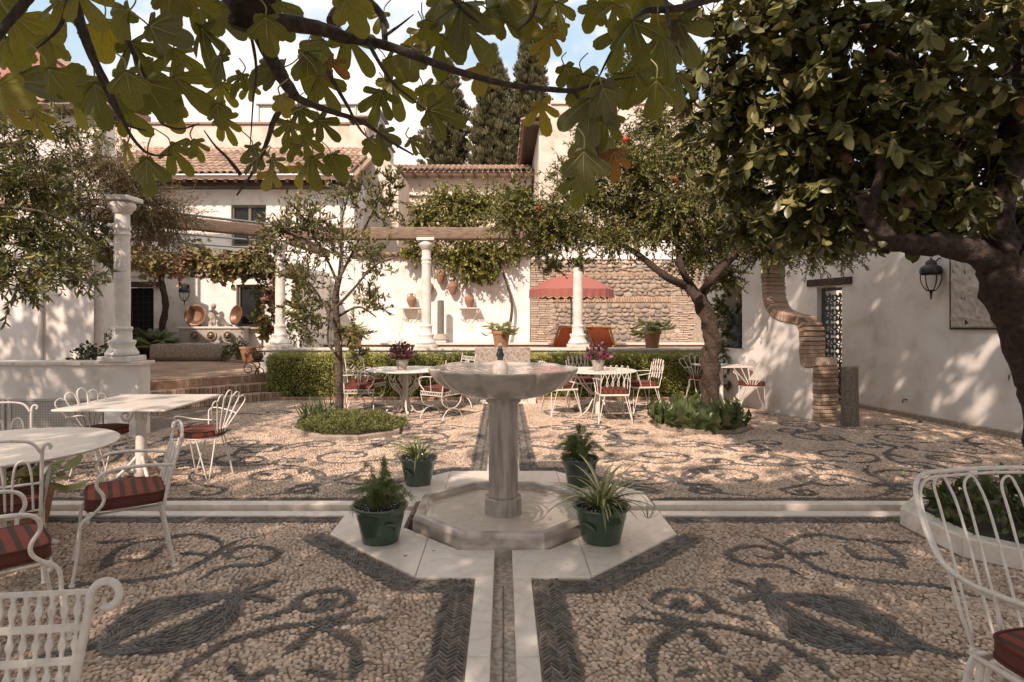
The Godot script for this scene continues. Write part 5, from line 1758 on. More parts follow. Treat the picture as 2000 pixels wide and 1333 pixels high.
func persimmon() -> void:
	var t := thing("persimmon_tree", "large dark persimmon tree with thick rough trunk arching in at the right edge", "tree", Vector3(4.25, 0.02, -4.55))
	var o: Vector3 = t.position
	var pp := func(x: float, y: float, d: float) -> Vector3: return P(x, y, d) - o
	limb(t, [Vector3(0.0, 0, 0), Vector3(-0.10, 0.55, 0.0), pp.call(2028, 715, 4.55), pp.call(1985, 610, 4.5), pp.call(1950, 530, 4.5), pp.call(1952, 470, 4.5)], 0.178, 0.13, M.bark_dark, 26, 0.17, "trunk")
	for q in [[[[1965, 520, 4.5], [1900, 492, 4.4], [1840, 478, 4.3], [1780, 478, 4.3], [1735, 465, 4.3], [1700, 420, 4.3], [1680, 380, 4.3]], 0.10, 0.04], [[[1955, 490, 4.5], [1950, 410, 4.5], [1975, 300, 4.5], [1985, 180, 4.6], [1970, 50, 4.7], [1965, -100, 4.9]], 0.11, 0.06], [[[1975, 480, 4.5], [2020, 440, 4.6], [2100, 380, 4.8]], 0.09, 0.05], [[[1735, 465, 4.3], [1700, 470, 4.4], [1660, 440, 4.6], [1600, 400, 4.9]], 0.04, 0.015],
			[[[1905, 150, 4.3], [1840, 130, 4.1], [1780, 125, 4.0], [1730, 100, 3.9]], 0.028, 0.014], [[[1980, 230, 4.6], [1905, 150, 4.3]], 0.045, 0.03], [[[1900, 30, 4.2], [1780, 40, 4.1], [1640, 60, 4.2], [1530, 65, 4.4]], 0.03, 0.012], [[[1970, 90, 4.6], [1900, 30, 4.2]], 0.045, 0.03], [[[1700, 420, 4.3], [1720, 330, 4.2], [1715, 250, 4.2]], 0.04, 0.015], [[[1690, 400, 4.3], [1600, 330, 4.6], [1500, 290, 5.0]], 0.025, 0.008], [[[1980, 300, 4.6], [1880, 260, 5.2], [1700, 200, 5.8], [1560, 180, 6.2]], 0.05, 0.012]]:
		limb(t, q[0].map(func(p): return pp.call(p[0], p[1], p[2])), q[1], q[2], M.bark_dark, 16, 0.16, "limb")
	var blobs := []
	for q in [[1420, 60, 4.6, 0.45, 0.3, 16], [1500, 50, 4.4, 0.5, 0.35, 18], [1620, 40, 4.3, 0.5, 0.35, 20], [1740, 60, 4.2, 0.5, 0.35, 20], [1860, 50, 4.2, 0.5, 0.4, 20], [1960, 60, 4.4, 0.5, 0.4, 16], [1400, 160, 4.8, 0.4, 0.35, 16], [1480, 150, 4.6, 0.5, 0.4, 22], [1580, 150, 4.4, 0.5, 0.4, 24], [1700, 170, 4.3, 0.5, 0.4, 24], [1810, 170, 4.3, 0.5, 0.4, 24], [1920, 190, 4.5, 0.5, 0.4, 20], [1400, 250, 5.0, 0.32, 0.3, 13], [1480, 260, 4.8, 0.5, 0.4, 24], [1580, 260, 4.6, 0.5, 0.4, 26], [1690, 280, 4.5, 0.5, 0.4, 26], [1800, 290, 4.4, 0.5, 0.4, 26], [1910, 300, 4.6, 0.5, 0.4, 22], [1440, 350, 5.2, 0.36, 0.3, 16], [1520, 360, 5.0, 0.45, 0.35, 22], [1620, 370, 4.7, 0.45, 0.35, 24], [1720, 370, 4.6, 0.45, 0.3, 24], [1830, 380, 4.6, 0.45, 0.28, 24], [1940, 380, 4.7, 0.45, 0.3, 20], [1480, 430, 5.2, 0.3, 0.16, 12], [1570, 425, 5.0, 0.36, 0.18, 18], [1660, 425, 4.8, 0.32, 0.16, 16], [1780, 425, 4.8, 0.34, 0.14, 16], [1990, 430, 4.7, 0.3, 0.16, 12], [1900, 415, 4.9, 0.3, 0.16, 12],
			[1550, 200, 5.8, 0.6, 0.5, 22], [1750, 200, 5.8, 0.6, 0.5, 22], [1900, 250, 5.8, 0.6, 0.5, 20], [1650, 320, 5.8, 0.5, 0.4, 20], [1800, 340, 5.8, 0.5, 0.4, 20], [1600, -60, 4.5, 0.7, 0.5, 18], [1850, -80, 4.6, 0.8, 0.6, 22], [2100, 100, 4.8, 0.7, 0.7, 20], [2150, 300, 4.8, 0.7, 0.5, 18], [1450, -30, 4.7, 0.4, 0.3, 10], [1600, -200, 5.0, 0.8, 0.5, 40], [1850, -250, 5.0, 0.9, 0.6, 50], [2100, -150, 5.0, 0.9, 0.6, 50], [1700, -400, 5.2, 0.9, 0.6, 50], [1950, -430, 5.4, 1.0, 0.7, 60], [2200, -350, 5.4, 1.0, 0.7, 60], [2350, -100, 5.6, 0.9, 0.7, 50], [1800, -600, 5.6, 0.9, 0.6, 50], [2100, -620, 5.8, 0.9, 0.6, 50]]:
		blobs.append([P(q[0], q[1], q[2]) - o, Vector3(q[3], q[4], 0.5), int(q[5] * 1.1)])
	var f := foliage(blobs, 15, {"reach": 1.15, "a": Color(0.098, 0.106, 0.034), "b": Color(0.20, 0.185, 0.06), "c": Color(0.12, 0.06, 0.025), "rare": 0.03, "droop": 0.6, "twig": 0.006})
	var tw := part("twigs", f.twigs.make(), M.twig, t)
	tw.set_meta("kind", "stuff")
	var lms := [leaf_mesh(0.112, 0.062, 0.25, 0.28, 6), leaf_mesh(0.105, 0.058, 0.08, 0.45, 6), leaf_mesh(0.12, 0.060, 0.4, 0.18, 6)]
	var order := range(f.xs.size())
	var eye: Vector3 = Vector3(0, EYE, 0) - o
	var dist: Array = f.xs.map(func(q):
		var w: Vector3 = q.origin + o
		var px: float = 983.0 + w.x * F / -w.z
		var py: float = 616.0 - (w.y - EYE) * F / -w.z
		return q.origin.distance_to(eye) + (0.0 if px > 0 and px < 2000 and py > 0 and py < 1333 else 100.0))
	order.sort_custom(func(x, y): return dist[x] < dist[y])
	for k in 5:
		var mt := mat("persimmon_leaf%d" % k, [L(0.155, 0.155, 0.052), L(0.115, 0.122, 0.04), L(0.21, 0.195, 0.066), L(0.085, 0.094, 0.035), L(0.185, 0.176, 0.072)][k], 0.5)
		mt.backlight_enabled = true
		mt.backlight = Color(0.5, 0.5, 0.3)
	var xs := []
	var cols := []
	for k in order.size():
		var i: int = order[k]
		if k < 298: part("leaf", lms[k % 3], M["persimmon_leaf%d" % (rng.randi() % 5)], t, f.xs[i].origin, f.xs[i].basis)
		else:
			xs.append(f.xs[i])
			cols.append(f.cols[i])
	# the high part of the crown, above the frame: it keeps the right wall in shade
	var ns := noise(0.6, 3, FastNoiseLite.TYPE_SIMPLEX_SMOOTH, 23)
	var ray := Vector3(0.41, -0.915, -1.0)
	for k in 9500:
		var hd: float = rr(7.0, 12.6)
		var hit := Vector3(6.13 + 0.19 * (10.64 - hd), rr(-0.2, 3.4), -hd)
		var p := hit - ray * rr(3.4, 7.6)
		if ns.get_noise_2d(hd * 2.6 + hit.y * 1.4, hit.y * 0.5) > 0.20 - 0.10 * (1.6 - hit.y): continue
		if p.z < -0.05 and absf(p.x) < -p.z * 0.95 and 616.0 - (p.y - EYE) * F / -p.z > -70: continue
		xs.append(Transform3D(aim((Vector3(rr(-0.6, 0.6), -1.0, rr(-0.6, 0.6)) + rdir() * 0.6).normalized(), rdir()) * Basis.from_scale(Vector3.ONE * rr(1.3, 2.0)), p - o))
		cols.append(tone(Color(0.075, 0.08, 0.026), Color(0.155, 0.142, 0.048)))
	stuff("leaves", lms[0], M.leaves_gloss, t, xs, cols)
	# bed at the right edge
	var bed := kerb_ring("planter_bed", "octagonal marble kerbed bed with leafy plants at the lower right edge", shifted_xz(ngon(8, 0.76), 3.80, 4.35), 0.13, 0.13, M.marble_white)
	ground_cover(bed, "leafy_plants", Vector3(0.0, 0.1, 0.0), 0.62, 0.62, 0.34, 700, leaf_mesh(0.09, 0.045, 0.25, 0.25, 4), Color(0.04, 0.062, 0.018), Color(0.10, 0.11, 0.035), 0.35)
	ground_cover(bed, "lantana_flowers", Vector3(0.0, 0.2, 0.0), 0.5, 0.5, 0.25, 60, pebble_mesh(2), Color(0.0, 0.0, 0.0), Color(0.0, 0.0, 0.0), 0.5)
	var fl: MultiMeshInstance3D = bed.get_node("lantana_flowers")
	for k in 60:
		var q: Transform3D = fl.multimesh.get_instance_transform(k)
		fl.multimesh.set_instance_transform(k, Transform3D(Basis.from_scale(Vector3.ONE * 0.012), q.origin))
		fl.multimesh.set_instance_color(k, Color(0.16, 0.03, 0.12))
	var bush := thing("wall_shrub", "feathery green shrub against the right wall below the relief panel", "shrub", Vector3(6.35, 0.0, -7.3))
	limb(bush, [Vector3(0, 0, 0), Vector3(-0.05, 0.6, 0.1), Vector3(-0.1, 1.0, 0.15)], 0.02, 0.01, M.twig, 6, 0.05, "stem")
	crown(bush, [[Vector3(-0.1, 1.05, 0.15), Vector3(0.26, 0.2, 0.3), 10], [Vector3(-0.05, 0.6, 0.1), Vector3(0.24, 0.25, 0.3), 10], [Vector3(0.0, 0.3, 0.05), Vector3(0.22, 0.2, 0.3), 8]], leaf_mesh(0.06, 0.02, 0.1, 0.2, 3), 16, {"a": Color(0.05, 0.08, 0.02), "b": Color(0.12, 0.13, 0.04), "droop": 0.5}, M.leaves, M.twig)

func climbers() -> void:
	# vines over the far garden wall
	var v := thing("wall_climber", "sunny yellow-green climber spilling over the white wall above the jugs", "climber", Vector3(-1.2, 0.43, -19.0))
	var o: Vector3 = v.position
	limb(v, [P(990, 660, 18.7) - o, P(1000, 600, 18.7) - o, P(985, 540, 18.7) - o, P(960, 480, 18.7) - o], 0.05, 0.03, M.bark_grey, 7, 0.1, "stem")
	var bl := []
	for q in [[830, 425, 0.6, 0.5, 26], [880, 400, 0.75, 0.5, 34], [940, 400, 0.75, 0.55, 34], [1000, 410, 0.6, 0.5, 24], [900, 455, 0.8, 0.5, 30], [830, 480, 0.6, 0.35, 22], [900, 500, 0.7, 0.35, 28], [960, 490, 0.7, 0.45, 30], [920, 525, 0.5, 0.3, 18], [955, 540, 0.35, 0.25, 10], [1010, 480, 0.4, 0.4, 16], [1040, 440, 0.5, 0.6, 18], [800, 492, 0.25, 0.2, 8]]:
		bl.append([P(q[0], q[1], 19.0 + rr(-0.45, 0.0)) - o, Vector3(q[2], q[3], 0.4), q[4] * 3])
	crown(v, bl, leaf_mesh(0.10, 0.05, 0.15, 0.25, 3), 30, {"reach": 1.5, "a": Color(0.12, 0.13, 0.03), "b": Color(0.28, 0.26, 0.06), "droop": 0.35, "twig": 0.008}, M.leaves, M.twig)
	# ivy at the niche
	var iv := thing("ivy", "light green ivy climbing the wall left of the urn niche", "climber", Vector3(4.2, 0, -11.7))
	o = iv.position
	limb(iv, [Vector3(0, 0, 0), Vector3(-0.05, 1.0, 0.0), Vector3(0.0, 2.0, 0.0)], 0.03, 0.015, M.twig, 6, 0.1, "stem")
	bl = []
	for q in [[1415, 480, 0.35, 0.4, 16], [1410, 540, 0.28, 0.35, 16], [1408, 600, 0.26, 0.35, 16], [1412, 650, 0.28, 0.3, 16], [1425, 690, 0.3, 0.26, 16], [1440, 720, 0.26, 0.25, 12], [1420, 740, 0.3, 0.3, 14], [1440, 640, 0.15, 0.3, 8]]: bl.append([P(q[0], q[1], 11.3) - o, Vector3(q[2], q[3], 0.25), int(q[4] * 1.6)])
	crown(iv, bl, leaf_mesh(0.06, 0.04, 0.1, 0.2, 3), 30, {"a": Color(0.10, 0.115, 0.03), "b": Color(0.23, 0.21, 0.07), "droop": 0.5}, M.leaves, M.twig)
	# jasmine and oleander mass at far left
	var j := thing("jasmine_climber", "tangled jasmine with brown tendrils and narrow leaves draped over the pergola at left", "climber", Vector3(-5.9, 0.45, -8.6))
	o = j.position
	limb(j, [Vector3(0.2, 0, -0.5), Vector3(0.25, 1.2, -0.4), Vector3(0.1, 2.2, -0.3)], 0.045, 0.03, M.twig, 8, 0.12, "stem")
	limb(j, [P(-40, 400, 6.5) - o, P(60, 410, 6.4) - o, P(110, 425, 6.4) - o, P(150, 450, 6.6) - o, P(175, 480, 7.0) - o], 0.018, 0.008, M.bark_grey, 6, 0.05, "branch")
	var bn := []
	for q in [[20, 260, 7.0, 0.5, 0.4, 18], [90, 260, 7.2, 0.5, 0.4, 16], [150, 250, 7.6, 0.35, 0.3, 9], [30, 360, 6.8, 0.55, 0.4, 26], [95, 370, 7.0, 0.42, 0.4, 22], [30, 450, 6.6, 0.5, 0.35, 26], [95, 450, 6.9, 0.42, 0.35, 24], [175, 450, 8.7, 0.35, 0.35, 18], [60, 520, 6.4, 0.45, 0.3, 18], [20, 560, 6.2, 0.35, 0.25, 10], [130, 520, 6.8, 0.4, 0.25, 15], [190, 500, 8.7, 0.3, 0.3, 12], [-60, 350, 6.5, 0.6, 0.6, 20], [-60, 500, 6.2, 0.5, 0.5, 18], [170, 540, 7.2, 0.2, 0.18, 5]]:
		bn.append([P(q[0], q[1], q[2]) - o, Vector3(q[3], q[4], 0.5), q[5]])
	crown(j, bn.map(func(z): return [z[0], z[1], int(z[2] * 1.7)]), leaf_mesh(0.095, 0.024, 0.2, 0.25, 3), 24, {"reach": 1.3, "a": Color(0.10, 0.11, 0.035), "b": Color(0.22, 0.205, 0.07), "c": Color(0.27, 0.24, 0.05), "rare": 0.08, "droop": 0.3, "twig": 0.005}, M.leaves, M.twig)
	var bt := []
	for q in [[150, 315, 8.6, 0.55, 0.3, 60], [220, 330, 8.6, 0.55, 0.35, 60], [130, 400, 8.6, 0.5, 0.4, 60], [270, 380, 8.8, 0.55, 0.35, 60], [310, 430, 9.4, 0.6, 0.4, 60], [290, 455, 9.0, 0.45, 0.25, 34], [70, 330, 7.6, 0.5, 0.3, 40], [340, 420, 9.8, 0.5, 0.3, 34], [250, 420, 8.8, 0.5, 0.35, 40], [330, 465, 9.6, 0.45, 0.2, 16]]:
		bt.append([P(q[0], q[1], q[2]) - o, Vector3(q[3], q[4], 0.5), q[5]])
	crown(j, bt.map(func(z): return [z[0], z[1], int(z[2] * 3.2)]), leaf_mesh(0.036, 0.013, 0.1, 0.2, 2), 26, {"a": Color(0.12, 0.10, 0.04), "b": Color(0.21, 0.165, 0.065), "droop": 0.3, "twig": 0.0035, "reach": 1.4}, M.leaves, mat("tendril", L(0.17, 0.115, 0.07), 0.9))
	# grape vine on the pergola rails
	var gv := thing("grape_vine", "autumn grape vine with yellow, brown and russet leaves on the pergola rails", "climber", Vector3(-7.3, 0.45, -13.2))
	o = gv.position
	limb(gv, [P(316, 697, 15.9) - o, P(317, 640, 15.9) - o, P(323, 590, 15.85) - o, P(314, 545, 15.7) - o, P(328, 522, 15.2) - o], 0.09, 0.065, M.bark_dark, 12, 0.2, "trunk")
	limb(gv, [P(322, 528, 15.3) - o, P(360, 512, 14.0) - o, P(420, 505, 13.4) - o, P(500, 510, 12.9) - o], 0.05, 0.02, M.bark_dark, 8, 0.1, "limb")
	var lg := [[300, 505, 0.5, 0.22, 14], [350, 510, 0.5, 0.22, 18], [400, 505, 0.45, 0.22, 16], [440, 515, 0.4, 0.2, 16], [480, 515, 0.4, 0.22, 20], [420, 530, 0.25, 0.10, 3], [270, 505, 0.4, 0.2, 8], [505, 500, 0.3, 0.2, 10], [540, 520, 0.3, 0.3, 12], [535, 580, 0.22, 0.4, 12], [520, 640, 0.2, 0.35, 10]]
	for pass_ in 2:
		var bg := []
		for q in lg: bg.append([P(q[0], q[1], 13.2 + rr(-0.5, 0.5)) - o, Vector3(q[2], q[3], 0.4), int(q[4] * (2.0 if pass_ == 0 else 1.3))])
		crown(gv, bg, leaf_mesh(0.10, 0.095, 0.2, 0.3, 4), 9, ({"a": Color(0.14, 0.125, 0.04), "b": Color(0.28, 0.22, 0.07), "droop": 0.5, "reach": 1.4} if pass_ == 0 else {"a": Color(0.20, 0.10, 0.055), "b": Color(0.30, 0.17, 0.10), "droop": 0.5, "reach": 1.4}), M.leaves, M.twig)
	# laurel by the left corner column
	var la := thing("laurel_bush", "dark green laurel bush growing between the corner column and the white wing window", "shrub", Vector3(-5.3, 0.45, -13.3))
	o = la.position
	limb(la, [Vector3(0, 0, 0), Vector3(0.05, 0.9, 0), Vector3(0, 1.6, 0)], 0.03, 0.015, M.twig, 7, 0.1, "stem")
	bl = []
	for q in [[520, 560, 0.4, 0.3, 14], [580, 560, 0.45, 0.35, 18], [600, 620, 0.5, 0.35, 20], [560, 630, 0.4, 0.3, 14], [520, 620, 0.3, 0.35, 12], [640, 600, 0.4, 0.4, 14], [500, 590, 0.3, 0.3, 10], [600, 660, 0.6, 0.2, 14]]: bl.append([P(q[0], q[1], 13.3) - o, Vector3(q[2], q[3], 0.4), q[4]])
	crown(la, bl, leaf_mesh(0.09, 0.035, 0.15, 0.25, 3), 26, {"reach": 1.3, "a": Color(0.07, 0.085, 0.025), "b": Color(0.16, 0.155, 0.05), "c": Color(0.45, 0.40, 0.36), "rare": 0.01}, M.leaves, M.twig)

# ---------------------------------------------------------------- things on and before the walls
func jug_profile(h: float, r: float) -> Array:
	return [Vector2(0.001, 0), Vector2(r * 0.42, 0), Vector2(r * 0.5, h * 0.05), Vector2(r * 0.78, h * 0.25), Vector2(r * 0.99, h * 0.48), Vector2(r, h * 0.56), Vector2(r * 0.9, h * 0.68), Vector2(r * 0.55, h * 0.79), Vector2(r * 0.27, h * 0.85), Vector2(r * 0.25, h * 0.93), Vector2(r * 0.36, h * 0.97), Vector2(r * 0.34, h), Vector2(r * 0.2, h), Vector2(r * 0.18, h * 0.9)]

func jug_handle(h: float, r: float, s: float) -> ArrayMesh:
	return rod([Vector3(s * r * 0.25, h * 0.92, 0), Vector3(s * r * 0.62, h * 0.95, 0), Vector3(s * r * 0.82, h * 0.84, 0), Vector3(s * r * 0.78, h * 0.68, 0)], r * 0.07, -1, 7)

func lantern(label: String, at: Vector3, scale_: float, turn: float) -> Node3D:
	# domed cap, glass cage with curved ribs, tail and wall arm; local -z is the wall
	var l := thing("wall_lantern", label, "lantern", at, turn)
	l.scale = Vector3.ONE * scale_
	part("cap", lathed([Vector2(0.17, 0.0), Vector2(0.172, 0.03), Vector2(0.165, 0.075), Vector2(0.145, 0.11), Vector2(0.105, 0.135), Vector2(0.088, 0.14), Vector2(0.086, 0.165), Vector2(0.075, 0.20), Vector2(0.05, 0.225), Vector2(0.02, 0.238), Vector2(0.018, 0.255), Vector2(0.001, 0.26)], 28), M.lantern_green, l)
	var rb := MB.new()
	rb.lathe([Vector2(0.13, 0.003), Vector2(0.155, -0.02), Vector2(0.15, -0.03), Vector2(0.125, -0.02)], 24)
	for k in 5:
		rb.tube(smooth([Vector3(0.045 * cos(k * TAU / 5), 0.262, 0), Vector3(0, 0.262, 0)], 1), 0.001, -1, 3)
	part("ring", rb.make(), M.lantern_green, l)
	for k in 6:
		var an: float = TAU * k / 6.0 + 0.26
		var c := Vector3(cos(an), 0, sin(an))
		part("rib", rod([c * 0.148 + Vector3(0, -0.01, 0), c * 0.15 + Vector3(0, -0.09, 0), c * 0.125 + Vector3(0, -0.20, 0), c * 0.06 + Vector3(0, -0.30, 0)], 0.009, -1, 6), M.lantern_green, l)
	part("glass", lathed([Vector2(0.138, -0.01), Vector2(0.14, -0.09), Vector2(0.115, -0.20), Vector2(0.06, -0.29)], 6), M.lantern_glass, l)
	part("tail", lathed([Vector2(0.066, -0.285), Vector2(0.066, -0.30), Vector2(0.03, -0.315), Vector2(0.02, -0.34), Vector2(0.012, -0.42), Vector2(0.018, -0.435), Vector2(0.001, -0.45)], 16), M.lantern_green, l)
	var lp := MB.new()
	var pts := []
	for k in 13: pts.append(Vector3(0.028 * cos(TAU * k / 12.0), 0.285 + 0.028 * sin(TAU * k / 12.0), 0))
	lp.tube(PackedVector3Array(pts), 0.005, -1, 5)
	lp.tube(smooth([Vector3(0, 0.15, -0.07), Vector3(0, 0.26, -0.16), Vector3(0, 0.2, -0.25)], 6), 0.012, -1, 6)
	lp.box(Vector3(0, 0.1, -0.255), Vector3(0.07, 0.28, 0.02))
	part("arm", lp.make(), M.lantern_green, l)
	return l

func scroll(c: Vector3, r: float, a0: float, turns: float, way: float, ux := Vector3.RIGHT, uy := Vector3.UP, core := 0.2) -> Array:
	var out := []
	var n := int(turns * 9) + 2
	for k in n + 1:
		var t: float = float(k) / n
		var rad: float = r * lerpf(1.0, core, t)
		var a: float = a0 + way * TAU * turns * t
		out.append(c + (ux * cos(a) + uy * sin(a)) * rad)
	return out

func build_wall_things() -> void:
	var wz := -19.0
	var clay: Material = M.jug_clay
	# three jugs hung on the wall
	for q in [[860, 539, 0.50, 0.145, "dark clay jug with neck and handle hung highest on the white wall"], [884, 561, 0.46, 0.16, "round clay jug with a dark band hung right of the others, below the highest jug"], [838, 562, 0.46, 0.15, "clay jug hung on the white wall half hidden behind the white column"]]:
		var p := P(q[0], q[1], 18.85)
		var j := thing("hanging_jug", q[4], "jug", Vector3(p.x, p.y - q[2] * 0.5, wz + q[3] + 0.02), 0.0, "")
		part("body", lathed(jug_profile(q[2], q[3])), clay, j)
		part("band", lathed([Vector2(q[3] * 1.01, q[2] * 0.50), Vector2(q[3] * 1.05, q[2] * 0.515), Vector2(q[3] * 1.05, q[2] * 0.545), Vector2(q[3] * 1.0, q[2] * 0.56)]), M.brick2, j)
		part("handle", jug_handle(q[2], q[3], -1.0 if q[0] < 870 else 1.0), clay, j)
	# two jugs on shelves
	for q in [[803.5, "small white bracket shelf left of the white column on the sunlit wall", "two handled clay jug standing on the bracket shelf left of the column"], [916.5, "small white bracket shelf below the spilling climber on the sunlit wall", "two handled clay jug standing on the bracket shelf below the climber"]]:
		var p := P(q[0], 601, 18.8)
		var s := thing("bracket_shelf", q[1], "shelf", Vector3(p.x, p.y, wz))
		part("board", bx(Vector3(0, -0.02, 0.19), Vector3(0.62, 0.035, 0.36), 0.006), M.marble_white, s)
		for k in [-1, 1]:
			var b := MB.new()
			b.tube(smooth([Vector3(k * 0.22, -0.04, 0.32), Vector3(k * 0.23, -0.20, 0.25), Vector3(k * 0.16, -0.32, 0.06), Vector3(k * 0.12, -0.40, 0.015)], 5), 0.011, -1, 6)
			b.tube(smooth(scroll(Vector3(k * 0.27, -0.11, 0.33), 0.065, PI * 0.5, 1.1, -k), 3), 0.010, -1, 6)
			b.tube(smooth([Vector3(k * 0.12, -0.4, 0.015), Vector3(k * 0.07, -0.46, 0.02), Vector3(k * 0.03, -0.40, 0.02), Vector3(0, -0.33, 0.02)], 4), 0.009, -1, 6)
			b.tube(smooth(scroll(Vector3(k * 0.24, -0.38, 0.02), 0.06, PI, 0.9, k), 3), 0.008, -1, 6)
			part("bracket", b.make(), M.white_iron, s)
		var j := thing("clay_jug", q[2], "jug", Vector3(p.x, p.y, wz + 0.19))
		part("body", lathed(jug_profile(0.44, 0.15)), clay, j)
		for k in [-1.0, 1.0]: part("handle", jug_handle(0.44, 0.15, k), clay, j)
	var cs := thing("column_stump", "short dark grey stone shaft on a pale square base before the white wall", "column", P(860.5, 665, 18.45))
	part("base", lathed([Vector2(0.001, 0), Vector2(0.3, 0), Vector2(0.3, 0.05), Vector2(0.23, 0.08), Vector2(0.2, 0.19), Vector2(0.001, 0.2)], 4), M.stone_pale, cs, Vector3.ZERO, Basis(Vector3.UP, PI / 4))
	part("shaft", lathed([Vector2(0.105, 0.19), Vector2(0.098, 1.18), Vector2(0.09, 1.21), Vector2(0.001, 1.215)], 20), M.stone_grey, cs)

	# relief panel and lantern on the right wall
	var a := P(1863, 640, 8.77)
	var b := P(1990, 640, 7.87)
	var along := (b - a).normalized()
	var out := Vector3(-along.z, 0, along.x) * -1.0
	if out.x > 0: out = -out
	var rp := thing("relief_panel", "carved pale stone relief panel with dark edge hung on the right wall behind the trunk", "relief", a.lerp(b, 0.5))
	rp.basis = Basis(along, Vector3.UP, along.cross(Vector3.UP))
	var w: float = a.distance_to(b)
	var hh := 0.98
	part("frame", bx(Vector3(0, hh * 0.5, 0.02), Vector3(w + 0.06, hh + 0.06, 0.05), 0.006), M.black_iron, rp)
	var m := MB.new()
	var rows := []
	var ns := noise(5.0, 4)
	for j in 61:
		var ring := PackedVector3Array()
		for i in 61:
			var u: float = i / 60.0
			var v: float = j / 60.0
			var x: float = (u - 0.5) * w
			var z: float = 0.055 + 0.022 * ns.get_noise_2d(u * 2.2 + v * 0.8, v * 1.1)
			z += 0.05 * exp(-pow((u - 0.55) / 0.20, 2) - pow((v - 0.55) / 0.10, 2)) + 0.04 * exp(-pow((u - 0.78) / 0.08, 2) - pow((v - 0.68) / 0.09, 2))
			for lg in [[0.42, 0.30, -0.35], [0.50, 0.30, 0.2], [0.66, 0.30, -0.25], [0.72, 0.32, 0.35]]:
				var off: float = u - lg[0] - lg[2] * (v - 0.3)
				if v > 0.14 and v < 0.5: z += 0.03 * exp(-pow(off / 0.022, 2))
			z += 0.018 * exp(-pow((v - 0.12 - 0.03 * sin(u * 8.0)) / 0.03, 2))
			ring.append(Vector3(x, v * hh, z if i > 0 and j > 0 and i < 60 and j < 60 else 0.046))
		rows.append(ring)
	m.grid(rows)
	part("relief", m.make(), M.relief_stone, rp)
	lantern("dark green domed wall lantern on the right wall beside the carved relief", P(1819, 534, 8.95), 0.86, -1.4)
	lantern("bronze green domed wall lantern above the copper basins at back left", P(359.5, 570, 16.02), 0.80, 0.0)
	var peg := thing("wall_tap", "small metal tap low on the right wall", "tap", P(1767, 782, 9.55))
	part("tap", rod([Vector3(0.12, 0, -0.02), Vector3(0, 0.01, 0), Vector3(-0.03, 0, 0.01), Vector3(-0.035, -0.04, 0.01)], 0.012, -1, 8), M.brass_dark, peg)

	# urn in the niche
	var ud := Vector2(4.88, 9.15) + (Vector2(4.1, 11.9) - Vector2(4.88, 9.15)).normalized() * 1.98
	var u := thing("urn", "dark blue-green footed urn with a plant in the arched niche at right", "urn", Vector3(ud.x - 0.06, 1.005, -ud.y))
	part("body", lathed([Vector2(0.001, 0), Vector2(0.11, 0), Vector2(0.11, 0.03), Vector2(0.06, 0.06), Vector2(0.04, 0.16), Vector2(0.075, 0.20), Vector2(0.14, 0.25), Vector2(0.15, 0.31), Vector2(0.11, 0.35), Vector2(0.12, 0.46), Vector2(0.16, 0.56), Vector2(0.19, 0.60), Vector2(0.185, 0.62), Vector2(0.14, 0.60), Vector2(0.10, 0.5)]), M.urn_green, u)
	var o: Vector3 = u.position
	var up := thing("urn_plant", "dark leafy plant growing out of the niche urn", "plant", Vector3(ud.x - 0.06, 1.5, -ud.y))
	crown(up, [[Vector3(0, 0.28, 0), Vector3(0.12, 0.24, 0.1), 9], [Vector3(-0.18, 0.0, 0.0), Vector3(0.14, 0.2, 0.12), 7]], leaf_mesh(0.07, 0.035, 0.2, 0.25, 3), 10, {"a": Color(0.03, 0.045, 0.015), "b": Color(0.07, 0.08, 0.025), "droop": 0.4}, M.leaves, M.twig)

	# parasol and deck chairs on the far terrace
	var pc := P(1116, 588, 16.6)
	var pa := thing("parasol", "open faded red parasol with scalloped pale-edged valance before the stone wall", "parasol", Vector3(pc.x, 0.44, -16.6))
	part("pole", rod([Vector3.ZERO, Vector3(0, 1.2, 0), Vector3(0, 2.26, 0)], 0.024, -1, 10), M.metal_grey, pa)
	part("base", lathed([Vector2(0.001, 0), Vector2(0.26, 0), Vector2(0.26, 0.06), Vector2(0.05, 0.09), Vector2(0.04, 0.3), Vector2(0.001, 0.3)]), M.stone_grey, pa)
	var can := MB.new()
	rows = []
	var nn := 96
	for j in 12:
		var t: float = j / 11.0
		var ring := PackedVector3Array()
		for k in nn:
			var an: float = TAU * k / nn
			var panel: float = absf(sin(an * 4.0))
			var r: float = 0.02 + 1.13 * t * (1.0 - 0.035 * panel * t)
			ring.append(Vector3(cos(an) * r, 2.28 - 0.42 * pow(t, 1.7) - 0.02 * panel * t, sin(an) * r))
		rows.append(ring)
	can.grid(rows, true, true)
	part("canopy", can.make(), M.parasol, pa)
	for e in 2:
		var val := MB.new()
		rows = []
		for j in 4:
			var t: float = j / 3.0
			var ring := PackedVector3Array()
			for k in nn * 2:
				var an: float = TAU * k / (nn * 2)
				var panel: float = absf(sin(an * 4.0))
				var r: float = 1.15 * (1.0 - 0.035 * panel) + 0.015 * sin(an * 32.0) * t
				var drop: float = 0.21 + 0.022 * sin(an * 32.0)
				var y0: float = 1.86 - 0.02 * panel
				ring.append(Vector3(cos(an) * r, y0 - (drop * t if e == 0 else drop + 0.018 * t), sin(an) * r))
			rows.append(ring)
		val.grid(rows, true, true)
		part("valance" if e == 0 else "valance_edge", val.make(), M.parasol if e == 0 else M.parasol_edge, pa)
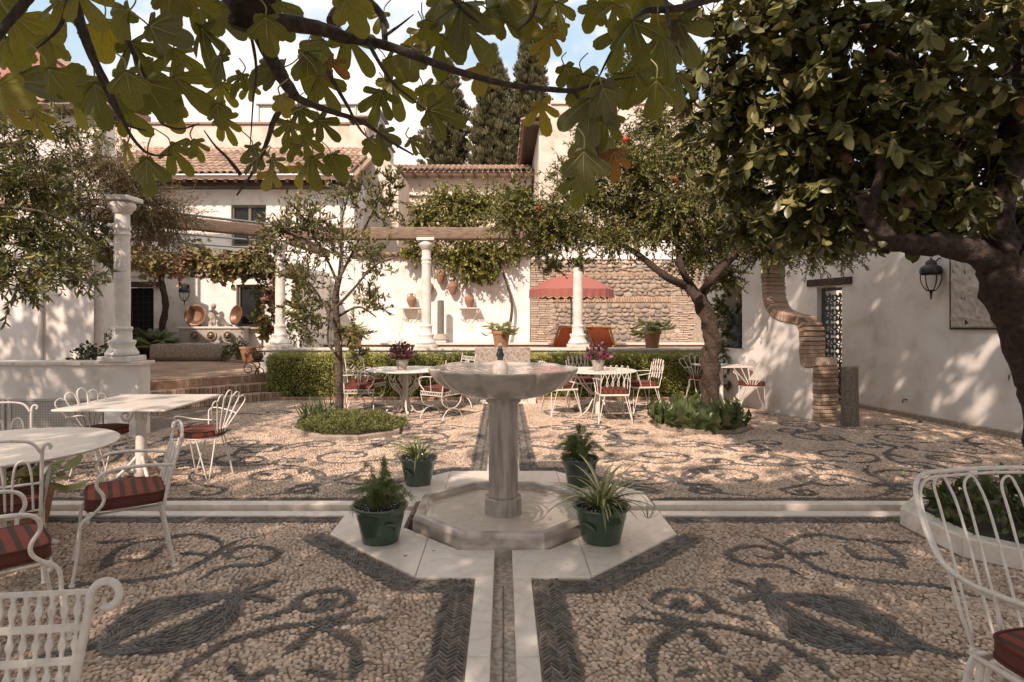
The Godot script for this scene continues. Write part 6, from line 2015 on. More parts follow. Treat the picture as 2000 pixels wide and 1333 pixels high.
	for k in 8:
		var an: float = TAU * k / 8.0
		part("rib", rod([Vector3(0, 2.24, 0), Vector3(cos(an) * 0.6, 2.09, sin(an) * 0.6), Vector3(cos(an) * 1.12, 1.85, sin(an) * 1.12)], 0.008, -1, 5), M.pale_wood, pa)
	var dc := thing("deck_chair", "wooden deck chair with rust orange canvas left of the parasol column", "deck chair", Vector3(1.55, 0.44, -15.3), 0.25)
	for s in [-1, 1]:
		part("leg", bx(Vector3(s * 0.3, 0.42, 0.0), Vector3(0.045, 1.28, 0.05), 0.006, Basis(Vector3.RIGHT, 0.75)), M.pale_wood, dc)
		part("leg", bx(Vector3(s * 0.26, 0.26, 0.10), Vector3(0.04, 0.95, 0.045), 0.006, Basis(Vector3.RIGHT, -0.95)), M.pale_wood, dc)
	part("top_rail", bx(Vector3(0, 0.88, 0.43), Vector3(0.66, 0.05, 0.04), 0.006), M.pale_wood, dc)
	m = MB.new()
	rows = []
	for j in 14:
		var t: float = j / 13.0
		var y: float = lerpf(0.88, 0.28, t) - 0.14 * sin(PI * t)
		var z: float = lerpf(0.45, -0.5, t)
		rows.append(PackedVector3Array([Vector3(-0.265, y, z), Vector3(-0.1, y - 0.012, z), Vector3(0.1, y - 0.012, z), Vector3(0.265, y, z)]))
	m.grid(rows)
	part("canvas", m.make(), M.deck_canvas, dc)
	copy(dc, "wooden deck chair with rust orange canvas behind the right flower pot", Vector3(2.55, 0.44, -15.6), -0.45)

	# terracotta pots with broad-leaved plants standing on the parapet
	for q in [[979, 12.5, 0.93, "terracotta pot with drooping broad leaves in the middle of the parapet", 1.0, 0.16], [1274, 12.5, 0.93, "terracotta pot with bushy broad-leaved plant at right on the parapet", 1.15, 0.15], [690, 12.5, 0.93, "terracotta pot on the parapet behind the slender tree", 0.8, 0.17]]:
		var p := P(q[0], 684, q[1])
		var pot := thing("terracotta_pot", q[3], "pot", Vector3(p.x, q[2], -q[1]))
		var r: float = q[5] * 1.15
		part("pot", lathed([Vector2(0.001, 0), Vector2(r * 0.72, 0), Vector2(r * 0.95, 0.28), Vector2(r * 1.06, 0.285), Vector2(r * 1.07, 0.35), Vector2(r * 0.95, 0.352), Vector2(r * 0.9, 0.31), Vector2(0.001, 0.31)]), M.terracotta, pot)
		var pl := thing("broad_leaved_plant", "floppy pale green plant in " + q[3].replace(" with drooping broad leaves", "").replace(" with bushy broad-leaved plant", ""), "plant", Vector3(p.x, q[2] + 0.30, -q[1]))
		big_leaves(pl, int(54 * q[4]), q[4])

func big_leaves(under: Node3D, n: int, s: float) -> void:
	var lm := leaf_mesh(0.17, 0.105, 0.4, 0.25, 6)
	for k in 4:
		if not M.has("broad_leaf%d" % k):
			var mt := mat("broad_leaf%d" % k, [L(0.26, 0.27, 0.10), L(0.20, 0.215, 0.075), L(0.33, 0.32, 0.13), L(0.15, 0.175, 0.058)][k], 0.5)
			mt.backlight_enabled = true
			mt.backlight = Color(0.5, 0.5, 0.3)
	var st := MB.new()
	for k in n:
		var an: float = rr(0, TAU)
		var ra: float = rr(0.05, 0.27) * s
		var y: float = rr(0.02, 0.24) * s - ra * 0.25
		var p := Vector3(cos(an) * ra, y, sin(an) * ra)
		st.tube(smooth([Vector3(0, -0.02, 0), p * 0.6 + Vector3(0, 0.10, 0), p], 3), 0.005, 0.003, 4)
		part("leaf", lm, M["broad_leaf%d" % (rng.randi() % 4)], under, p, aim(Vector3(cos(an), rr(-0.9, 0.35), sin(an)), Vector3.UP + rdir() * 0.4) * Basis.from_scale(Vector3.ONE * s * rr(0.75, 1.3)))
	part("stalks", st.make(), M.broad_leaf1, under)

# ---------------------------------------------------------------- trough corner at the back left
func build_trough_corner() -> void:
	var tr := thing("stone_trough", "long rough pale stone water trough on the terrace before the lion spouts", "trough", Vector3(-7.88, 0.44, -15.5))
	var m := MB.new()
	var rows := []
	for i in 25:
		var x: float = -0.95 + 1.9 * i / 24.0
		var ring := PackedVector3Array()
		for q in [[0.30, 0.0], [0.315, 0.15], [0.31, 0.3], [0.29, 0.43], [0.25, 0.445], [0.21, 0.43], [0.19, 0.36], [-0.19, 0.36], [-0.21, 0.43], [-0.28, 0.445], [-0.31, 0.4], [-0.31, 0.0]]:
			var e: float = 1.0 - 0.05 * pow(absf(x), 6)
			ring.append(Vector3(x, q[1] * e + rr(-0.006, 0.006), q[0] * e + rr(-0.01, 0.01)))
		rows.append(ring)
	m.grid(rows, true)
	m.fan(rows[0], Vector3.LEFT)
	m.fan(rows[24], Vector3.RIGHT)
	part("trough", m.make(), M.trough_stone, tr)
	for s in [-1, 1]: part("end", bx(Vector3(s * 0.87, 0.39, 0), Vector3(0.12, 0.08, 0.4), 0.02), M.trough_stone, tr)
	part("water", bx(Vector3(0, 0.38, 0), Vector3(1.6, 0.012, 0.37)), M.water, tr)
	var sp := thing("spout_wall", "low pale stone block with three lion mask spouts behind the trough", "fountain", Vector3(-7.62, 0.44, -16.05))
	part("block", bx(Vector3(0, 0.41, 0), Vector3(1.7, 0.82, 0.34), 0.012), M.stone_pale, sp)
	part("top_slab", bx(Vector3(0, 0.835, 0), Vector3(1.78, 0.05, 0.42), 0.008), M.marble_white, sp)
	for k in 3:
		var q := P([380.5, 412.5, 445][k], 655.5, 15.87) - sp.position
		var mk := part("lion_mask", lathed([Vector2(0.135, 0.0), Vector2(0.14, 0.025), Vector2(0.12, 0.04), Vector2(0.105, 0.03), Vector2(0.001, 0.03)], 12), M.stone_pale, sp, q, Basis(Vector3.RIGHT, PI / 2))
		var f := MB.new()
		for an in 14: f.lathe([Vector2(0.001, 0.0), Vector2(0.022, 0.012), Vector2(0.018, 0.035), Vector2(0.001, 0.042)], 6, Vector3(cos(an * TAU / 14) * 0.085, 0.015, sin(an * TAU / 14) * 0.085))
		f.lathe([Vector2(0.075, 0.02), Vector2(0.07, 0.05), Vector2(0.045, 0.07), Vector2(0.001, 0.078)], 14)
		f.lathe([Vector2(0.035, 0.05), Vector2(0.032, 0.09), Vector2(0.001, 0.10)], 10, Vector3(0, 0, 0.025))
		for s in [-1, 1]:
			f.lathe([Vector2(0.016, 0.06), Vector2(0.012, 0.085), Vector2(0.001, 0.088)], 8, Vector3(s * 0.03, 0, -0.02))
			f.lathe([Vector2(0.018, 0.02), Vector2(0.014, 0.05), Vector2(0.001, 0.055)], 8, Vector3(s * 0.06, 0, -0.055))
		part("face", f.make(), M.brass_dark, mk)
		part("spout", rod([Vector3(0, 0.08, 0.03), Vector3(0, 0.14, 0.035), Vector3(0, 0.16, 0.05)], 0.012, -1, 7), M.brass_dark, mk)
	# two copper basins on stands
	for q in [[381.5, 617.5, 0.285, 0.0, 0.0, "big copper basin on a black stand facing forward on the spout wall"], [462, 617, 0.27, -0.6, 0.15, "copper basin tilted sideways on a black stand near the corner window"]]:
		var p := P(q[0], q[1], 16.05)
		var d := thing("copper_basin", q[5], "basin", p, q[3])
		var tilt := Basis(Vector3.RIGHT, PI / 2 - 0.18)
		part("dish", lathed([Vector2(0.001, 0.0), Vector2(0.12, 0.0), Vector2(0.14, 0.005), Vector2(0.235, 0.085), Vector2(0.25, 0.098), Vector2(q[2], 0.105), Vector2(q[2], 0.115), Vector2(0.25, 0.112), Vector2(0.23, 0.10), Vector2(0.135, 0.022), Vector2(0.12, 0.016), Vector2(0.001, 0.016)], 36), M.copper, d, Vector3(0, 0, -0.08), tilt)
		var sm := MB.new()
		for s in [-1, 1]:
			sm.tube(smooth([Vector3(s * 0.13, -0.34, 0.06), Vector3(s * 0.13, -0.26, 0.05), Vector3(s * 0.12, -0.24, 0.10)], 4), 0.01, -1, 6)
			sm.tube(smooth([Vector3(s * 0.13, -0.32, 0.05), Vector3(s * 0.08, -0.3, -0.1), Vector3(s * 0.05, 0.05, -0.12)], 4), 0.008, -1, 6)
		part("stand", sm.make(), M.black_iron, d)
	putto()
	# fern beside the trough, small bushes
	var fe := thing("fern", "big arching green fern between the dark doorway and the stone trough", "fern", Vector3(-8.98, 0.45, -15.72))
	fern(fe, 70, 1.35)
	var b1 := thing("bush", "small green bush in front of the trough's right end", "shrub", Vector3(-6.6, 0.45, -15.1))
	ground_cover(b1, "leaves", Vector3(0, 0, 0), 0.36, 0.3, 0.62, 900, leaf_mesh(0.06, 0.026, 0.2, 0.25, 3), Color(0.05, 0.075, 0.02), Color(0.12, 0.14, 0.045), 0.4)
	var bp := thing("terracotta_tub", "terracotta tub between the trough and the corner column", "pot", Vector3(-6.15, 0.45, -14.9))
	part("tub", lathed([Vector2(0.001, 0), Vector2(0.22, 0), Vector2(0.27, 0.32), Vector2(0.29, 0.33), Vector2(0.29, 0.38), Vector2(0.25, 0.38), Vector2(0.001, 0.34)]), M.terracotta, bp)
	var b2 := thing("bush", "small dark glossy shrub behind the low wall, left of the largest column", "shrub", P(172, 706, 9.4) - Vector3(0, 0.5, 0))
	ground_cover(b2, "leaves", Vector3(0.0, 0.1, 0), 0.30, 0.3, 0.72, 900, leaf_mesh(0.07, 0.04, 0.2, 0.25, 3), Color(0.022, 0.032, 0.012), Color(0.06, 0.07, 0.022), 0.3)
	var b3 := thing("bush", "light green shrub behind the largest column, before the dark doorway", "shrub", P(212, 690, 13.5) - Vector3(0, 0.3, 0))
	ground_cover(b3, "leaves", Vector3.ZERO, 0.25, 0.25, 0.9, 500, leaf_mesh(0.07, 0.03, 0.2, 0.25, 3), Color(0.05, 0.07, 0.02), Color(0.11, 0.12, 0.04), 0.4)
	# wrought iron scroll stand at the top of the steps
	var o := P(488, 737, 11.9)
	var ir := thing("iron_scroll_stand", "black wrought iron plant stand of scrolls at the right end of the steps", "plant stand", o)
	var sm := MB.new()
	sm.tube(smooth(scroll(Vector3(-0.02, 0.16, 0), 0.17, -1.8, 1.6, 1, Vector3.RIGHT, Vector3.UP, 0.15), 3), 0.011, 0.008, 7)
	sm.tube(smooth(scroll(Vector3(0.20, 0.10, 0), 0.10, 3.6, 1.4, -1, Vector3.RIGHT, Vector3.UP, 0.15), 3), 0.010, 0.008, 7)
	sm.tube(smooth([Vector3(-0.02, 0.01, 0), Vector3(-0.14, 0.0, 0), Vector3(-0.17, 0.03, 0), Vector3(-0.15, 0.05, 0)], 4), 0.010, -1, 6)
	sm.tube(smooth([Vector3(0.16, 0.30, 0), Vector3(0.20, 0.24, 0.02), Vector3(0.15, 0.12, 0), Vector3(0.20, 0.0, 0)], 4), 0.012, -1, 6)
	part("scrolls", sm.make(), M.black_iron, ir)
	part("top_plate", lathed([Vector2(0.001, 0), Vector2(0.11, 0), Vector2(0.12, 0.03), Vector2(0.001, 0.03)]), M.black_iron, ir, Vector3(0.15, 0.30, 0))
	var cpot := thing("copper_pot", "small copper pot with a trailing plant on the iron scroll stand", "pot", o + Vector3(0.15, 0.33, 0))
	part("pot", lathed([Vector2(0.001, 0), Vector2(0.07, 0), Vector2(0.11, 0.06), Vector2(0.10, 0.12), Vector2(0.085, 0.14), Vector2(0.001, 0.12)]), M.copper, cpot)
	ground_cover(cpot, "leaves", Vector3(0, 0.08, 0), 0.13, 0.13, 0.2, 90, leaf_mesh(0.05, 0.025, 0.2, 0.2, 2), Color(0.06, 0.06, 0.025), Color(0.13, 0.11, 0.04), 0.3)

func fern(under: Node3D, n: int, s: float) -> void:
	# each frond: an arched rib with paired leaflets
	var fr := []
	for v in 3:
		var m := MB.new()
		var pts := []
		for k in 9:
			var t: float = k / 8.0
			pts.append(Vector3(0, 0.85 * t - 0.30 * t * t * (1.0 + 0.3 * v), 0.40 * t * t))
		m.tube(PackedVector3Array(pts), 0.006, 0.002, 4)
		for k in 22:
			var t: float = 0.10 + 0.88 * k / 22.0
			var p := Vector3(0, 0.85 * t - 0.30 * t * t * (1.0 + 0.3 * v), 0.40 * t * t)
			var l: float = 0.14 * sin(PI * clampf(t * 0.86 + 0.12, 0, 1)) + 0.015
			for sd in [-1.0, 1.0]:
				var e := Vector3(sd * l, -0.03 * l / 0.1, 0.03)
				m.tri(p + Vector3(0, 0.012, -0.014), p + Vector3(0, -0.012, 0.014), p + e, Vector3(0, 1, 0.3))
		fr.append(m.make())
	for k in 3:
		if not M.has("fern%d" % k):
			var mt := mat("fern%d" % k, [L(0.09, 0.12, 0.033), L(0.13, 0.155, 0.048), L(0.06, 0.085, 0.026)][k], 0.55)
			mt.backlight_enabled = true
			mt.backlight = Color(0.5, 0.5, 0.3)
	for k in n:
		var b := Basis(Vector3.UP, rr(0, TAU)) * Basis(Vector3.RIGHT, rr(-0.35, 0.40))
		part("frond", fr[k % 3], M["fern%d" % (rng.randi() % 3)], under, Vector3(rr(-0.08, 0.08), 0, rr(-0.08, 0.08)), b * Basis.from_scale(Vector3.ONE * s * rr(0.75, 1.15)))

func putto() -> void:
	# weathered stone figure of a child standing with a hand at its hip: one continuous mesh from a distance field
	var at := P(416.5, 641, 16.05)
	var st := thing("child_statue", "weathered white stone statue of a standing child between the copper basins", "statue", at)
	var J := [ # bones: from, to, r0, r1
		[Vector3(0, 0.56, 0.0), Vector3(0, 0.58, 0.012), 0.066, 0.066], [Vector3(0, 0.50, 0), Vector3(0, 0.46, 0), 0.03, 0.035],
		[Vector3(0, 0.44, 0), Vector3(0, 0.36, 0.01), 0.062, 0.068], [Vector3(0, 0.36, 0.01), Vector3(0, 0.28, 0.015), 0.068, 0.07],
		[Vector3(-0.06, 0.445, 0), Vector3(-0.115, 0.35, 0.01), 0.03, 0.024], [Vector3(-0.115, 0.35, 0.01), Vector3(-0.075, 0.27, 0.05), 0.024, 0.02],
		[Vector3(0.06, 0.445, 0), Vector3(0.12, 0.37, 0.02), 0.03, 0.024], [Vector3(0.12, 0.37, 0.02), Vector3(0.07, 0.40, 0.085), 0.024, 0.02],
		[Vector3(-0.035, 0.26, 0.01), Vector3(-0.045, 0.15, 0.02), 0.046, 0.034], [Vector3(-0.045, 0.15, 0.02), Vector3(-0.05, 0.04, 0.0), 0.032, 0.02], [Vector3(-0.05, 0.03, 0.0), Vector3(-0.055, 0.025, 0.05), 0.02, 0.016],
		[Vector3(0.035, 0.26, 0.01), Vector3(0.045, 0.15, 0.035), 0.046, 0.034], [Vector3(0.045, 0.15, 0.035), Vector3(0.04, 0.04, 0.0), 0.032, 0.02], [Vector3(0.04, 0.03, 0.0), Vector3(0.05, 0.025, 0.05), 0.02, 0.016],
		[Vector3(0, 0.545, 0.062), Vector3(0, 0.535, 0.07), 0.011, 0.012], [Vector3(-0.10, 0.0, -0.04), Vector3(-0.10, 0.15, -0.04), 0.06, 0.04], [Vector3(-0.10, 0.02, 0.02), Vector3(0.10, 0.02, 0.02), 0.03, 0.03]]
	part("figure", field_mesh(J, 0.013, 0.018), M.stone_pale, st)
	var hair := MB.new()
	for k in 26:
		var d := rdir()
		d.y = absf(d.y)
		if d.z > 0.45 and d.y < 0.5: continue
		hair.lathe([Vector2(0.001, -0.014), Vector2(0.013, -0.004), Vector2(0.012, 0.006), Vector2(0.001, 0.014)], 6, Vector3(0, 0.575, 0.0) + d * 0.066)
	part("curls", hair.make(), M.stone_pale, st)
	part("base", bx(Vector3(0, 0.008, 0.0), Vector3(0.34, 0.03, 0.2), 0.006), M.stone_pale, st)

func field_mesh(bones: Array, cell: float, blend: float) -> ArrayMesh:
	# surface nets over the smooth union of tapered capsules
	var lo := Vector3.ONE * 1e9
	var hi := -lo
	for b in bones:
		for p in [b[0], b[1]]:
			lo = lo.min(p - Vector3.ONE * (maxf(b[2], b[3]) + 2 * cell + blend))
			hi = hi.max(p + Vector3.ONE * (maxf(b[2], b[3]) + 2 * cell + blend))
	var n := Vector3i(((hi - lo) / cell).ceil())
	var val := PackedFloat32Array()
	val.resize((n.x + 1) * (n.y + 1) * (n.z + 1))
	var sx: int = n.x + 1
	var sxy: int = sx * (n.y + 1)
	for k in n.z + 1:
		for j in n.y + 1:
			for i in n.x + 1:
				var p := lo + Vector3(i, j, k) * cell
				var s := 0.0
				for b in bones:
					var ab: Vector3 = b[1] - b[0]
					var t: float = clampf((p - b[0]).dot(ab) / maxf(ab.length_squared(), 1e-9), 0, 1)
					s += exp(-((p - (b[0] + ab * t)).length() - lerpf(b[2], b[3], t)) / (blend * 0.45))
				val[i + j * sx + k * sxy] = -log(maxf(s, 1e-30)) * blend * 0.45
	var idx := {}
	var m := MB.new()
	for k in n.z:
		for j in n.y:
			for i in n.x:
				var c := Vector3.ZERO
				var cnt := 0
				for e in [[0, 0, 0, 1, 0, 0], [0, 1, 0, 1, 1, 0], [0, 0, 1, 1, 0, 1], [0, 1, 1, 1, 1, 1], [0, 0, 0, 0, 1, 0], [1, 0, 0, 1, 1, 0], [0, 0, 1, 0, 1, 1], [1, 0, 1, 1, 1, 1], [0, 0, 0, 0, 0, 1], [1, 0, 0, 1, 0, 1], [0, 1, 0, 0, 1, 1], [1, 1, 0, 1, 1, 1]]:
					var a: float = val[(i + e[0]) + (j + e[1]) * sx + (k + e[2]) * sxy]
					var b: float = val[(i + e[3]) + (j + e[4]) * sx + (k + e[5]) * sxy]
					if (a < 0.0) != (b < 0.0):
						var t: float = a / (a - b)
						c += Vector3(e[0], e[1], e[2]).lerp(Vector3(e[3], e[4], e[5]), t)
						cnt += 1
				if cnt:
					idx[Vector3i(i, j, k)] = m.v.size()
					m.v.append(lo + (Vector3(i, j, k) + c / cnt) * cell)
					m.nn.append(Vector3.ZERO)
					m.u.append(Vector2.ZERO)
	for k in range(1, n.z):
		for j in range(1, n.y):
			for i in range(1, n.x):
				var a: float = val[i + j * sx + k * sxy]
				for ax in 3:
					var b: float = val[i + (1 if ax == 0 else 0) + (j + (1 if ax == 1 else 0)) * sx + (k + (1 if ax == 2 else 0)) * sxy]
					if (a < 0.0) == (b < 0.0): continue
					var u: Vector3i = [Vector3i(0, 1, 0), Vector3i(0, 0, 1), Vector3i(1, 0, 0)][ax]
					var w: Vector3i = [Vector3i(0, 0, 1), Vector3i(1, 0, 0), Vector3i(0, 1, 0)][ax]
					var c := Vector3i(i, j, k)
					var q := [c - u - w, c - w, c, c - u]
					if not (idx.has(q[0]) and idx.has(q[1]) and idx.has(q[2]) and idx.has(q[3])): continue
					var v0: int = idx[q[0]]
					var v1: int = idx[q[1]]
					var v2_: int = idx[q[2]]
					var v3: int = idx[q[3]]
					for tri in ([[v0, v2_, v1], [v0, v3, v2_]] if a < 0.0 else [[v0, v1, v2_], [v0, v2_, v3]]):
						m.ix.append_array(PackedInt32Array(tri))
						var f: Vector3 = (m.v[tri[2]] - m.v[tri[0]]).cross(m.v[tri[1]] - m.v[tri[0]])
						for z in 3: m.nn[tri[z]] += f
	for k in m.nn.size(): m.nn[k] = m.nn[k].normalized()
	return m.make()

# ---------------------------------------------------------------- white iron chairs and tables
func cushion(under: Node3D, w: float, d: float, y: float, h: float, square := 3.5, stripe := 1.0, dark := false, turned := false) -> void:
	var m := MB.new()
	var rows := []
	var prof := [Vector2(0.90, 0.0), Vector2(0.985, 0.12), Vector2(1.0, 0.3), Vector2(1.0, 0.72), Vector2(0.985, 0.9), Vector2(0.93, 1.0), Vector2(0.6, 1.06), Vector2(0.02, 1.08)]
	for q in prof:
		var ring := PackedVector3Array()
		for k in 48:
			var a: float = TAU * k / 48.0
			var c: float = cos(a)
			var s: float = sin(a)
			ring.append(Vector3(signf(c) * pow(absf(c), 2.0 / square) * w * 0.5 * q.x, y + h * q.y, signf(s) * pow(absf(s), 2.0 / square) * d * 0.5 * q.x))
		rows.append(ring)
	m.grid(rows.slice(0 if not dark else 4), true, true)
	for k in m.v.size(): m.u[k] = Vector2(m.v[k].z / d * stripe + 0.5, 0.5) if turned else Vector2(m.v[k].x / w * stripe + 0.5, 0.5)
	var cu := part("cushion", m.make(), M.cushion, under)
	if dark:
		var sd := MB.new()
		sd.grid(rows.slice(0, 5), true, true)
		part("side_band", sd.make(), M.cushion_side0, cu)
	for yy in [0.08, 0.93]:
		var e := MB.new()
		var pts := PackedVector3Array()
		for k in 49:
			var a: float = TAU * k / 48.0
			var c: float = cos(a)
			var s: float = sin(a)
			pts.append(Vector3(signf(c) * pow(absf(c), 2.0 / square) * w * 0.497, y + h * yy, signf(s) * pow(absf(s), 2.0 / square) * d * 0.497))
		e.tube(pts, 0.0055, -1, 5)
		part("piping", e.make(), M.cushion_edge, cu)

func hairpin(top_a: Vector3, top_b: Vector3, foot: Vector3, r := 0.007) -> ArrayMesh:
	return rod([top_a, top_a.lerp(foot, 0.9), foot + (top_a - foot).normalized() * 0.012 + Vector3(0, -0.006, 0), foot + (top_b - foot).normalized() * 0.012 + Vector3(0, -0.006, 0), top_b.lerp(foot, 0.9), top_b], r, -1, 6, 3)

func loop_chair(label: String, at: Vector3, turn: float) -> Node3D:
	var c := thing("loop_back_chair", label, "chair", at, turn, "")
	var w := 0.21
	var fm := MB.new()
	for s in [-1.0, 1.0]:
		fm.box(Vector3(s * w, 0.43, 0), Vector3(0.014, 0.028, 0.42), Basis.IDENTITY, 0.003)
		fm.box(Vector3(0, 0.43, s * w), Vector3(0.405, 0.028, 0.014), Basis.IDENTITY, 0.003)
	for k in 5: fm.box(Vector3(0, 0.432, -0.16 + k * 0.08), Vector3(0.40, 0.006, 0.02))
	part("seat_frame", fm.make(), M.white_iron, c)
	cushion(c, 0.42, 0.42, 0.446, 0.062, 7.0, 0.8)
	for sx in [-1.0, 1.0]:
		for sz in [-1.0, 1.0]:
			part("leg", hairpin(Vector3(sx * w, 0.42, sz * (w - 0.07)), Vector3(sx * (w - 0.06), 0.42, sz * w), Vector3(sx * (w + 0.045), 0.006, sz * (w + 0.05))), M.white_iron, c)
	var pts := []
	var n := 60
	for k in n + 1:
		var t: float = float(k) / n * TAU * 5.0
		var y: float = 0.70 - 0.155 * cos(t)
		pts.append(Vector3(-0.205 + 0.41 * k / n - 0.022 * sin(2.0 * t), y + 0.02 * (1.0 - pow(2.0 * k / n - 1.0, 2)), -w - 0.012 - (y - 0.45) * 0.22))
	part("backrest", rod(pts, 0.0065, -1, 6, 3), M.white_iron, c)
	for s in [-1.0, 1.0]:
		part("back_post", rod([Vector3(s * w, 0.43, -w), Vector3(s * (w + 0.005), 0.56, -w - 0.03), Vector3(s * (w + 0.003), 0.80, -w - 0.085)], 0.007, -1, 6), M.white_iron, c)
		part("armrest", rod([Vector3(s * (w + 0.004), 0.66, -w - 0.05), Vector3(s * (w + 0.03), 0.66, -0.05), Vector3(s * (w + 0.05), 0.64, 0.12), Vector3(s * (w + 0.03), 0.62, 0.16), Vector3(s * (w + 0.005), 0.44, 0.10)], 0.0075, -1, 6), M.white_iron, c)
		part("arm_strut", rod([Vector3(s * (w + 0.006), 0.44, -0.06), Vector3(s * (w + 0.03), 0.655, -0.03)], 0.0055, -1, 5, 2), M.white_iron, c)
	return c

func fan_chair(label: String, at: Vector3, turn: float) -> Node3D:
	var c := thing("fan_back_chair", label, "chair", at, turn)
	var fm := MB.new()
	var ring := PackedVector3Array()
	for k in 33: ring.append(Vector3(cos(TAU * k / 32.0) * 0.20, 0.43, sin(TAU * k / 32.0) * 0.20))
	fm.tube(ring, 0.008, -1, 6)
	for k in 3: fm.tube(PackedVector3Array([Vector3(-0.18, 0.43, -0.08 + 0.08 * k), Vector3(0.18, 0.43, -0.08 + 0.08 * k)]), 0.005, -1, 5)
	part("seat_frame", fm.make(), M.white_iron, c)
	cushion(c, 0.41, 0.41, 0.44, 0.062, 2.1, 0.9)
	for sx in [-1.0, 1.0]:
		for sz in [-1.0, 1.0]:
			part("leg", hairpin(Vector3(sx * 0.19, 0.43, sz * 0.07), Vector3(sx * 0.07, 0.43, sz * 0.19), Vector3(sx * 0.20, 0.006, sz * 0.205)), M.white_iron, c)
	for k in 5:
		var a: float = (k - 2) * 0.27
		var dirv := Vector3(sin(a), cos(a), 0)
		var sd := Vector3(cos(a), -sin(a), 0)
		var o := Vector3(sin(a) * 0.10, 0.43 + 0.02 * absf(k - 2), -0.19)
		var l: float = 0.44 - 0.035 * absf(k - 2)
		var lean := Vector3(0, 0, -0.10)
		var pts := [o - sd * 0.012, o - sd * 0.035 + dirv * l * 0.5 + lean * 0.5, o - sd * 0.052 + dirv * l * 0.84 + lean * 0.84, o - sd * 0.036 + dirv * l * 0.97 + lean, o + dirv * l * 1.01 + lean, o + sd * 0.036 + dirv * l * 0.97 + lean, o + sd * 0.052 + dirv * l * 0.84 + lean * 0.84, o + sd * 0.035 + dirv * l * 0.5 + lean * 0.5, o + sd * 0.012]
		part("back_petal", rod(pts, 0.0065, -1, 6, 5), M.white_iron, c)
	for s in [-1.0, 1.0]:
		part("armrest", rod([Vector3(s * 0.20, 0.62, -0.24), Vector3(s * 0.27, 0.64, -0.10), Vector3(s * 0.28, 0.66, 0.04), Vector3(s * 0.26, 0.64, 0.10), Vector3(s * 0.22, 0.55, 0.08), Vector3(s * 0.195, 0.44, 0.06)], 0.0068, -1, 6), M.white_iron, c)
	return c

func ring_band(m: MB, a: Vector3, b: Vector3, h: float, n: int) -> void:   # two rails with a row of rings between
	var t := (b - a).normalized()
	m.tube(PackedVector3Array([a + Vector3(0, h * 0.5, 0), b + Vector3(0, h * 0.5, 0)]), 0.006, -1, 5)
	m.tube(PackedVector3Array([a - Vector3(0, h * 0.5, 0), b - Vector3(0, h * 0.5, 0)]), 0.006, -1, 5)
	var l: float = a.distance_to(b)
	for k in n:
		var c := a + t * l * (k + 0.5) / n
		var ring := PackedVector3Array()
		for q in 11: ring.append(c + (t * cos(TAU * q / 10.0) + Vector3.UP * sin(TAU * q / 10.0)) * minf(h * 0.42, l / n * 0.46))
		m.tube(ring, 0.0042, -1, 4)

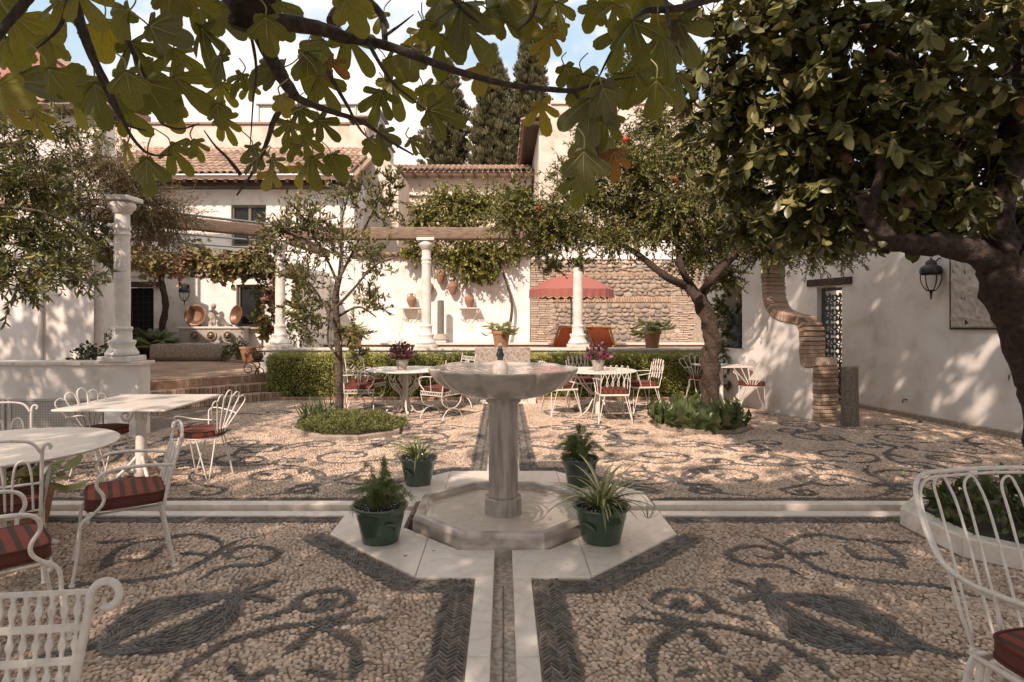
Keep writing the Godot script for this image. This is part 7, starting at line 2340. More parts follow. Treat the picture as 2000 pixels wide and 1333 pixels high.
func cast_chair(label: String, at: Vector3, turn: float) -> Node3D:
	var c := thing("cast_armchair", label, "chair", at, turn)
	var w := 0.235
	var m := MB.new()
	ring_band(m, Vector3(-w, 0.405, 0.22), Vector3(w, 0.405, 0.22), 0.055, 10)
	ring_band(m, Vector3(-w, 0.405, -0.22), Vector3(-w, 0.405, 0.22), 0.055, 9)
	ring_band(m, Vector3(w, 0.405, -0.22), Vector3(w, 0.405, 0.22), 0.055, 9)
	ring_band(m, Vector3(-w, 0.405, -0.22), Vector3(w, 0.405, -0.22), 0.055, 10)
	for k in 5: m.box(Vector3(0, 0.432, -0.16 + k * 0.08), Vector3(0.46, 0.006, 0.02))
	part("seat_frame", m.make(), M.white_iron, c)
	cushion(c, 0.46, 0.44, 0.437, 0.062, 7.0, 0.9)
	m = MB.new()
	ring_band(m, Vector3(-w, 0.845, -0.29), Vector3(w, 0.845, -0.29), 0.06, 8)
	for s in [-1.0, 1.0]:
		m.tube(smooth([Vector3(s * 0.02, 0.815, -0.29), Vector3(s * 0.05, 0.74, -0.28), Vector3(s * 0.11, 0.69, -0.275), Vector3(s * w, 0.68, -0.27)], 5), 0.007, -1, 6)
		m.tube(smooth([Vector3(0, 0.53, -0.25), Vector3(s * 0.055, 0.57, -0.255), Vector3(s * 0.06, 0.64, -0.265), Vector3(0, 0.70, -0.275)], 5), 0.007, -1, 6)
		m.tube(smooth([Vector3(s * 0.05, 0.60, -0.26), Vector3(s * 0.12, 0.62, -0.262), Vector3(s * w, 0.655, -0.266)], 5), 0.007, -1, 6)
		m.tube(smooth([Vector3(0, 0.53, -0.25), Vector3(s * 0.04, 0.48, -0.24), Vector3(s * 0.06, 0.44, -0.23)], 4), 0.007, -1, 6)
	m.tube(PackedVector3Array([Vector3(0, 0.815, -0.29), Vector3(0, 0.70, -0.275)]), 0.007, -1, 6)
	part("backrest", m.make(), M.white_iron, c)
	for s in [-1.0, 1.0]:
		part("back_post", rod([Vector3(s * w, 0.38, -0.22), Vector3(s * w, 0.60, -0.25), Vector3(s * w, 0.895, -0.30), Vector3(s * w, 0.905, -0.302)], 0.009, 0.007, 7), M.white_iron, c)
		part("finial", lathed([Vector2(0.001, -0.015), Vector2(0.013, 0), Vector2(0.001, 0.018)], 10), M.white_iron, c, Vector3(s * w, 0.91, -0.303))
		part("armrest", rod([Vector3(s * w, 0.66, -0.255), Vector3(s * (w + 0.02), 0.665, -0.05), Vector3(s * (w + 0.025), 0.65, 0.17), Vector3(s * (w + 0.02), 0.61, 0.23), Vector3(s * (w + 0.01), 0.53, 0.22), Vector3(s * w, 0.46, 0.16), Vector3(s * w, 0.43, 0.14)], 0.0085, -1, 7), M.white_iron, c)
		part("arm_post", rod([Vector3(s * w, 0.43, 0.0), Vector3(s * (w + 0.02), 0.66, 0.0)], 0.006, -1, 5, 2), M.white_iron, c)
		# curved cross legs front and back
		for z in [-1.0, 1.0]:
			part("leg", rod([Vector3(s * w, 0.38, z * 0.21), Vector3(s * 0.20, 0.26, z * 0.21), Vector3(s * 0.10, 0.19, z * 0.215), Vector3(s * 0.0, 0.175, z * 0.215)], 0.0085, -1, 6), M.white_iron, c)
			part("foot", rod([Vector3(s * 0.0, 0.168, z * 0.215), Vector3(s * 0.10, 0.155, z * 0.22), Vector3(s * 0.19, 0.09, z * 0.225), Vector3(s * 0.235, 0.008, z * 0.23)], 0.0085, -1, 6), M.white_iron, c)
	return c

func scroll_armchair(label: String, at: Vector3, turn: float) -> Node3D:
	var c := thing("scroll_armchair", label, "chair", at, turn)
	var w := 0.215
	part("seat_frame", rod([Vector3(-w, 0.40, 0.20), Vector3(w, 0.40, 0.20), Vector3(w, 0.40, -0.20), Vector3(-w, 0.40, -0.20), Vector3(-w, 0.40, 0.20)], 0.010, -1, 7, 1), M.white_iron, c)
	cushion(c, 0.45, 0.43, 0.415, 0.075, 6.0, 0.95, true, true)
	for sx in [-1.0, 1.0]:
		part("leg", rod([Vector3(sx * w, 0.40, 0.19), Vector3(sx * (w + 0.008), 0.34, 0.235), Vector3(sx * (w + 0.012), 0.2, 0.245), Vector3(sx * (w + 0.025), 0.006, 0.275)], 0.0105, -1, 7), M.white_iron, c)
		part("leg", rod([Vector3(sx * w, 0.40, -0.19), Vector3(sx * (w + 0.005), 0.2, -0.225), Vector3(sx * (w + 0.015), 0.008, -0.26)], 0.0105, -1, 7), M.white_iron, c)
		for z in [0.275, -0.26]: part("foot", lathed([Vector2(0.001, 0), Vector2(0.022, 0), Vector2(0.018, 0.012), Vector2(0.001, 0.016)], 12), M.white_iron, c, Vector3(sx * (w + 0.02), 0, z))
		part("back_post", rod([Vector3(sx * w, 0.40, -0.20), Vector3(sx * (w + 0.005), 0.62, -0.25), Vector3(sx * (w + 0.01), 0.80, -0.30), Vector3(sx * (w + 0.03), 0.84, -0.30), Vector3(sx * (w + 0.05), 0.825, -0.295), Vector3(sx * (w + 0.042), 0.805, -0.295)], 0.0105, 0.009, 7), M.white_iron, c)
		part("armrest", rod([Vector3(sx * (w + 0.005), 0.645, -0.255), Vector3(sx * (w + 0.03), 0.665, -0.12), Vector3(sx * (w + 0.05), 0.67, 0.04), Vector3(sx * (w + 0.05), 0.645, 0.13), Vector3(sx * (w + 0.04), 0.58, 0.155), Vector3(sx * (w + 0.03), 0.51, 0.12), Vector3(sx * (w + 0.02), 0.45, 0.13), Vector3(sx * (w + 0.012), 0.38, 0.20), Vector3(sx * (w + 0.01), 0.36, 0.19)], 0.0105, -1, 8), M.white_iron, c)
		part("apron_scroll", rod(scroll(Vector3(sx * 0.06, 0.36, 0.20), 0.03, PI * 0.5, 1.0, -sx), 0.006, -1, 5, 3), M.white_iron, c)
	var m := MB.new()
	m.tube(smooth([Vector3(-w, 0.79, -0.295), Vector3(-0.16, 0.86, -0.31), Vector3(0, 0.88, -0.315), Vector3(0.16, 0.86, -0.31), Vector3(w, 0.79, -0.295)], 6), 0.0095, -1, 7)
	m.tube(PackedVector3Array([Vector3(-w, 0.60, -0.245), Vector3(w, 0.60, -0.245)]), 0.008, -1, 6)
	for k in 3:
		var x: float = -0.13 + 0.13 * k
		m.tube(smooth([Vector3(x - 0.05, 0.43, -0.205), Vector3(x - 0.045, 0.62, -0.25), Vector3(x - 0.03, 0.72, -0.275), Vector3(x, 0.745, -0.28), Vector3(x + 0.03, 0.72, -0.275), Vector3(x + 0.045, 0.62, -0.25), Vector3(x + 0.05, 0.43, -0.205)], 5), 0.0075, -1, 6)
	m.tube(PackedVector3Array([Vector3(-w, 0.43, -0.205), Vector3(w, 0.43, -0.205)]), 0.007, -1, 6)
	part("backrest", m.make(), M.white_iron, c)
	part("stretcher", rod([Vector3(-w, 0.33, -0.21), Vector3(0, 0.31, -0.21), Vector3(w, 0.33, -0.21)], 0.007, -1, 6), M.white_iron, c)
	return c

func round_top(r: float, y: float, under: Node3D, m: Material) -> void:
	part("table_top", lathed([Vector2(0.001, y - 0.024), Vector2(r - 0.03, y - 0.024), Vector2(r - 0.008, y - 0.018), Vector2(r, y - 0.008), Vector2(r - 0.006, y - 0.001), Vector2(r - 0.02, y), Vector2(0.001, y)], 56), m, under)

func build_furniture() -> void:
	# back left: round table with a pierced cast pedestal, four cast armchairs
	var t1 := thing("round_table", "white round table on a pierced cast iron pedestal, back left before the hedge", "table", Vector3(-1.60, 0, -9.95), 0.3)
	round_top(0.64, 0.72, t1, M.column_white)
	for k in 4:
		var b := Basis(Vector3.UP, PI * 0.5 * k)
		var m := MB.new()
		for q in [[[0.03, 0.69], [0.28, 0.69], [0.27, 0.62], [0.25, 0.52], [0.20, 0.42], [0.11, 0.34], [0.075, 0.27], [0.06, 0.19]], [[0.03, 0.69], [0.04, 0.5], [0.035, 0.3], [0.05, 0.19]], [[0.06, 0.20], [0.10, 0.12], [0.16, 0.03], [0.24, 0.012], [0.30, 0.03], [0.30, 0.06], [0.28, 0.065]], [[0.05, 0.19], [0.06, 0.08], [0.09, 0.03], [0.12, 0.05], [0.11, 0.08]], [[0.04, 0.36], [0.10, 0.42], [0.15, 0.5], [0.17, 0.6], [0.13, 0.65], [0.09, 0.6], [0.12, 0.55]], [[0.06, 0.62], [0.10, 0.66], [0.2, 0.66], [0.24, 0.6], [0.21, 0.54], [0.18, 0.57]], [[0.05, 0.45], [0.08, 0.52], [0.06, 0.6]], [[0.05, 0.30], [0.09, 0.36], [0.17, 0.43], [0.22, 0.5]], [[0.20, 0.42], [0.16, 0.46], [0.19, 0.50]]]:
			m.tube(smooth(q.map(func(p): return b * Vector3(p[0], p[1], 0)), 4), 0.0125, -1, 6)
		for q in 12: m.lathe([Vector2(0.001, -0.012), Vector2(0.02, 0), Vector2(0.001, 0.012)], 6, b * Vector3(rr(0.06, 0.21), rr(0.42, 0.66), 0))
		part("pedestal_panel", m.make(), M.white_iron, t1)
	part("stem", lathed([Vector2(0.03, 0.1), Vector2(0.035, 0.3), Vector2(0.025, 0.5), Vector2(0.03, 0.69)], 12), M.white_iron, t1)
	var c1 := cast_chair("white cast armchair farther from the trunk, left of the pierced table", Vector3(-2.36, 0, -10.55), 1.1)
	copy(c1, "white cast armchair close behind the slender tree trunk, left of the pierced table", Vector3(-2.30, 0, -9.75), 1.75)
	copy(c1, "white cast armchair turned away beside the bowl, nearer one right of the pierced table", Vector3(-0.96, 0, -9.45), -2.2)
	copy(c1, "white cast armchair half hidden behind the fountain bowl, far right of the pierced table", Vector3(-0.86, 0, -10.55), -1.0)
	# back right: round table with loop-back chairs
	var t2 := thing("round_table", "pale round table on a slim white post with bowed struts, back right before the hedge", "table", Vector3(1.52, 0, -9.8))
	round_top(0.62, 0.72, t2, M.column_white)
	part("post", lathed([Vector2(0.001, 0.0), Vector2(0.05, 0.0), Vector2(0.04, 0.02), Vector2(0.036, 0.69), Vector2(0.001, 0.69)], 14), M.white_iron, t2)
	for k in 4:
		var b := Basis(Vector3.UP, PI * 0.5 * k + 0.6)
		part("strut", rod([b * Vector3(0.03, 0.28, 0), b * Vector3(0.12, 0.24, 0), b * Vector3(0.22, 0.10, 0), b * Vector3(0.38, 0.012, 0), b * Vector3(0.42, 0.014, 0)], 0.011, -1, 7), M.white_iron, t2)
		part("brace", rod([b * Vector3(0.03, 0.33, 0), b * Vector3(0.16, 0.36, 0), b * Vector3(0.34, 0.52, 0), b * Vector3(0.46, 0.69, 0)], 0.011, -1, 7), M.white_iron, t2)
	var c2 := loop_chair("white loop-back chair turned away at the near side of the right round table", Vector3(1.62, 0, -9.10), PI + 0.05)
	copy(c2, "white wire loop-back chair beside the fountain bowl, left of the right round table", Vector3(0.92, 0, -9.75), 1.85)
	copy(c2, "white wire loop-back chair against the hedge behind the right round table", Vector3(1.42, 0, -10.65), 0.35)
	copy(c2, "white wire loop-back chair in profile at the right side of the right round table", Vector3(2.28, 0, -10.05), -1.35)
	# by the curved wall
	var t3 := thing("small_table", "small white rectangular table behind the pomegranate trunk by the curved wall", "table", Vector3(3.85, 0, -10.75), 0.1)
	part("table_top", bx(Vector3(0, 0.71, 0), Vector3(0.78, 0.022, 0.78), 0.006), M.marble_white, t3)
	part("post", lathed([Vector2(0.001, 0), Vector2(0.05, 0), Vector2(0.035, 0.03), Vector2(0.03, 0.69), Vector2(0.001, 0.69)], 12), M.white_iron, t3)
	for k in 4: part("foot", rod([Vector3(0, 0.10, 0), Vector3(0.14, 0.06, 0).rotated(Vector3.UP, k * PI / 2), Vector3(0.28, 0.01, 0).rotated(Vector3.UP, k * PI / 2)], 0.014, -1, 6), M.white_iron, t3)
	var fc := fan_chair("white fan-back chair seen from behind, right of the small table at the curved wall", Vector3(4.12, 0, -10.1), 2.75)
	copy(fc, "white fan-back chair mostly hidden behind the pomegranate trunk", Vector3(3.62, 0, -11.15), 0.3)
	# middle left: rectangular marble table with two fan chairs
	var t4 := thing("rectangular_table", "white rectangular marble topped table on an ornate iron pedestal, middle left", "table", Vector3(-3.68, 0, -6.22))
	part("table_top", bx(Vector3(0, 0.71, 0), Vector3(1.06, 0.022, 1.12), 0.006), M.marble_white, t4)
	part("post", lathed([Vector2(0.001, 0.02), Vector2(0.07, 0.02), Vector2(0.05, 0.10), Vector2(0.055, 0.2), Vector2(0.045, 0.5), Vector2(0.06, 0.62), Vector2(0.05, 0.69), Vector2(0.001, 0.69)], 16), M.white_iron, t4, Vector3(0.1, 0, 0.2))
	for k in 4:
		var b := Basis(Vector3.UP, PI * 0.5 * k + PI / 4)
		part("foot", rod([b * Vector3(0.03, 0.22, 0), b * Vector3(0.12, 0.12, 0), b * Vector3(0.22, 0.03, 0), b * Vector3(0.29, 0.02, 0), b * Vector3(0.30, 0.045, 0)], 0.017, -1, 7), M.white_iron, t4, Vector3(0.1, 0, 0.2))
		part("bracket_scroll", rod(scroll(b * Vector3(0.13, 0.62, 0), 0.055, PI, 1.2, 1, b * Vector3.RIGHT, Vector3.UP), 0.010, -1, 6, 3), M.white_iron, t4, Vector3(0.1, 0, 0.2))
	copy(fc, "white fan-back chair before the vent panel, left of the rectangular table", Vector3(-3.92, 0, -5.98), 1.30)
	copy(fc, "white fan-back chair leaning back at the right end of the rectangular table", Vector3(-2.93, 0, -5.92), -1.72)
	# near left: round marble table with scroll armchairs
	var t5 := thing("round_table", "large white round marble table cut by the left picture edge", "table", Vector3(-3.40, 0, -4.10))
	round_top(0.70, 0.72, t5, M.marble_white)
	part("post", lathed([Vector2(0.001, 0), Vector2(0.06, 0), Vector2(0.045, 0.05), Vector2(0.04, 0.69), Vector2(0.001, 0.69)], 14), M.white_iron, t5)
	for k in 4: part("foot", rod([Vector3(0, 0.12, 0), Vector3(0.15, 0.08, 0).rotated(Vector3.UP, k * PI / 2 + 0.5), Vector3(0.33, 0.012, 0).rotated(Vector3.UP, k * PI / 2 + 0.5)], 0.016, -1, 7), M.white_iron, t5)
	var sc := scroll_armchair("white scroll armchair with red striped square cushion, alone right of the near round table", Vector3(-2.44, 0, -3.93), -0.98)
	copy(sc, "farther of two white scroll armchairs cut by the left edge, before the near table", Vector3(-3.08, 0, -3.70), -2.5)
	copy(sc, "white scroll armchair cut by the left edge, nearest to the viewer of the scroll chairs", Vector3(-2.50, 0, -2.98), 2.35)
	copy(sc, "white scroll armchair behind the near round table at the left edge", Vector3(-3.95, 0, -4.75), 0.7)
	var hp := thing("terracotta_pot", "terracotta pot with a leafy plant under the edge of the near round table at left", "pot", Vector3(-3.62, 0, -4.66))
	part("pot", lathed([Vector2(0.001, 0), Vector2(0.11, 0), Vector2(0.15, 0.24), Vector2(0.165, 0.245), Vector2(0.165, 0.28), Vector2(0.14, 0.28), Vector2(0.001, 0.25)]), M.terracotta, hp)
	var hl := thing("broad_leaved_plant", "bright leafy plant in the pot under the near round table", "plant", Vector3(-3.62, 0.27, -4.66))
	big_leaves(hl, 40, 1.0)
	slat_chair()
	rod_chair()
	# flower pots on the tables
	for q in [[Vector3(-1.63, 0.721, -9.8), "pale stone pot of dark red flowers on the pierced table"], [Vector3(1.50, 0.721, -9.65), "grey stone pot of magenta and dark red flowers on the right round table"]]:
		var fp := thing("flower_pot", q[1], "pot", q[0])
		part("pot", lathed([Vector2(0.001, 0), Vector2(0.06, 0), Vector2(0.07, 0.015), Vector2(0.105, 0.15), Vector2(0.112, 0.155), Vector2(0.112, 0.17), Vector2(0.10, 0.172), Vector2(0.095, 0.15), Vector2(0.001, 0.14)]), M.stone_pale, fp)
		var fl := thing("flowers", "bunch of dark red and purple flowers in the " + ("pale stone pot left of the bowl" if q[0].x < 0 else "grey stone pot right of the bowl"), "flowers", q[0] + Vector3(0, 0.14, 0))
		var cols := []
		var xs := []
		var st := MB.new()
		for k in 240:
			var d := rdir()
			d.y = absf(d.y) * 1.1 + 0.15
			var p := d * rr(0.08, 0.22) + Vector3(0, 0.02, 0)
			xs.append(Transform3D(aim(d + rdir() * 0.7, rdir()) * Basis.from_scale(Vector3.ONE * rr(0.6, 1.2)), p))
			cols.append([Color(0.09, 0.012, 0.022), Color(0.13, 0.02, 0.04), Color(0.14, 0.015, 0.07), Color(0.05, 0.06, 0.015), Color(0.20, 0.06, 0.02), Color(0.08, 0.08, 0.02), Color(0.18, 0.05, 0.12)][rng.randi() % 7])
			if k % 8 == 0: st.tube(PackedVector3Array([Vector3(0, -0.03, 0), p]), 0.003, 0.002, 4)
		for k in 4:
			var tip := Vector3(rr(-0.14, 0.08), rr(0.32, 0.48), rr(-0.05, 0.05))
			st.tube(smooth([Vector3.ZERO, tip * 0.6 + Vector3(0.02, 0, 0), tip], 4), 0.0035, 0.0015, 4)
			for j in 9:
				xs.append(Transform3D(aim(rdir() + Vector3.UP, rdir()) * Basis.from_scale(Vector3.ONE * 0.3), tip * (0.55 + 0.05 * j)))
				cols.append(Color(0.10, 0.03, 0.03))
		part("stems", st.make(), M.twig, fl)
		stuff("petals", leaf_mesh(0.06, 0.045, 0.3, 0.4, 3), M.leaves, fl, xs, cols)

func slat_chair() -> void:
	# foreground left: cast back with rows of pierced ovals, side bars rolled into a scroll
	var at := Vector3(-1.45, -0.06, -1.62)
	var c := thing("pierced_metal_chair", "white metal chair with pierced back and big rolled scroll, bottom left corner", "chair", at, 0.12)
	# back plane: x to -0.45..0.29, sloping slightly away towards the top
	var m := MB.new()
	var tilt := Basis(Vector3.RIGHT, -0.14)
	var x0 := -0.46
	var x1 := 0.235
	var n := 21
	var tops := [0.865, 0.768, 0.678, 0.59, 0.50, 0.42]
	for r in 5:
		var yt: float = tops[r]
		var yb: float = tops[r + 1]
		for k in n:
			# one baluster: waisted flat bar between two ovals
			var xc: float = x0 + (x1 - x0) * k / (n - 1.0)
			var rows := []
			for j in 13:
				var t: float = j / 12.0
				var y: float = lerpf(yt, yb, t)
				var half: float = 0.0035 + 0.010 * pow(absf(2.0 * t - 1.0), 5.0) + 0.0075 * exp(-pow((t - 0.5) / 0.17, 2))
				rows.append(PackedVector3Array([tilt * Vector3(xc - half, y, 0.004), tilt * Vector3(xc + half, y, 0.004), tilt * Vector3(xc + half, y, -0.004), tilt * Vector3(xc - half, y, -0.004)]))
			m.grid(rows, true)
	part("backrest", m.make(), M.white_iron, c)
	for y in tops:
		part("back_rail", bx(tilt * Vector3((x0 + x1) * 0.5, y, 0), Vector3(x1 - x0 + 0.05, 0.022 if y < 0.86 else 0.016, 0.010), 0.003, tilt), M.white_iron, c)
	for s in [1.0, -1.0]:
		var x: float = x1 + 0.03 if s > 0 else x0 - 0.03
		var pts := [tilt * Vector3(x - s * 0.05, 0.40, 0), tilt * Vector3(x - s * 0.02, 0.65, 0), tilt * Vector3(x, 0.82, 0.0)]
		for k in 10:
			var a: float = PI - k * 0.56
			var rad: float = 0.048 - 0.0024 * k
			pts.append(tilt * (Vector3(x + s * (0.048 + cos(a) * rad), 0.85 + sin(a) * rad, 0.012 * k / 10.0)))
		part("scroll_post", rod(pts, 0.0125, 0.011, 9, 6), M.white_iron, c)
		for z in [-0.06, 0.36]: part("leg", rod([Vector3(x, 0.41, z), Vector3(x + s * 0.02, 0.2, z), Vector3(x + s * 0.05, 0.06, z * 1.1)], 0.012, -1, 8), M.white_iron, c)
		part("seat_rail", bx(Vector3(x - s * 0.05, 0.41, 0.15), Vector3(0.02, 0.03, 0.46), 0.004), M.white_iron, c)
	for k in 9: part("seat_slat", bx(Vector3((x0 + x1) * 0.5, 0.425, -0.04 + k * 0.05), Vector3(x1 - x0 + 0.06, 0.008, 0.034), 0.002), M.white_iron, c)

func rod_chair() -> void:
	# foreground right: tub chair of rods; its back and side seen from the back left
	var c := thing("rod_back_chair", "white tubular chair with hoop rods and red striped cushion at the lower right edge", "chair", Vector3(2.15, 0, -2.35))
	var o: Vector3 = c.position
	var q := func(px: float, py: float, d: float) -> Vector3: return P(px, py, d) - o
	var rail := [q.call(2130, 945, 2.75), q.call(2060, 918, 2.80), q.call(1950, 914, 2.82), q.call(1850, 920, 2.80), q.call(1805, 926, 2.76), q.call(1789, 948, 2.72), q.call(1794, 990, 2.66), q.call(1812, 1045, 2.56), q.call(1840, 1098, 2.44), q.call(1890, 1138, 2.30), q.call(1950, 1164, 2.14), q.call(2020, 1190, 1.98), q.call(2100, 1225, 1.86)]
	part("top_rail", rod(rail, 0.010, -1, 9, 8), M.white_iron, c)
	part("inner_rail", rod(rail.map(func(p): return p + Vector3(0.014, -0.019, 0.01)), 0.0075, -1, 8, 8), M.white_iron, c)
	for k in 4:
		var tx: float = [1838, 1897, 1970, 2050][k]
		var bx0: float = [1925, 1985, 2060, 2130][k]
		var topy: float = 930
		part("hoop", rod([q.call(bx0 - 25, 1238, 2.42), q.call(tx - 14 + 18, 1010, 2.66), q.call(tx - 13, 948, 2.76), q.call(tx, topy, 2.78), q.call(tx + 15, 948, 2.76), q.call(tx + 40, 1010, 2.66), q.call(bx0 + 15, 1238, 2.42)], 0.006, -1, 7, 6), M.white_iron, c)
	part("side_rod", rod([q.call(1850, 1100, 2.42), q.call(1875, 1190, 2.36), q.call(1905, 1275, 2.30)], 0.0075, -1, 7), M.white_iron, c)
	part("side_rod", rod([q.call(1945, 1165, 2.14), q.call(1955, 1230, 2.12), q.call(1962, 1300, 2.10)], 0.0075, -1, 7), M.white_iron, c)
	# seat, turned towards the right
	var yaw := 0.2
	var b := Basis(Vector3.UP, yaw)
	var seat := Vector3(1.87, 0, -1.89)
	seat.y = 0.0
	var s2 := thing("seat_cushion", "red and brown striped cushion lying on the tubular chair at lower right", "cushion", seat, yaw)
	cushion(s2, 0.44, 0.44, 0.455, 0.07, 5.0, 0.9, true)
	var so: Vector3 = seat - o
	part("seat_frame", rod([so + b * Vector3(-0.23, 0.44, 0.22), so + b * Vector3(0.23, 0.44, 0.22), so + b * Vector3(0.23, 0.44, -0.22), so + b * Vector3(-0.23, 0.44, -0.22), so + b * Vector3(-0.23, 0.44, 0.22)], 0.012, -1, 8, 1), M.white_iron, c)
	for sx in [-1.0, 1.0]:
		for sz in [-1.0, 1.0]:
			part("leg", rod([so + b * Vector3(sx * 0.22, 0.44, sz * 0.21), so + b * Vector3(sx * 0.24, 0.2, sz * 0.23), so + b * Vector3(sx * 0.27, 0.0, sz * 0.26)], 0.012, -1, 8), M.white_iron, c)
	part("joint", bx(q.call(1903, 1276, 2.30), Vector3(0.03, 0.035, 0.03), 0.008), M.white_iron, c)
	part("front_hoop", rod([q.call(1886, 1345, 2.28), q.call(1896, 1300, 2.28), q.call(1912, 1280, 2.27), q.call(1940, 1285, 2.2), q.call(1985, 1305, 2.1), q.call(2040, 1345, 2.0)], 0.013, -1, 8), M.white_iron, c)
	part("front_hoop", rod([q.call(1925, 1345, 2.2), q.call(1930, 1310, 2.2), q.call(1950, 1296, 2.16), q.call(1990, 1320, 2.06), q.call(2010, 1345, 2.0)], 0.012, -1, 8), M.white_iron, c)

# ---------------------------------------------------------------- glazed pots round the basin
func build_pots() -> void:
	var spots := [[-0.865, 4.29, 1.0, 0, "front left of the basin with a feathery fern"], [0.69, 4.29, 1.05, 1, "front right of the basin with a striped spider plant"], [-0.80, 5.72, 0.93, 1, "back left of the basin with a grassy spider plant"], [0.72, 5.70, 0.93, 0, "back right of the basin with a feathery fern"]]
	for k in 4:
		var q: Array = spots[k]
		var p := thing("glazed_pot", "dark green glazed pot at " + q[4], "pot", Vector3(q[0], 0.017, -q[1]), [-0.9, -2.2, -2.0, 2.2][k])
		var s: float = q[2]
		part("pot", lathed([Vector2(0.001, 0), Vector2(0.122 * s, 0), Vector2(0.130 * s, 0.012), Vector2(0.145 * s, 0.09), Vector2(0.158 * s, 0.15), Vector2(0.162 * s, 0.157), Vector2(0.168 * s, 0.20), Vector2(0.178 * s, 0.225), Vector2(0.192 * s, 0.236), Vector2(0.196 * s, 0.247), Vector2(0.190 * s, 0.256), Vector2(0.176 * s, 0.252), Vector2(0.168 * s, 0.225), Vector2(0.16 * s, 0.205)], 44), M.glazed_green, p)
		part("soil", lathed([Vector2(0.165 * s, 0.216), Vector2(0.1, 0.224), Vector2(0.001, 0.228)], 20), M.soil, p)
		for sd in [-1.0, 1.0]:
			part("handle", rod([Vector3(sd * 0.150, 0.11, -0.03) * Vector3(s, 1, s), Vector3(sd * 0.168, 0.125, -0.028) * Vector3(s, 1, s), Vector3(sd * 0.175, 0.15, 0.0) * Vector3(s, 1, s), Vector3(sd * 0.17, 0.155, 0.03) * Vector3(s, 1, s), Vector3(sd * 0.155, 0.145, 0.045) * Vector3(s, 1, s)], 0.013, 0.009, 8), M.glazed_green, p)
		var xs := []
		var cols := []
		for j in 130:
			var an: float = rr(0, TAU)
			var r: float = 0.155 * s * sqrt(rng.randf())
			xs.append(Transform3D(Basis.from_scale(Vector3.ONE * rr(0.002, 0.0045)), Vector3(cos(an) * r, 0.228 - 0.03 * r, sin(an) * r)))
			cols.append(Color(0.6, 0.58, 0.55))
		stuff("perlite_grains", pebble_mesh(1), M.blossom, p, xs, cols)
		var pl := thing("asparagus_fern" if q[3] == 0 else "spider_plant", ("fine feathery asparagus fern in the green pot at " if q[3] == 0 else "spider plant with arching pale-striped blades in the green pot at ") + ["front left", "front right", "back left", "back right"][k] + " of the basin", "plant", Vector3(q[0], 0.235, -q[1]))
		if q[3] == 1: spider(pl, s * (1.15 if k == 1 else 1.1), 95 if k == 1 else 70)
		else: asparagus(pl, k == 3)
	var run := thing("spider_plantlet", "tiny spider plantlet hanging on a thin stalk right of the front right pot", "plant", Vector3(1.04, 0.14, -4.38))
	part("stalk", rod([Vector3(0, 0, 0), Vector3(-0.01, 0.12, 0.02), Vector3(-0.1, 0.19, 0.05), Vector3(-0.3, 0.13, 0.08)], 0.0018, -1, 4), M.leaf_striped1, run)
	var bl := leaf_mesh(0.085, 0.009, 0.7, 0.3, 4)
	for k in 9: part("blade", bl, M["leaf_striped%d" % (k % 3)], run, Vector3.ZERO, aim(Vector3(cos(k * 2.4), rr(-0.5, 0.5), sin(k * 2.4)), Vector3.UP))

func spider(under: Node3D, s: float, n: int) -> void:
	var bl := []
	for v in 3:
		var m := MB.new()
		for strip in 3:
			var rows := []
			for j in 9:
				var t: float = j / 8.0
				var ang: float = t * (1.15 + 0.35 * v)
				var hw: float = 0.0085 * pow(1.0 - t, 0.4) * (1.0 if t > 0.05 else 0.7)
				if j == 8: hw = 0.0005
				var y: float = 0.30 * sin(ang) / (1.15 + 0.35 * v)
				var z: float = 0.30 * (1.0 - cos(ang)) / (1.15 + 0.35 * v)
				var xa: float = lerpf(-hw, hw, strip / 3.0)
				var xb: float = lerpf(-hw, hw, (strip + 1) / 3.0)
				rows.append(PackedVector3Array([Vector3(xa, y, z + absf(xa) * 0.5), Vector3(xb, y, z + absf(xb) * 0.5)]))
			m.grid(rows)
		bl.append(m.make())
	for k in 4:
		if M.has("leaf_striped%d" % k): continue
		var mt := mat("leaf_striped%d" % k, [L(0.16, 0.19, 0.055), L(0.34, 0.33, 0.14), L(0.10, 0.14, 0.035), L(0.48, 0.45, 0.25)][k], 0.42)
		mt.backlight_enabled = true
		mt.backlight = Color(0.4, 0.4, 0.3)
	for k in n:
		var an: float = rr(0, TAU)
		var b := Basis(Vector3.UP, an) * Basis(Vector3.RIGHT, rr(0.05, 0.75))
		part("blade", bl[k % 3], M["leaf_striped%d" % [0, 2, 1, 0, 3, 2][rng.randi() % 6]], under, Vector3(rr(-0.03, 0.03), -0.015, rr(-0.03, 0.03)), b * Basis.from_scale(Vector3.ONE * s * rr(0.8, 1.4)))

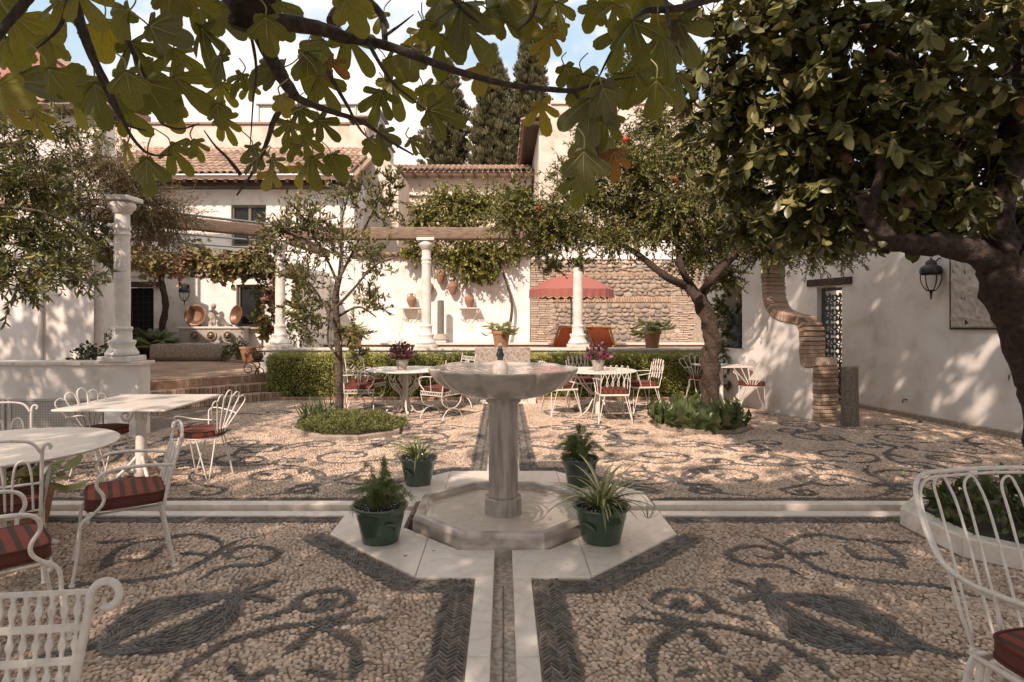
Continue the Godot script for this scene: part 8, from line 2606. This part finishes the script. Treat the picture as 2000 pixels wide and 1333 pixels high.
func asparagus(under: Node3D, tall: bool) -> void:
	var xs := []
	var cols := []
	var st := MB.new()
	for k in (44 if not tall else 50):
		var an: float = rr(0, TAU)
		var out: float = rr(0.05, 0.24)
		var h: float = rr(0.08, 0.24) if k > 4 else rr(0.26, 0.34)
		var p2 := Vector3(cos(an) * out, h - (0.0 if out < 0.16 else 0.09), sin(an) * out)
		var path := smooth([Vector3(cos(an) * 0.03, -0.01, sin(an) * 0.03), Vector3(cos(an) * out * 0.5, h * 0.85, sin(an) * out * 0.5), p2], 6)
		st.tube(path, 0.0016, 0.0008, 4)
		for j in path.size():
			if j < 3: continue
			for q in 34:
				xs.append(Transform3D(aim(rdir() + Vector3(cos(an), 0, sin(an)) * 0.4, rdir()) * Basis.from_scale(Vector3.ONE * rr(0.6, 1.3)), path[j] + rdir() * 0.012))
				cols.append(tone(Color(0.085, 0.125, 0.03), Color(0.17, 0.21, 0.06), 0.3))
	part("stems", st.make(), M.leaf_striped2 if M.has("leaf_striped2") else M.twig, under)
	stuff("needles", leaf_mesh(0.024, 0.0042, 0.1, 0.1, 1), M.leaves, under, xs, cols)

# ---------------------------------------------------------------- fig overhead
func fig_leaf(v: int) -> ArrayMesh:
	# a lobed leaf in the plane of x and y, stalk at the origin, tip towards +y, blade cupped and veined
	var lobes: Array = [[[0.0, 1.0, 0.27], [0.95, 0.82, 0.25], [-0.95, 0.80, 0.25], [1.95, 0.52, 0.28], [-1.95, 0.52, 0.28]], [[0.0, 1.0, 0.34], [0.95, 0.80, 0.30], [-0.95, 0.80, 0.30]], [[0.0, 1.0, 0.24], [0.7, 0.86, 0.22], [-0.75, 0.84, 0.22], [1.6, 0.60, 0.27], [-1.65, 0.62, 0.27]], [[0.0, 1.0, 0.36], [0.9, 0.78, 0.34], [-0.85, 0.76, 0.33], [1.9, 0.45, 0.36], [-1.95, 0.45, 0.36]], [[0.0, 1.0, 0.27], [1.05, 0.85, 0.24], [-0.9, 0.70, 0.25], [2.1, 0.42, 0.3], [-2.05, 0.45, 0.3]]][v % 5]
	var n := 84
	var m := MB.new()
	var rings := 7
	var rows := []
	for j in rings:
		var t: float = float(j) / (rings - 1)
		var ring := PackedVector3Array()
		for k in n:
			var a: float = TAU * k / n - PI
			var r := 0.25
			var near := 9.0
			for lb in lobes:
				var da: float = absf(wrapf(a - lb[0], -PI, PI))
				near = minf(near, da)
				var w: float = lb[2]
				var rl: float = lb[1] * pow(maxf(0.0, 1.0 - pow(da / (w * 1.55), 2.5)), 0.42) if da < w * 1.55 else 0.0
				r = maxf(r, rl)
			if absf(absf(a) - PI) < 0.5: r *= lerpf(0.25, 1.0, absf(absf(a) - PI) / 0.5)
			r *= 1.0 + 0.018 * sin(a * 41.0 + v)
			var p := Vector3(sin(a) * r * 0.62 * t, (cos(a) * r * 0.62 + 0.10) * t, 0)
			p.z = -0.30 * p.y * p.y * (1.0 + 0.25 * v) - 0.28 * p.x * p.x + 0.05 * t * sin(a * 3.0 + v * 2.0) - 0.05 * t * exp(-pow(near / 0.10, 2)) * (1.0 - 0.4 * t)
			ring.append(p)
		rows.append(ring)
	m.grid(rows, true)
	return m.make()

func build_fig() -> void:
	var t := thing("fig_tree", "fig tree whose grey branches and large lobed leaves hang across the top of the view", "tree", Vector3(-2.6, 0, 2.2))
	var o: Vector3 = t.position
	var pp := func(q) -> Vector3: return P(q[0], q[1], q[2]) - o
	limb(t, [Vector3(0, 0, 0), Vector3(0.1, 0.9, -0.1), Vector3(0.35, 1.8, -0.5), Vector3(0.8, 2.7, -1.3)], 0.19, 0.12, M.bark_fig, 16, 0.10, "trunk")
	limb(t, [Vector3(0.8, 2.7, -1.3), Vector3(1.2, 3.1, -2.3), pp.call([440, -210, 1.9]), pp.call([470, -40, 2.0]), pp.call([490, 40, 2.05])], 0.11, 0.062, M.bark_fig, 14, 0.10, "limb")
	limb(t, [Vector3(0.35, 1.8, -0.5), Vector3(1.6, 3.0, -1.2), Vector3(3.0, 3.5, -2.8), Vector3(4.2, 3.3, -4.0)], 0.10, 0.05, M.bark_fig, 12, 0.08, "limb")
	limb(t, [Vector3(0.8, 2.7, -1.3), Vector3(-0.4, 3.4, -2.2), Vector3(-1.2, 3.6, -3.4)], 0.08, 0.04, M.bark_fig, 12, 0.08, "limb")
	# knotty stub where the branch was cut
	limb(t, [pp.call([490, -10, 2.02]), pp.call([490, 35, 2.03]), pp.call([488, 62, 2.04])], 0.070, 0.062, M.bark_dark, 14, 0.16, "stub")
	var br := [
		[[[500, 45, 2.05], [520, 95, 2.05], [550, 150, 2.06], [575, 188, 2.07]], 0.026, 0.020],
		[[[575, 188, 2.07], [555, 205, 2.07], [535, 235, 2.06], [522, 275, 2.05], [508, 310, 2.03], [488, 345, 2.0], [462, 382, 1.97]], 0.013, 0.006],
		[[[575, 188, 2.07], [610, 205, 2.1], [660, 222, 2.13], [710, 240, 2.16], [760, 275, 2.2], [808, 303, 2.22]], 0.014, 0.007],
		[[[470, 342, 2.0], [445, 310, 1.98], [420, 285, 1.97], [398, 255, 1.96]], 0.007, 0.004],
		[[[510, 50, 2.05], [560, 45, 2.1], [620, 55, 2.15], [680, 75, 2.2]], 0.034, 0.022],
		[[[680, 75, 2.2], [740, 85, 2.2], [800, 105, 2.2], [860, 128, 2.2], [930, 150, 2.2], [1010, 168, 2.2], [1118, 178, 2.2]], 0.019, 0.009],
		[[[1118, 178, 2.2], [1135, 200, 2.2], [1150, 250, 2.18], [1165, 290, 2.15], [1172, 320, 2.12]], 0.007, 0.004],
		[[[1118, 178, 2.2], [1180, 160, 2.2], [1240, 150, 2.18]], 0.008, 0.004],
		[[[720, -20, 2.35], [690, 0, 2.35], [665, 20, 2.33], [650, 45, 2.3]], 0.032, 0.028],
		[[[718, 0, 2.35], [742, 25, 2.33], [750, 55, 2.3], [752, 95, 2.28]], 0.016, 0.010],
		[[[752, 70, 2.28], [780, 50, 2.3], [808, 28, 2.3]], 0.007, 0.004],
		[[[720, 85, 2.18], [745, 130, 2.15], [770, 165, 2.13], [800, 190, 2.12], [835, 218, 2.1]], 0.008, 0.005],
		[[[640, 140, 2.1], [660, 175, 2.1], [680, 210, 2.1], [705, 255, 2.12], [735, 283, 2.13]], 0.009, 0.005],
		[[[135, -10, 1.75], [150, 40, 1.76], [170, 95, 1.78], [190, 140, 1.8], [205, 175, 1.82], [225, 215, 1.84], [250, 245, 1.86], [285, 255, 1.9]], 0.011, 0.006],
		[[[145, -10, 1.72], [165, 60, 1.74], [185, 115, 1.76], [210, 165, 1.78], [235, 225, 1.8], [262, 275, 1.82], [295, 302, 1.85], [335, 302, 1.88]], 0.010, 0.006],
		[[[250, 80, 1.85], [270, 125, 1.87], [290, 165, 1.88], [300, 205, 1.9], [315, 240, 1.92], [350, 252, 1.95], [388, 242, 1.98]], 0.008, 0.005],
		[[[60, -10, 1.6], [35, 20, 1.6], [10, 50, 1.58], [-20, 90, 1.55]], 0.013, 0.010],
		[[[135, -10, 1.68], [120, 45, 1.67], [95, 75, 1.66], [70, 95, 1.65]], 0.007, 0.004],
		[[[1590, -30, 2.6], [1420, -10, 2.4], [1330, 15, 2.3], [1260, 20, 2.25]], 0.02, 0.012],
		[[[1260, 20, 2.25], [1220, 60, 2.2], [1190, 110, 2.2], [1170, 150, 2.2]], 0.010, 0.006],
		[[[1300, 0, 2.3], [1310, 60, 2.2], [1330, 110, 2.15]], 0.009, 0.005],
		[[[490, 70, 2.03], [500, 130, 2.0], [494, 200, 1.98], [488, 290, 1.97]], 0.006, 0.003],
		[[[870, -20, 2.2], [905, 20, 2.2], [935, 45, 2.2]], 0.012, 0.006], [[[1050, -20, 2.2], [1040, 30, 2.2], [1010, 60, 2.2]], 0.009, 0.005]]
	for b in br: limb(t, b[0].map(func(q): return pp.call(q)), b[1], b[2] * (0.45 if b[2] < 0.0085 else 1.0), M.bark_fig, 9, 0.09, "branch")
	# leaves: place in the view, size across in pixels, direction of the tip (degrees, 90 = down), kind, tone
	var lv := [
		[285, 340, 105, 95, 1, 0], [345, 305, 95, 55, 2, 1], [240, 300, 70, 120, 4, 3], [215, 120, 120, 80, 3, 0], [110, 160, 100, 60, 3, 1], [60, 60, 130, 40, 3, 2], [150, 210, 110, 110, 0, 2], [190, 200, 130, 85, 1, 0], [60, 160, 150, 5, 3, 4], [145, 165, 110, 0, 3, 4], [40, 30, 100, 130, 3, 0], [110, 30, 130, 100, 0, 2], [230, 40, 110, 150, 3, 1], [270, 110, 120, 60, 0, 0],
		[320, 60, 110, 20, 3, 4], [345, 130, 120, 80, 0, 1], [400, 95, 135, 90, 0, 0], [370, 180, 140, 45, 0, 1], [300, 190, 120, 60, 3, 0], [430, 190, 90, 100, 2, 2], [260, 230, 95, 45, 4, 1], [330, 220, 90, 80, 3, 3], [440, 250, 80, 75, 2, 2], [460, 160, 70, 120, 4, 1], [480, 95, 90, 60, 3, 4], [440, 30, 115, 30, 3, 4], [380, 20, 120, 70, 0, 2], [330, 5, 110, 100, 3, 1],
		[520, 135, 110, 170, 3, 4], [480, 175, 60, 140, 2, 2], [545, 30, 120, 60, 0, 4], [580, 60, 110, 75, 0, 1], [600, 140, 120, 95, 3, 0], [640, 180, 110, 60, 0, 1], [655, 130, 70, 40, 4, 5], [620, 100, 90, 110, 3, 4], [700, 100, 130, 50, 0, 1], [690, 20, 110, 60, 3, 2], [650, 0, 100, 90, 0, 3], [590, 235, 90, 75, 0, 0], [560, 260, 75, 110, 2, 1], [600, 290, 85, 70, 0, 1], [640, 250, 80, 40, 0, 0], [555, 205, 60, 70, 3, 3], [570, 290, 60, 95, 2, 4], [610, 335, 95, 90, 0, 1], [585, 345, 70, 120, 4, 3], [655, 320, 80, 60, 3, 0],
		[500, 300, 70, 60, 4, 4], [540, 320, 55, 40, 4, 1], [525, 350, 60, 110, 1, 3], [490, 318, 60, 140, 2, 4], [775, 190, 110, 75, 0, 1], [735, 205, 100, 110, 2, 0], [870, 225, 115, 15, 0, 0], [840, 190, 90, 60, 3, 1], [770, 130, 80, 45, 3, 1], [800, 120, 90, 95, 3, 4], [815, 85, 80, 110, 2, 3], [790, 30, 75, 50, 4, 2], [740, 40, 60, 120, 4, 1], [840, 60, 70, 60, 3, 1], [860, 100, 130, 85, 0, 0], [900, 40, 150, 95, 0, 4], [880, 20, 130, 60, 3, 1], [930, 80, 140, 50, 0, 4], [960, 130, 130, 70, 0, 1], [985, 35, 120, 20, 0, 0], [940, 150, 90, 95, 1, 3], [1000, 20, 120, 65, 3, 4], [1050, 50, 100, 60, 2, 1], [1070, 90, 90, 95, 2, 3], [1095, 30, 95, 70, 0, 1], [1130, 30, 85, 100, 2, 0], [1160, 25, 80, 110, 3, 1], [1085, 60, 70, 130, 4, 5], [1060, 10, 100, 40, 3, 2],
		[740, 295, 70, 120, 3, 0], [725, 285, 60, 60, 3, 1], [815, 280, 60, 30, 2, 1], [760, 265, 65, 20, 4, 4], [1060, 225, 90, 80, 4, 3], [1150, 230, 150, 95, 1, 4], [1140, 330, 120, 90, 1, 4], [1165, 290, 130, 80, 1, 4], [1205, 320, 90, 75, 2, 5], [1130, 370, 95, 95, 0, 0], [1150, 180, 120, 70, 3, 1], [1190, 200, 110, 60, 3, 4], [1210, 90, 120, 100, 0, 4], [1245, 70, 130, 80, 0, 0], [1260, 130, 140, 85, 1, 4], [1300, 110, 150, 75, 1, 0], [1340, 80, 140, 60, 0, 4], [1350, 20, 120, 40, 0, 3], [1280, 20, 120, 70, 0, 1], [1240, 10, 110, 100, 3, 1], [1200, 30, 100, 90, 0, 2], [1280, 190, 110, 90, 1, 1], [1230, 170, 110, 100, 1, 0], [1330, 170, 100, 80, 2, 4], [1380, 60, 110, 80, 3, 1], [1310, 60, 110, 120, 3, 3], [1180, 250, 100, 100, 2, 1], [1115, 150, 80, 60, 3, 0],
		[20, 110, 120, 80, 3, 1], [20, 220, 90, 60, 0, 3], [10, 180, 110, 30, 3, 2], [75, 240, 80, 75, 4, 3], [0, 20, 130, 60, 3, 0], [170, 10, 120, 60, 0, 2], [200, 70, 110, 95, 3, 3], [90, 100, 100, 95, 0, 2], [300, 140, 110, 30, 4, 0], [250, 165, 100, 75, 3, 1], [385, 290, 60, 60, 2, 2], [425, 220, 70, 80, 3, 1], [520, 60, 100, 85, 3, 1], [420, 130, 90, 130, 3, 0]]
	var meshes := []
	for v in 5: meshes.append(fig_leaf(v))
	var tones := [L(0.19, 0.195, 0.055), L(0.25, 0.24, 0.065), L(0.34, 0.30, 0.08), L(0.42, 0.33, 0.085), L(0.21, 0.21, 0.11), L(0.34, 0.16, 0.06)]
	var speck := ntex(noise(0.02, 4, FastNoiseLite.TYPE_SIMPLEX_SMOOTH, 31), [[0.0, Color(0.72, 0.62, 0.5)], [0.35, Color(0.93, 0.93, 0.9)], [1.0, Color.WHITE]], 256)
	for k in 6:
		var mt := mat("fig_leaf%d" % k, tones[k], 0.45, speck, 5.0)
		mt.backlight_enabled = true
		mt.backlight = Color(0.95, 0.95, 0.5)
	mat("fig_vein", L(0.36, 0.34, 0.17), 0.6)
	var stalks := MB.new()
	for i in lv.size():
		var q: Array = lv[i]
		if i % 7 == 3 and q[1] < 170: continue
		var d: float = (2.3 if q[0] > 560 else (2.1 if q[0] > 400 else 1.98)) + rr(-0.12, 0.22) - (0.35 if rng.randf() < 0.22 else 0.0)
		var size: float = q[2] * 0.98 * d / F
		var ang: float = deg_to_rad(q[5 - 2])
		var dir := Vector3(cos(ang), -sin(ang), rr(-0.35, 0.35)).normalized()
		var face := Vector3(rr(-0.5, 0.5), rr(-0.2, 0.6), 1.0).normalized()
		var b := aim(dir, Vector3.UP)
		var zax := (face - dir * face.dot(dir)).normalized()
		b = Basis(dir.cross(zax), dir, zax)
		var c: Vector3 = P(q[0], q[1], d) - o
		var root := c - dir * size * 0.32
		part("leaf", meshes[q[4]], M["fig_leaf%d" % q[5]], t, root, b * Basis.from_scale(Vector3.ONE * size))
		stalks.tube(smooth([root, root - dir * size * 0.14 + Vector3(0, 0.01, 0), root - dir * size * 0.22 + Vector3(rr(-0.04, 0.04), 0.03, rr(-0.03, 0.03))], 4), 0.0026, 0.0022, 5)
		for lb in [0.0, 0.85, -0.85]:
			var e := root + b * Vector3(sin(lb) * 0.42, cos(lb) * 0.45 + 0.05, -0.045) * size
			stalks.tube(PackedVector3Array([root + b * Vector3(0, 0.05, 0.004) * size, root + b * Vector3(sin(lb) * 0.22, cos(lb) * 0.24 + 0.05, 0.0) * size, e]), 0.0019, 0.0008, 4)
	var sk := part("leaf_stalks", stalks.make(), M.fig_vein, t)
	sk.set_meta("kind", "stuff")
	# the rest of the crown, above and behind the viewer: it shades the near half of the yard
	var xs := []
	var cols := []
	var ns := noise(0.55, 3, FastNoiseLite.TYPE_SIMPLEX_SMOOTH, 17)
	for k in 62000:
		var p := Vector3(rr(-12.0, 7.0), rr(2.9, 7.2), rr(-7.0, 6.0))
		var e := Vector3((p.x + 0.5) / 7.4, (p.y - 4.6) / 1.95, (p.z - 1.2) / 4.9)
		var e2 := Vector3((p.x + 8.3) / 3.8, (p.y - 5.4) / 1.8, (p.z + 2.5) / 4.6)
		if e.length() > 1.0 and e2.length() > 1.0: continue
		if p.z < -0.05 and absf(p.x) < -p.z * 0.95 and 616.0 - (p.y - EYE) * F / -p.z > -70: continue
		# thinner towards the far side, where the sun comes through to the yard
		var fall: float = p.y / 0.915
		var sd: float = -p.z + fall
		var sx: float = p.x + 0.41 * fall
		if sd < 1.7 or absf(sx) > 9.0: continue
		var keep := 1.0
		if sd > 5.9: keep = 0.09
		if sx > 3.6 and sd < 10.0: keep = maxf(keep, 0.75)
		if sx < -4.2 and sd < 13.5: keep = maxf(keep, 0.8)
		if rng.randf() > keep or ns.get_noise_3dv(p * 2.0) < -0.42: continue
		var dir := (Vector3(rr(-0.6, 0.6), -1.0, rr(-0.6, 0.6)) + rdir() * 0.5).normalized()
		xs.append(Transform3D(aim(dir, rdir()) * Basis.from_scale(Vector3.ONE * rr(0.20, 0.30)), p - o))
		cols.append(tone(Color(0.075, 0.085, 0.016), Color(0.14, 0.13, 0.026)))
	stuff("leaves", meshes[0], M.leaves, t, xs, cols)
